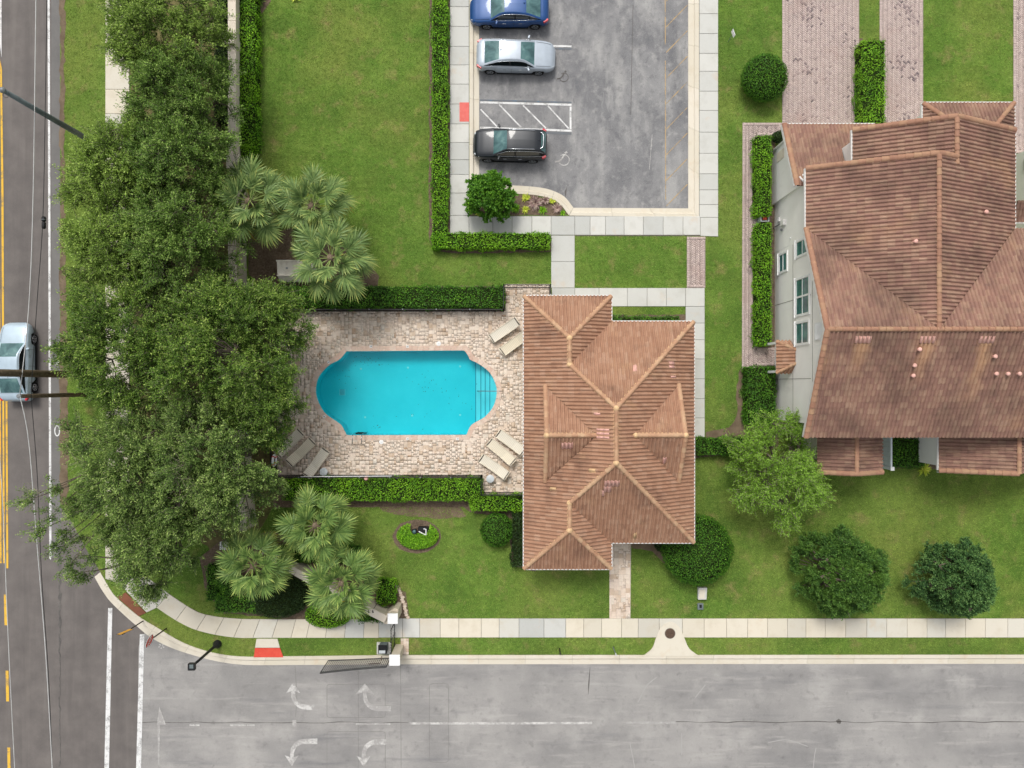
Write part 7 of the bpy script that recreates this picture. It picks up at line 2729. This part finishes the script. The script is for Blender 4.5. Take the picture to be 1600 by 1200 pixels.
# floodlights in the oval bed
fl_ = thing('flood_lights', 'pair of black floodlights in the oval bed', 'floodlight', (*P(656, 828), 0))
c0 = P(649, 828)
MB().lathe([(0.10, 0), (0.11, 0.3), (0.17, 0.42), (0.17, 0.5), (0.1, 0.53)], (c0[0], c0[1], 0.01), 14).build('lamp_head', M['black_plastic'], fl_, True)
MB().lathe([(0.13, 0.50), (0.10, 0.56), (0.0, 0.58)], (c0[0], c0[1], 0.0), 14).build('lens', M['glass_car'], fl_, True)
c0 = P(662, 828)
MB().cbox((c0[0], c0[1], 0.2), (0.62, 0.5, 0.4)).build('lamp_box', M['black_plastic'], fl_, bevel=0.03)
MB().tube([(c0[0] - 0.25, c0[1] + 0.0, 0.44), (c0[0] + 0.14, c0[1] - 0.2, 0.47), (c0[0] + 0.2, c0[1] - 0.22, 0.47), (c0[0] + 0.2, c0[1] + 0.14, 0.47), (c0[0] + 0.05, c0[1] + 0.16, 0.46)], 0.035, 6).build('bracket', M['white'], fl_)
# transformer pad and irrigation box by the big round shrub
tp = thing('utility_pad', 'small concrete pad beside the big round shrub', 'utility pad', (*P(1097, 928), 0))
MB().prism(PP([(1091, 918), (1104.5, 918), (1103.5, 936.5), (1090.5, 936.5)], 0.2), 0, 0.28).build('pad', M['concrete'], tp, bevel=0.015)
MB().prism(PP([(1092.5, 921), (1101, 921), (1100, 934.5), (1091.7, 934.5)], 0.2), 0.28, 0.3).build('lid', M['slab_cream'], tp)
ib = thing('irrigation_box', 'small dark irrigation box in the lawn', 'irrigation box', (*P(1094, 946), 0))
MB().prism(PP([(1089.5, 942), (1098.5, 942), (1098.5, 952), (1089.5, 952)]), 0, 0.10).build('frame', M['concrete_pole'], ib, bevel=0.01)
MB().prism(PP([(1092.2, 944), (1095.8, 944), (1095.8, 949), (1092.2, 949)]), 0.1, 0.12).build('lid', M['black_plastic'], ib)
# utility box in the gap of the house hedge
rb = thing('red_box', 'reddish utility box in a metal frame in the house hedge gap', 'utility box', (*P(1194, 341), 0))
c0 = P(1194.5, 341, 0.5)
MB().cbox((c0[0], c0[1], 0.3), (0.38, 0.32, 0.5)).build('casing', M['manhole'], rb, bevel=0.02)
MB().cbox((c0[0], c0[1], 0.56), (0.22, 0.2, 0.02)).build('lid', M['tactile_red'], rb)
for sx in (-1, 1):
    MB().cbox((c0[0] + sx * 0.24, c0[1], 0.3), (0.05, 0.44, 0.6)).build('frame_bar', M['table_grey'], rb)
    MB().cbox((c0[0], c0[1] + sx * 0.2, 0.58), (0.43, 0.04, 0.04)).build('frame_bar', M['table_grey'], rb)

# ================================================================ STREET FURNITURE
def pole_from(px0, py0, px1, py1, h):
    return P(px0, py0, 0), P(px1, py1, h)


# street lamp with square head
q = P(340, 1006)
lamp = thing('street_lamp', 'black street lamp with square head over the entrance road', 'street lamp', (q[0], q[1], 0))
hz = 3.55
MB().lathe([(0.26, 0), (0.26, 0.12), (0.16, 0.3), (0.10, 0.5), (0.075, 0.9)], (0, 0, 0), 14).build('base', M['black_metal'], lamp, True, keep=False)
MB().tube([(0, 0, 0.8), (0, 0, hz - 0.1)], [0.09, 0.075], 10).build('pole', M['black_metal'], lamp, True, keep=False)
MB().cbox((0.0, 0.0, hz + 0.02), (0.40, 0.40, 0.24)).build('lamp_head', M['black_metal'], lamp, keep=False, bevel=0.02)
MB().cbox((0.03, 0.05, hz + 0.15), (0.22, 0.22, 0.03)).build('head_hatch', M['concrete_pole'], lamp, keep=False)
MB().cbox((0.0, 0.0, hz - 0.11), (0.3, 0.3, 0.03)).build('lens', M['headlight'], lamp, keep=False)
# stop sign
def sign(name, label, base_px, top_h, ndir, shape, mat, text=None):
    q = P(*base_px)
    root = thing(name, label, 'sign', (q[0], q[1], 0), math.atan2(ndir[1], ndir[0]))
    MB().box(-0.03, 0.03, -0.03, 0.03, 0, top_h + 0.3).build('post', M['dark_bronze'], root, keep=False)
    n = 8 if shape == 'oct' else 4
    R = 0.42 if shape == 'oct' else 0.54
    off = math.pi / 8 if shape == 'oct' else 0
    for (x0, x1, rr3, mt, nm) in ((0.035, 0.045, R, M['sign_white'] if shape == 'oct' else M['black_plastic'], 'border'), (0.046, 0.050, R * 0.93, M[mat], 'panel')):
        mb = MB()
        pts = [(rr3 * math.cos(off + 2 * math.pi * k / n), top_h + rr3 * math.sin(off + 2 * math.pi * k / n)) for k in range(n)]
        mb.v = [(x0, a, b) for a, b in pts] + [(x1, a, b) for a, b in pts]
        mb.f = [tuple(range(n, 2 * n)), tuple(reversed(range(n)))] + [(i, (i + 1) % n, n + (i + 1) % n, n + i) for i in range(n)]
        mb.build(nm, mt, root, keep=False)
    if text:
        cu = bpy.data.curves.new('lettering', 'FONT')
        cu.body = text
        cu.size = 0.32
        cu.align_x = 'CENTER'
        cu.align_y = 'CENTER'
        cu.extrude = 0.003
        cu.offset = 0.006
        tmp = bpy.data.objects.new('lettering', cu)
        COL.objects.link(tmp)
        bpy.context.view_layer.update()
        me = bpy.data.meshes.new_from_object(tmp)
        bpy.data.objects.remove(tmp)
        me.name = 'lettering'
        me.materials.clear()
        me.materials.append(M['sign_white'])
        o = link('lettering', me, None, root, keep=False)
        o.matrix_basis = Matrix.Translation((0.055, 0, top_h)) @ Matrix(((0, 0, 1, 0), (1, 0, 0, 0), (0, 1, 0, 0), (0, 0, 0, 1)))
    return root


sign('stop_sign', 'red stop sign facing the entrance road', (260, 982), 2.15, (0.95, -0.30), 'oct', 'red_sign', 'STOP')
sign('warning_sign', 'yellow diamond warning sign at the corner kerb', (224, 970), 2.1, (-0.30, 0.95), 'dia', 'yellow_sign')
# stakes along the kerb
for (px, py, mt, h, lb, nm) in ((874, 1013, 'black_metal', 1.0, 'short black stake in the grass verge', 'marker_stake'), (958, 1011, 'concrete_pole', 1.35, 'bluish marker post in the grass verge', 'marker_stake')):
    q = P(px, py)
    root = thing(nm, lb, 'stake', (q[0], q[1], 0), group='kerb markers')
    MB().tube([(0, 0, 0), (0, 0, h)], 0.035, 8).build('post', M[mt], root, keep=False)
    MB().lathe([(0.045, h - 0.28), (0.048, h - 0.05), (0.03, h + 0.02)], (0, 0, 0), 8).build('cap', M['table_grey'] if mt != 'black_metal' else M['black_metal'], root, keep=False)
q = P(1137, 66)
root = thing('lawn_sign', 'small white yard sign in the lawn beside the parking lot', 'sign', (q[0], q[1], 0), 0.35)
MB().tube([(0, 0, 0), (0, 0, 1.25)], 0.014, 6).build('stake', M['concrete_pole'], root, keep=False)
MB().box(-0.012, 0.012, -0.2, 0.2, 0.95, 1.3).build('panel', M['sign_white'], root, keep=False)
q = P(1529, 739)
root = thing('lawn_light', 'tiny white light cap on the lawn behind the house', 'garden light', (q[0], q[1], 0))
MB().lathe([(0.05, 0), (0.05, 0.2), (0.10, 0.22), (0.09, 0.28), (0.0, 0.3)], (0, 0, 0), 10).build('cap', M['white'], root, keep=False)
MB().lathe([(0.03, -0.02), (0.03, 0.05)], (0, 0, 0), 8).build('stem', M['grey_metal'], root, keep=False)

# utility poles beside the main road
q = P(150, 225)
up1 = thing('utility_pole', 'tall grey green concrete pole slanting over the road', 'utility pole', (q[0], q[1], 0), group='utility poles')
MB().tube([(0, 0, 0), (0, 0, 4.2), (0, 0, 8.25)], [0.18, 0.155, 0.12], 12).build('pole', M['concrete_pole'], up1, True, keep=False)
MB().lathe([(0.14, 8.1), (0.16, 8.16), (0.14, 8.22), (0.05, 8.3)], (0, 0, 0), 12).build('pole_cap', M['grey_metal'], up1, True, keep=False)
MB().tube([(0.16 * math.cos(t), 0.16 * math.sin(t) - 0.12, 7.9) for t in np.linspace(0, 5.5, 14)], 0.012, 5).build('cable_loop', M['cable_black'], up1, keep=False)
q = P(134, 585.5)
up2 = thing('utility_pole', 'thick brown wooden pole over the moving car', 'utility pole', (q[0], q[1], 0), group='utility poles')
MB().tube([(0, 0, 0), (0, 0, 6), (0, 0, 11.5)], [0.21, 0.20, 0.18], 12).build('pole', M['wood_pole'], up2, True, keep=False)
MB().tube([(0, -1.1, 10.6), (0, 1.1, 10.6)], 0.07, 6).build('crossarm', M['wood_pole'], up2, keep=False)
for s in (-1.0, 1.0):
    MB().lathe([(0.05, 10.67), (0.07, 10.75), (0.03, 10.85)], (0, s, 0), 8).build('insulator', M['grey_metal'], up2, keep=False)
q = P(134, 616.5)
up3 = thing('utility_pole', 'shorter greenish wooden pole beside the thick brown one', 'utility pole', (q[0], q[1], 0), group='utility poles')
MB().tube([(0, 0, 0), (0, 0, 3), (0, 0, 6.0)], [0.14, 0.13, 0.115], 10).build('pole', M['wood_pole'], up3, True, keep=False)
MB().lathe([(0.12, 5.95), (0.13, 6.05), (0.07, 6.08)], (0, 0, 0), 10).build('pole_cap', M['grey_metal'], up3, keep=False)


def cable(label, pts, mat, r):
    w = [(*P(a, b, z), z) for a, b, z in pts]
    o = MB().tube(catmull(w, 6), r, 5).build('overhead_cable', M[mat], None, True)
    return tag(o, label, 'cable', 'overhead cables')


cable('pale overhead cable from the top edge to the short pole', [(57, -60, 6.3), (52, 300, 6.0), (45, 480, 6.0), (31, 617, 6.05)], 'cable_white', 0.026)
cable('pale overhead cable from the short pole to the bottom edge', [(31, 617, 6.05), (45, 690, 6.0), (58, 850, 6.0), (72, 1030, 6.0), (85, 1260, 6.2)], 'cable_white', 0.026)
cable('black overhead cable with a splice over the road edge', [(74, -60, 6.2), (71, 150, 6.1), (67, 340, 6.0), (58, 470, 6.0), (50, 590, 6.0), (49, 625, 6.0)], 'cable_black', 0.018)
cable('black overhead cable from the poles to the bottom edge', [(49, 625, 6.0), (58, 740, 6.0), (65, 900, 6.0), (76, 1060, 6.0), (84, 1260, 6.2)], 'cable_black', 0.018)
cable('thin pale cable above the yellow road dashes', [(-6, 640, 7.5), (4, 780, 7.5), (13, 1000, 7.5), (26, 1260, 7.6)], 'cable_white', 0.02)
c0 = P(68.5, 347, 6.0)
spl = thing('cable_splice', 'black splice box hanging on the overhead cable', 'cable splice', (c0[0], c0[1], 6.0))
MB().lathe([(0.07, -0.36), (0.10, -0.3), (0.10, -0.03), (0.07, 0.0)], (0, 0, 0), 10, 'Y').build('sleeve', M['black_plastic'], spl, True, keep=False)
MB().lathe([(0.07, 0.02), (0.11, 0.06), (0.11, 0.24), (0.07, 0.3)], (0, 0, 0), 10, 'Y').build('sleeve', M['black_plastic'], spl, True, keep=False)
MB().lathe([(0.115, 0.1), (0.115, 0.16)], (0, 0, 0), 10, 'Y').build('band', M['grey_metal'], spl, True, keep=False)

# ================================================================ GRASS
def scatter_grass():
    r = np.random.default_rng(77)
    n = 620000
    X = r.uniform(-29.5, 33.5, n)
    Y = r.uniform(-18.3, 25.0, n)
    ok = np.ones(n, bool)
    for poly in HARD:
        p = np.array(poly)
        x0, y0 = p.min(0)
        x1, y1 = p.max(0)
        idx = np.where(ok & (X > x0) & (X < x1) & (Y > y0) & (Y < y1))[0]
        if len(idx):
            ok[idx[inside(poly, X[idx] + r.normal(0, 0.035, len(idx)), Y[idx] + r.normal(0, 0.035, len(idx)))]] = False
    X, Y = X[ok], Y[ok]
    n = len(X)
    t = r.uniform(0, 6.28, n)
    Ln = r.uniform(0.03, 0.075, n)
    w = r.uniform(0.012, 0.026, n)
    lean = r.uniform(0.02, 0.07, n)
    dx, dy = np.cos(t), np.sin(t)
    V = np.zeros((n, 3, 3))
    V[:, 0] = np.stack([X - dy * w, Y + dx * w, np.full(n, 0.002)], 1)
    V[:, 1] = np.stack([X + dy * w, Y - dx * w, np.full(n, 0.002)], 1)
    V[:, 2] = np.stack([X + dx * lean, Y + dy * lean, Ln], 1)
    o = npmesh('grass', V.reshape(-1, 3), np.arange(n * 3).reshape(-1, 3), M['grass'], None, r.uniform(0, 1, n))
    stuff(o, 'short mown grass blades on the lawns')


scatter_grass()
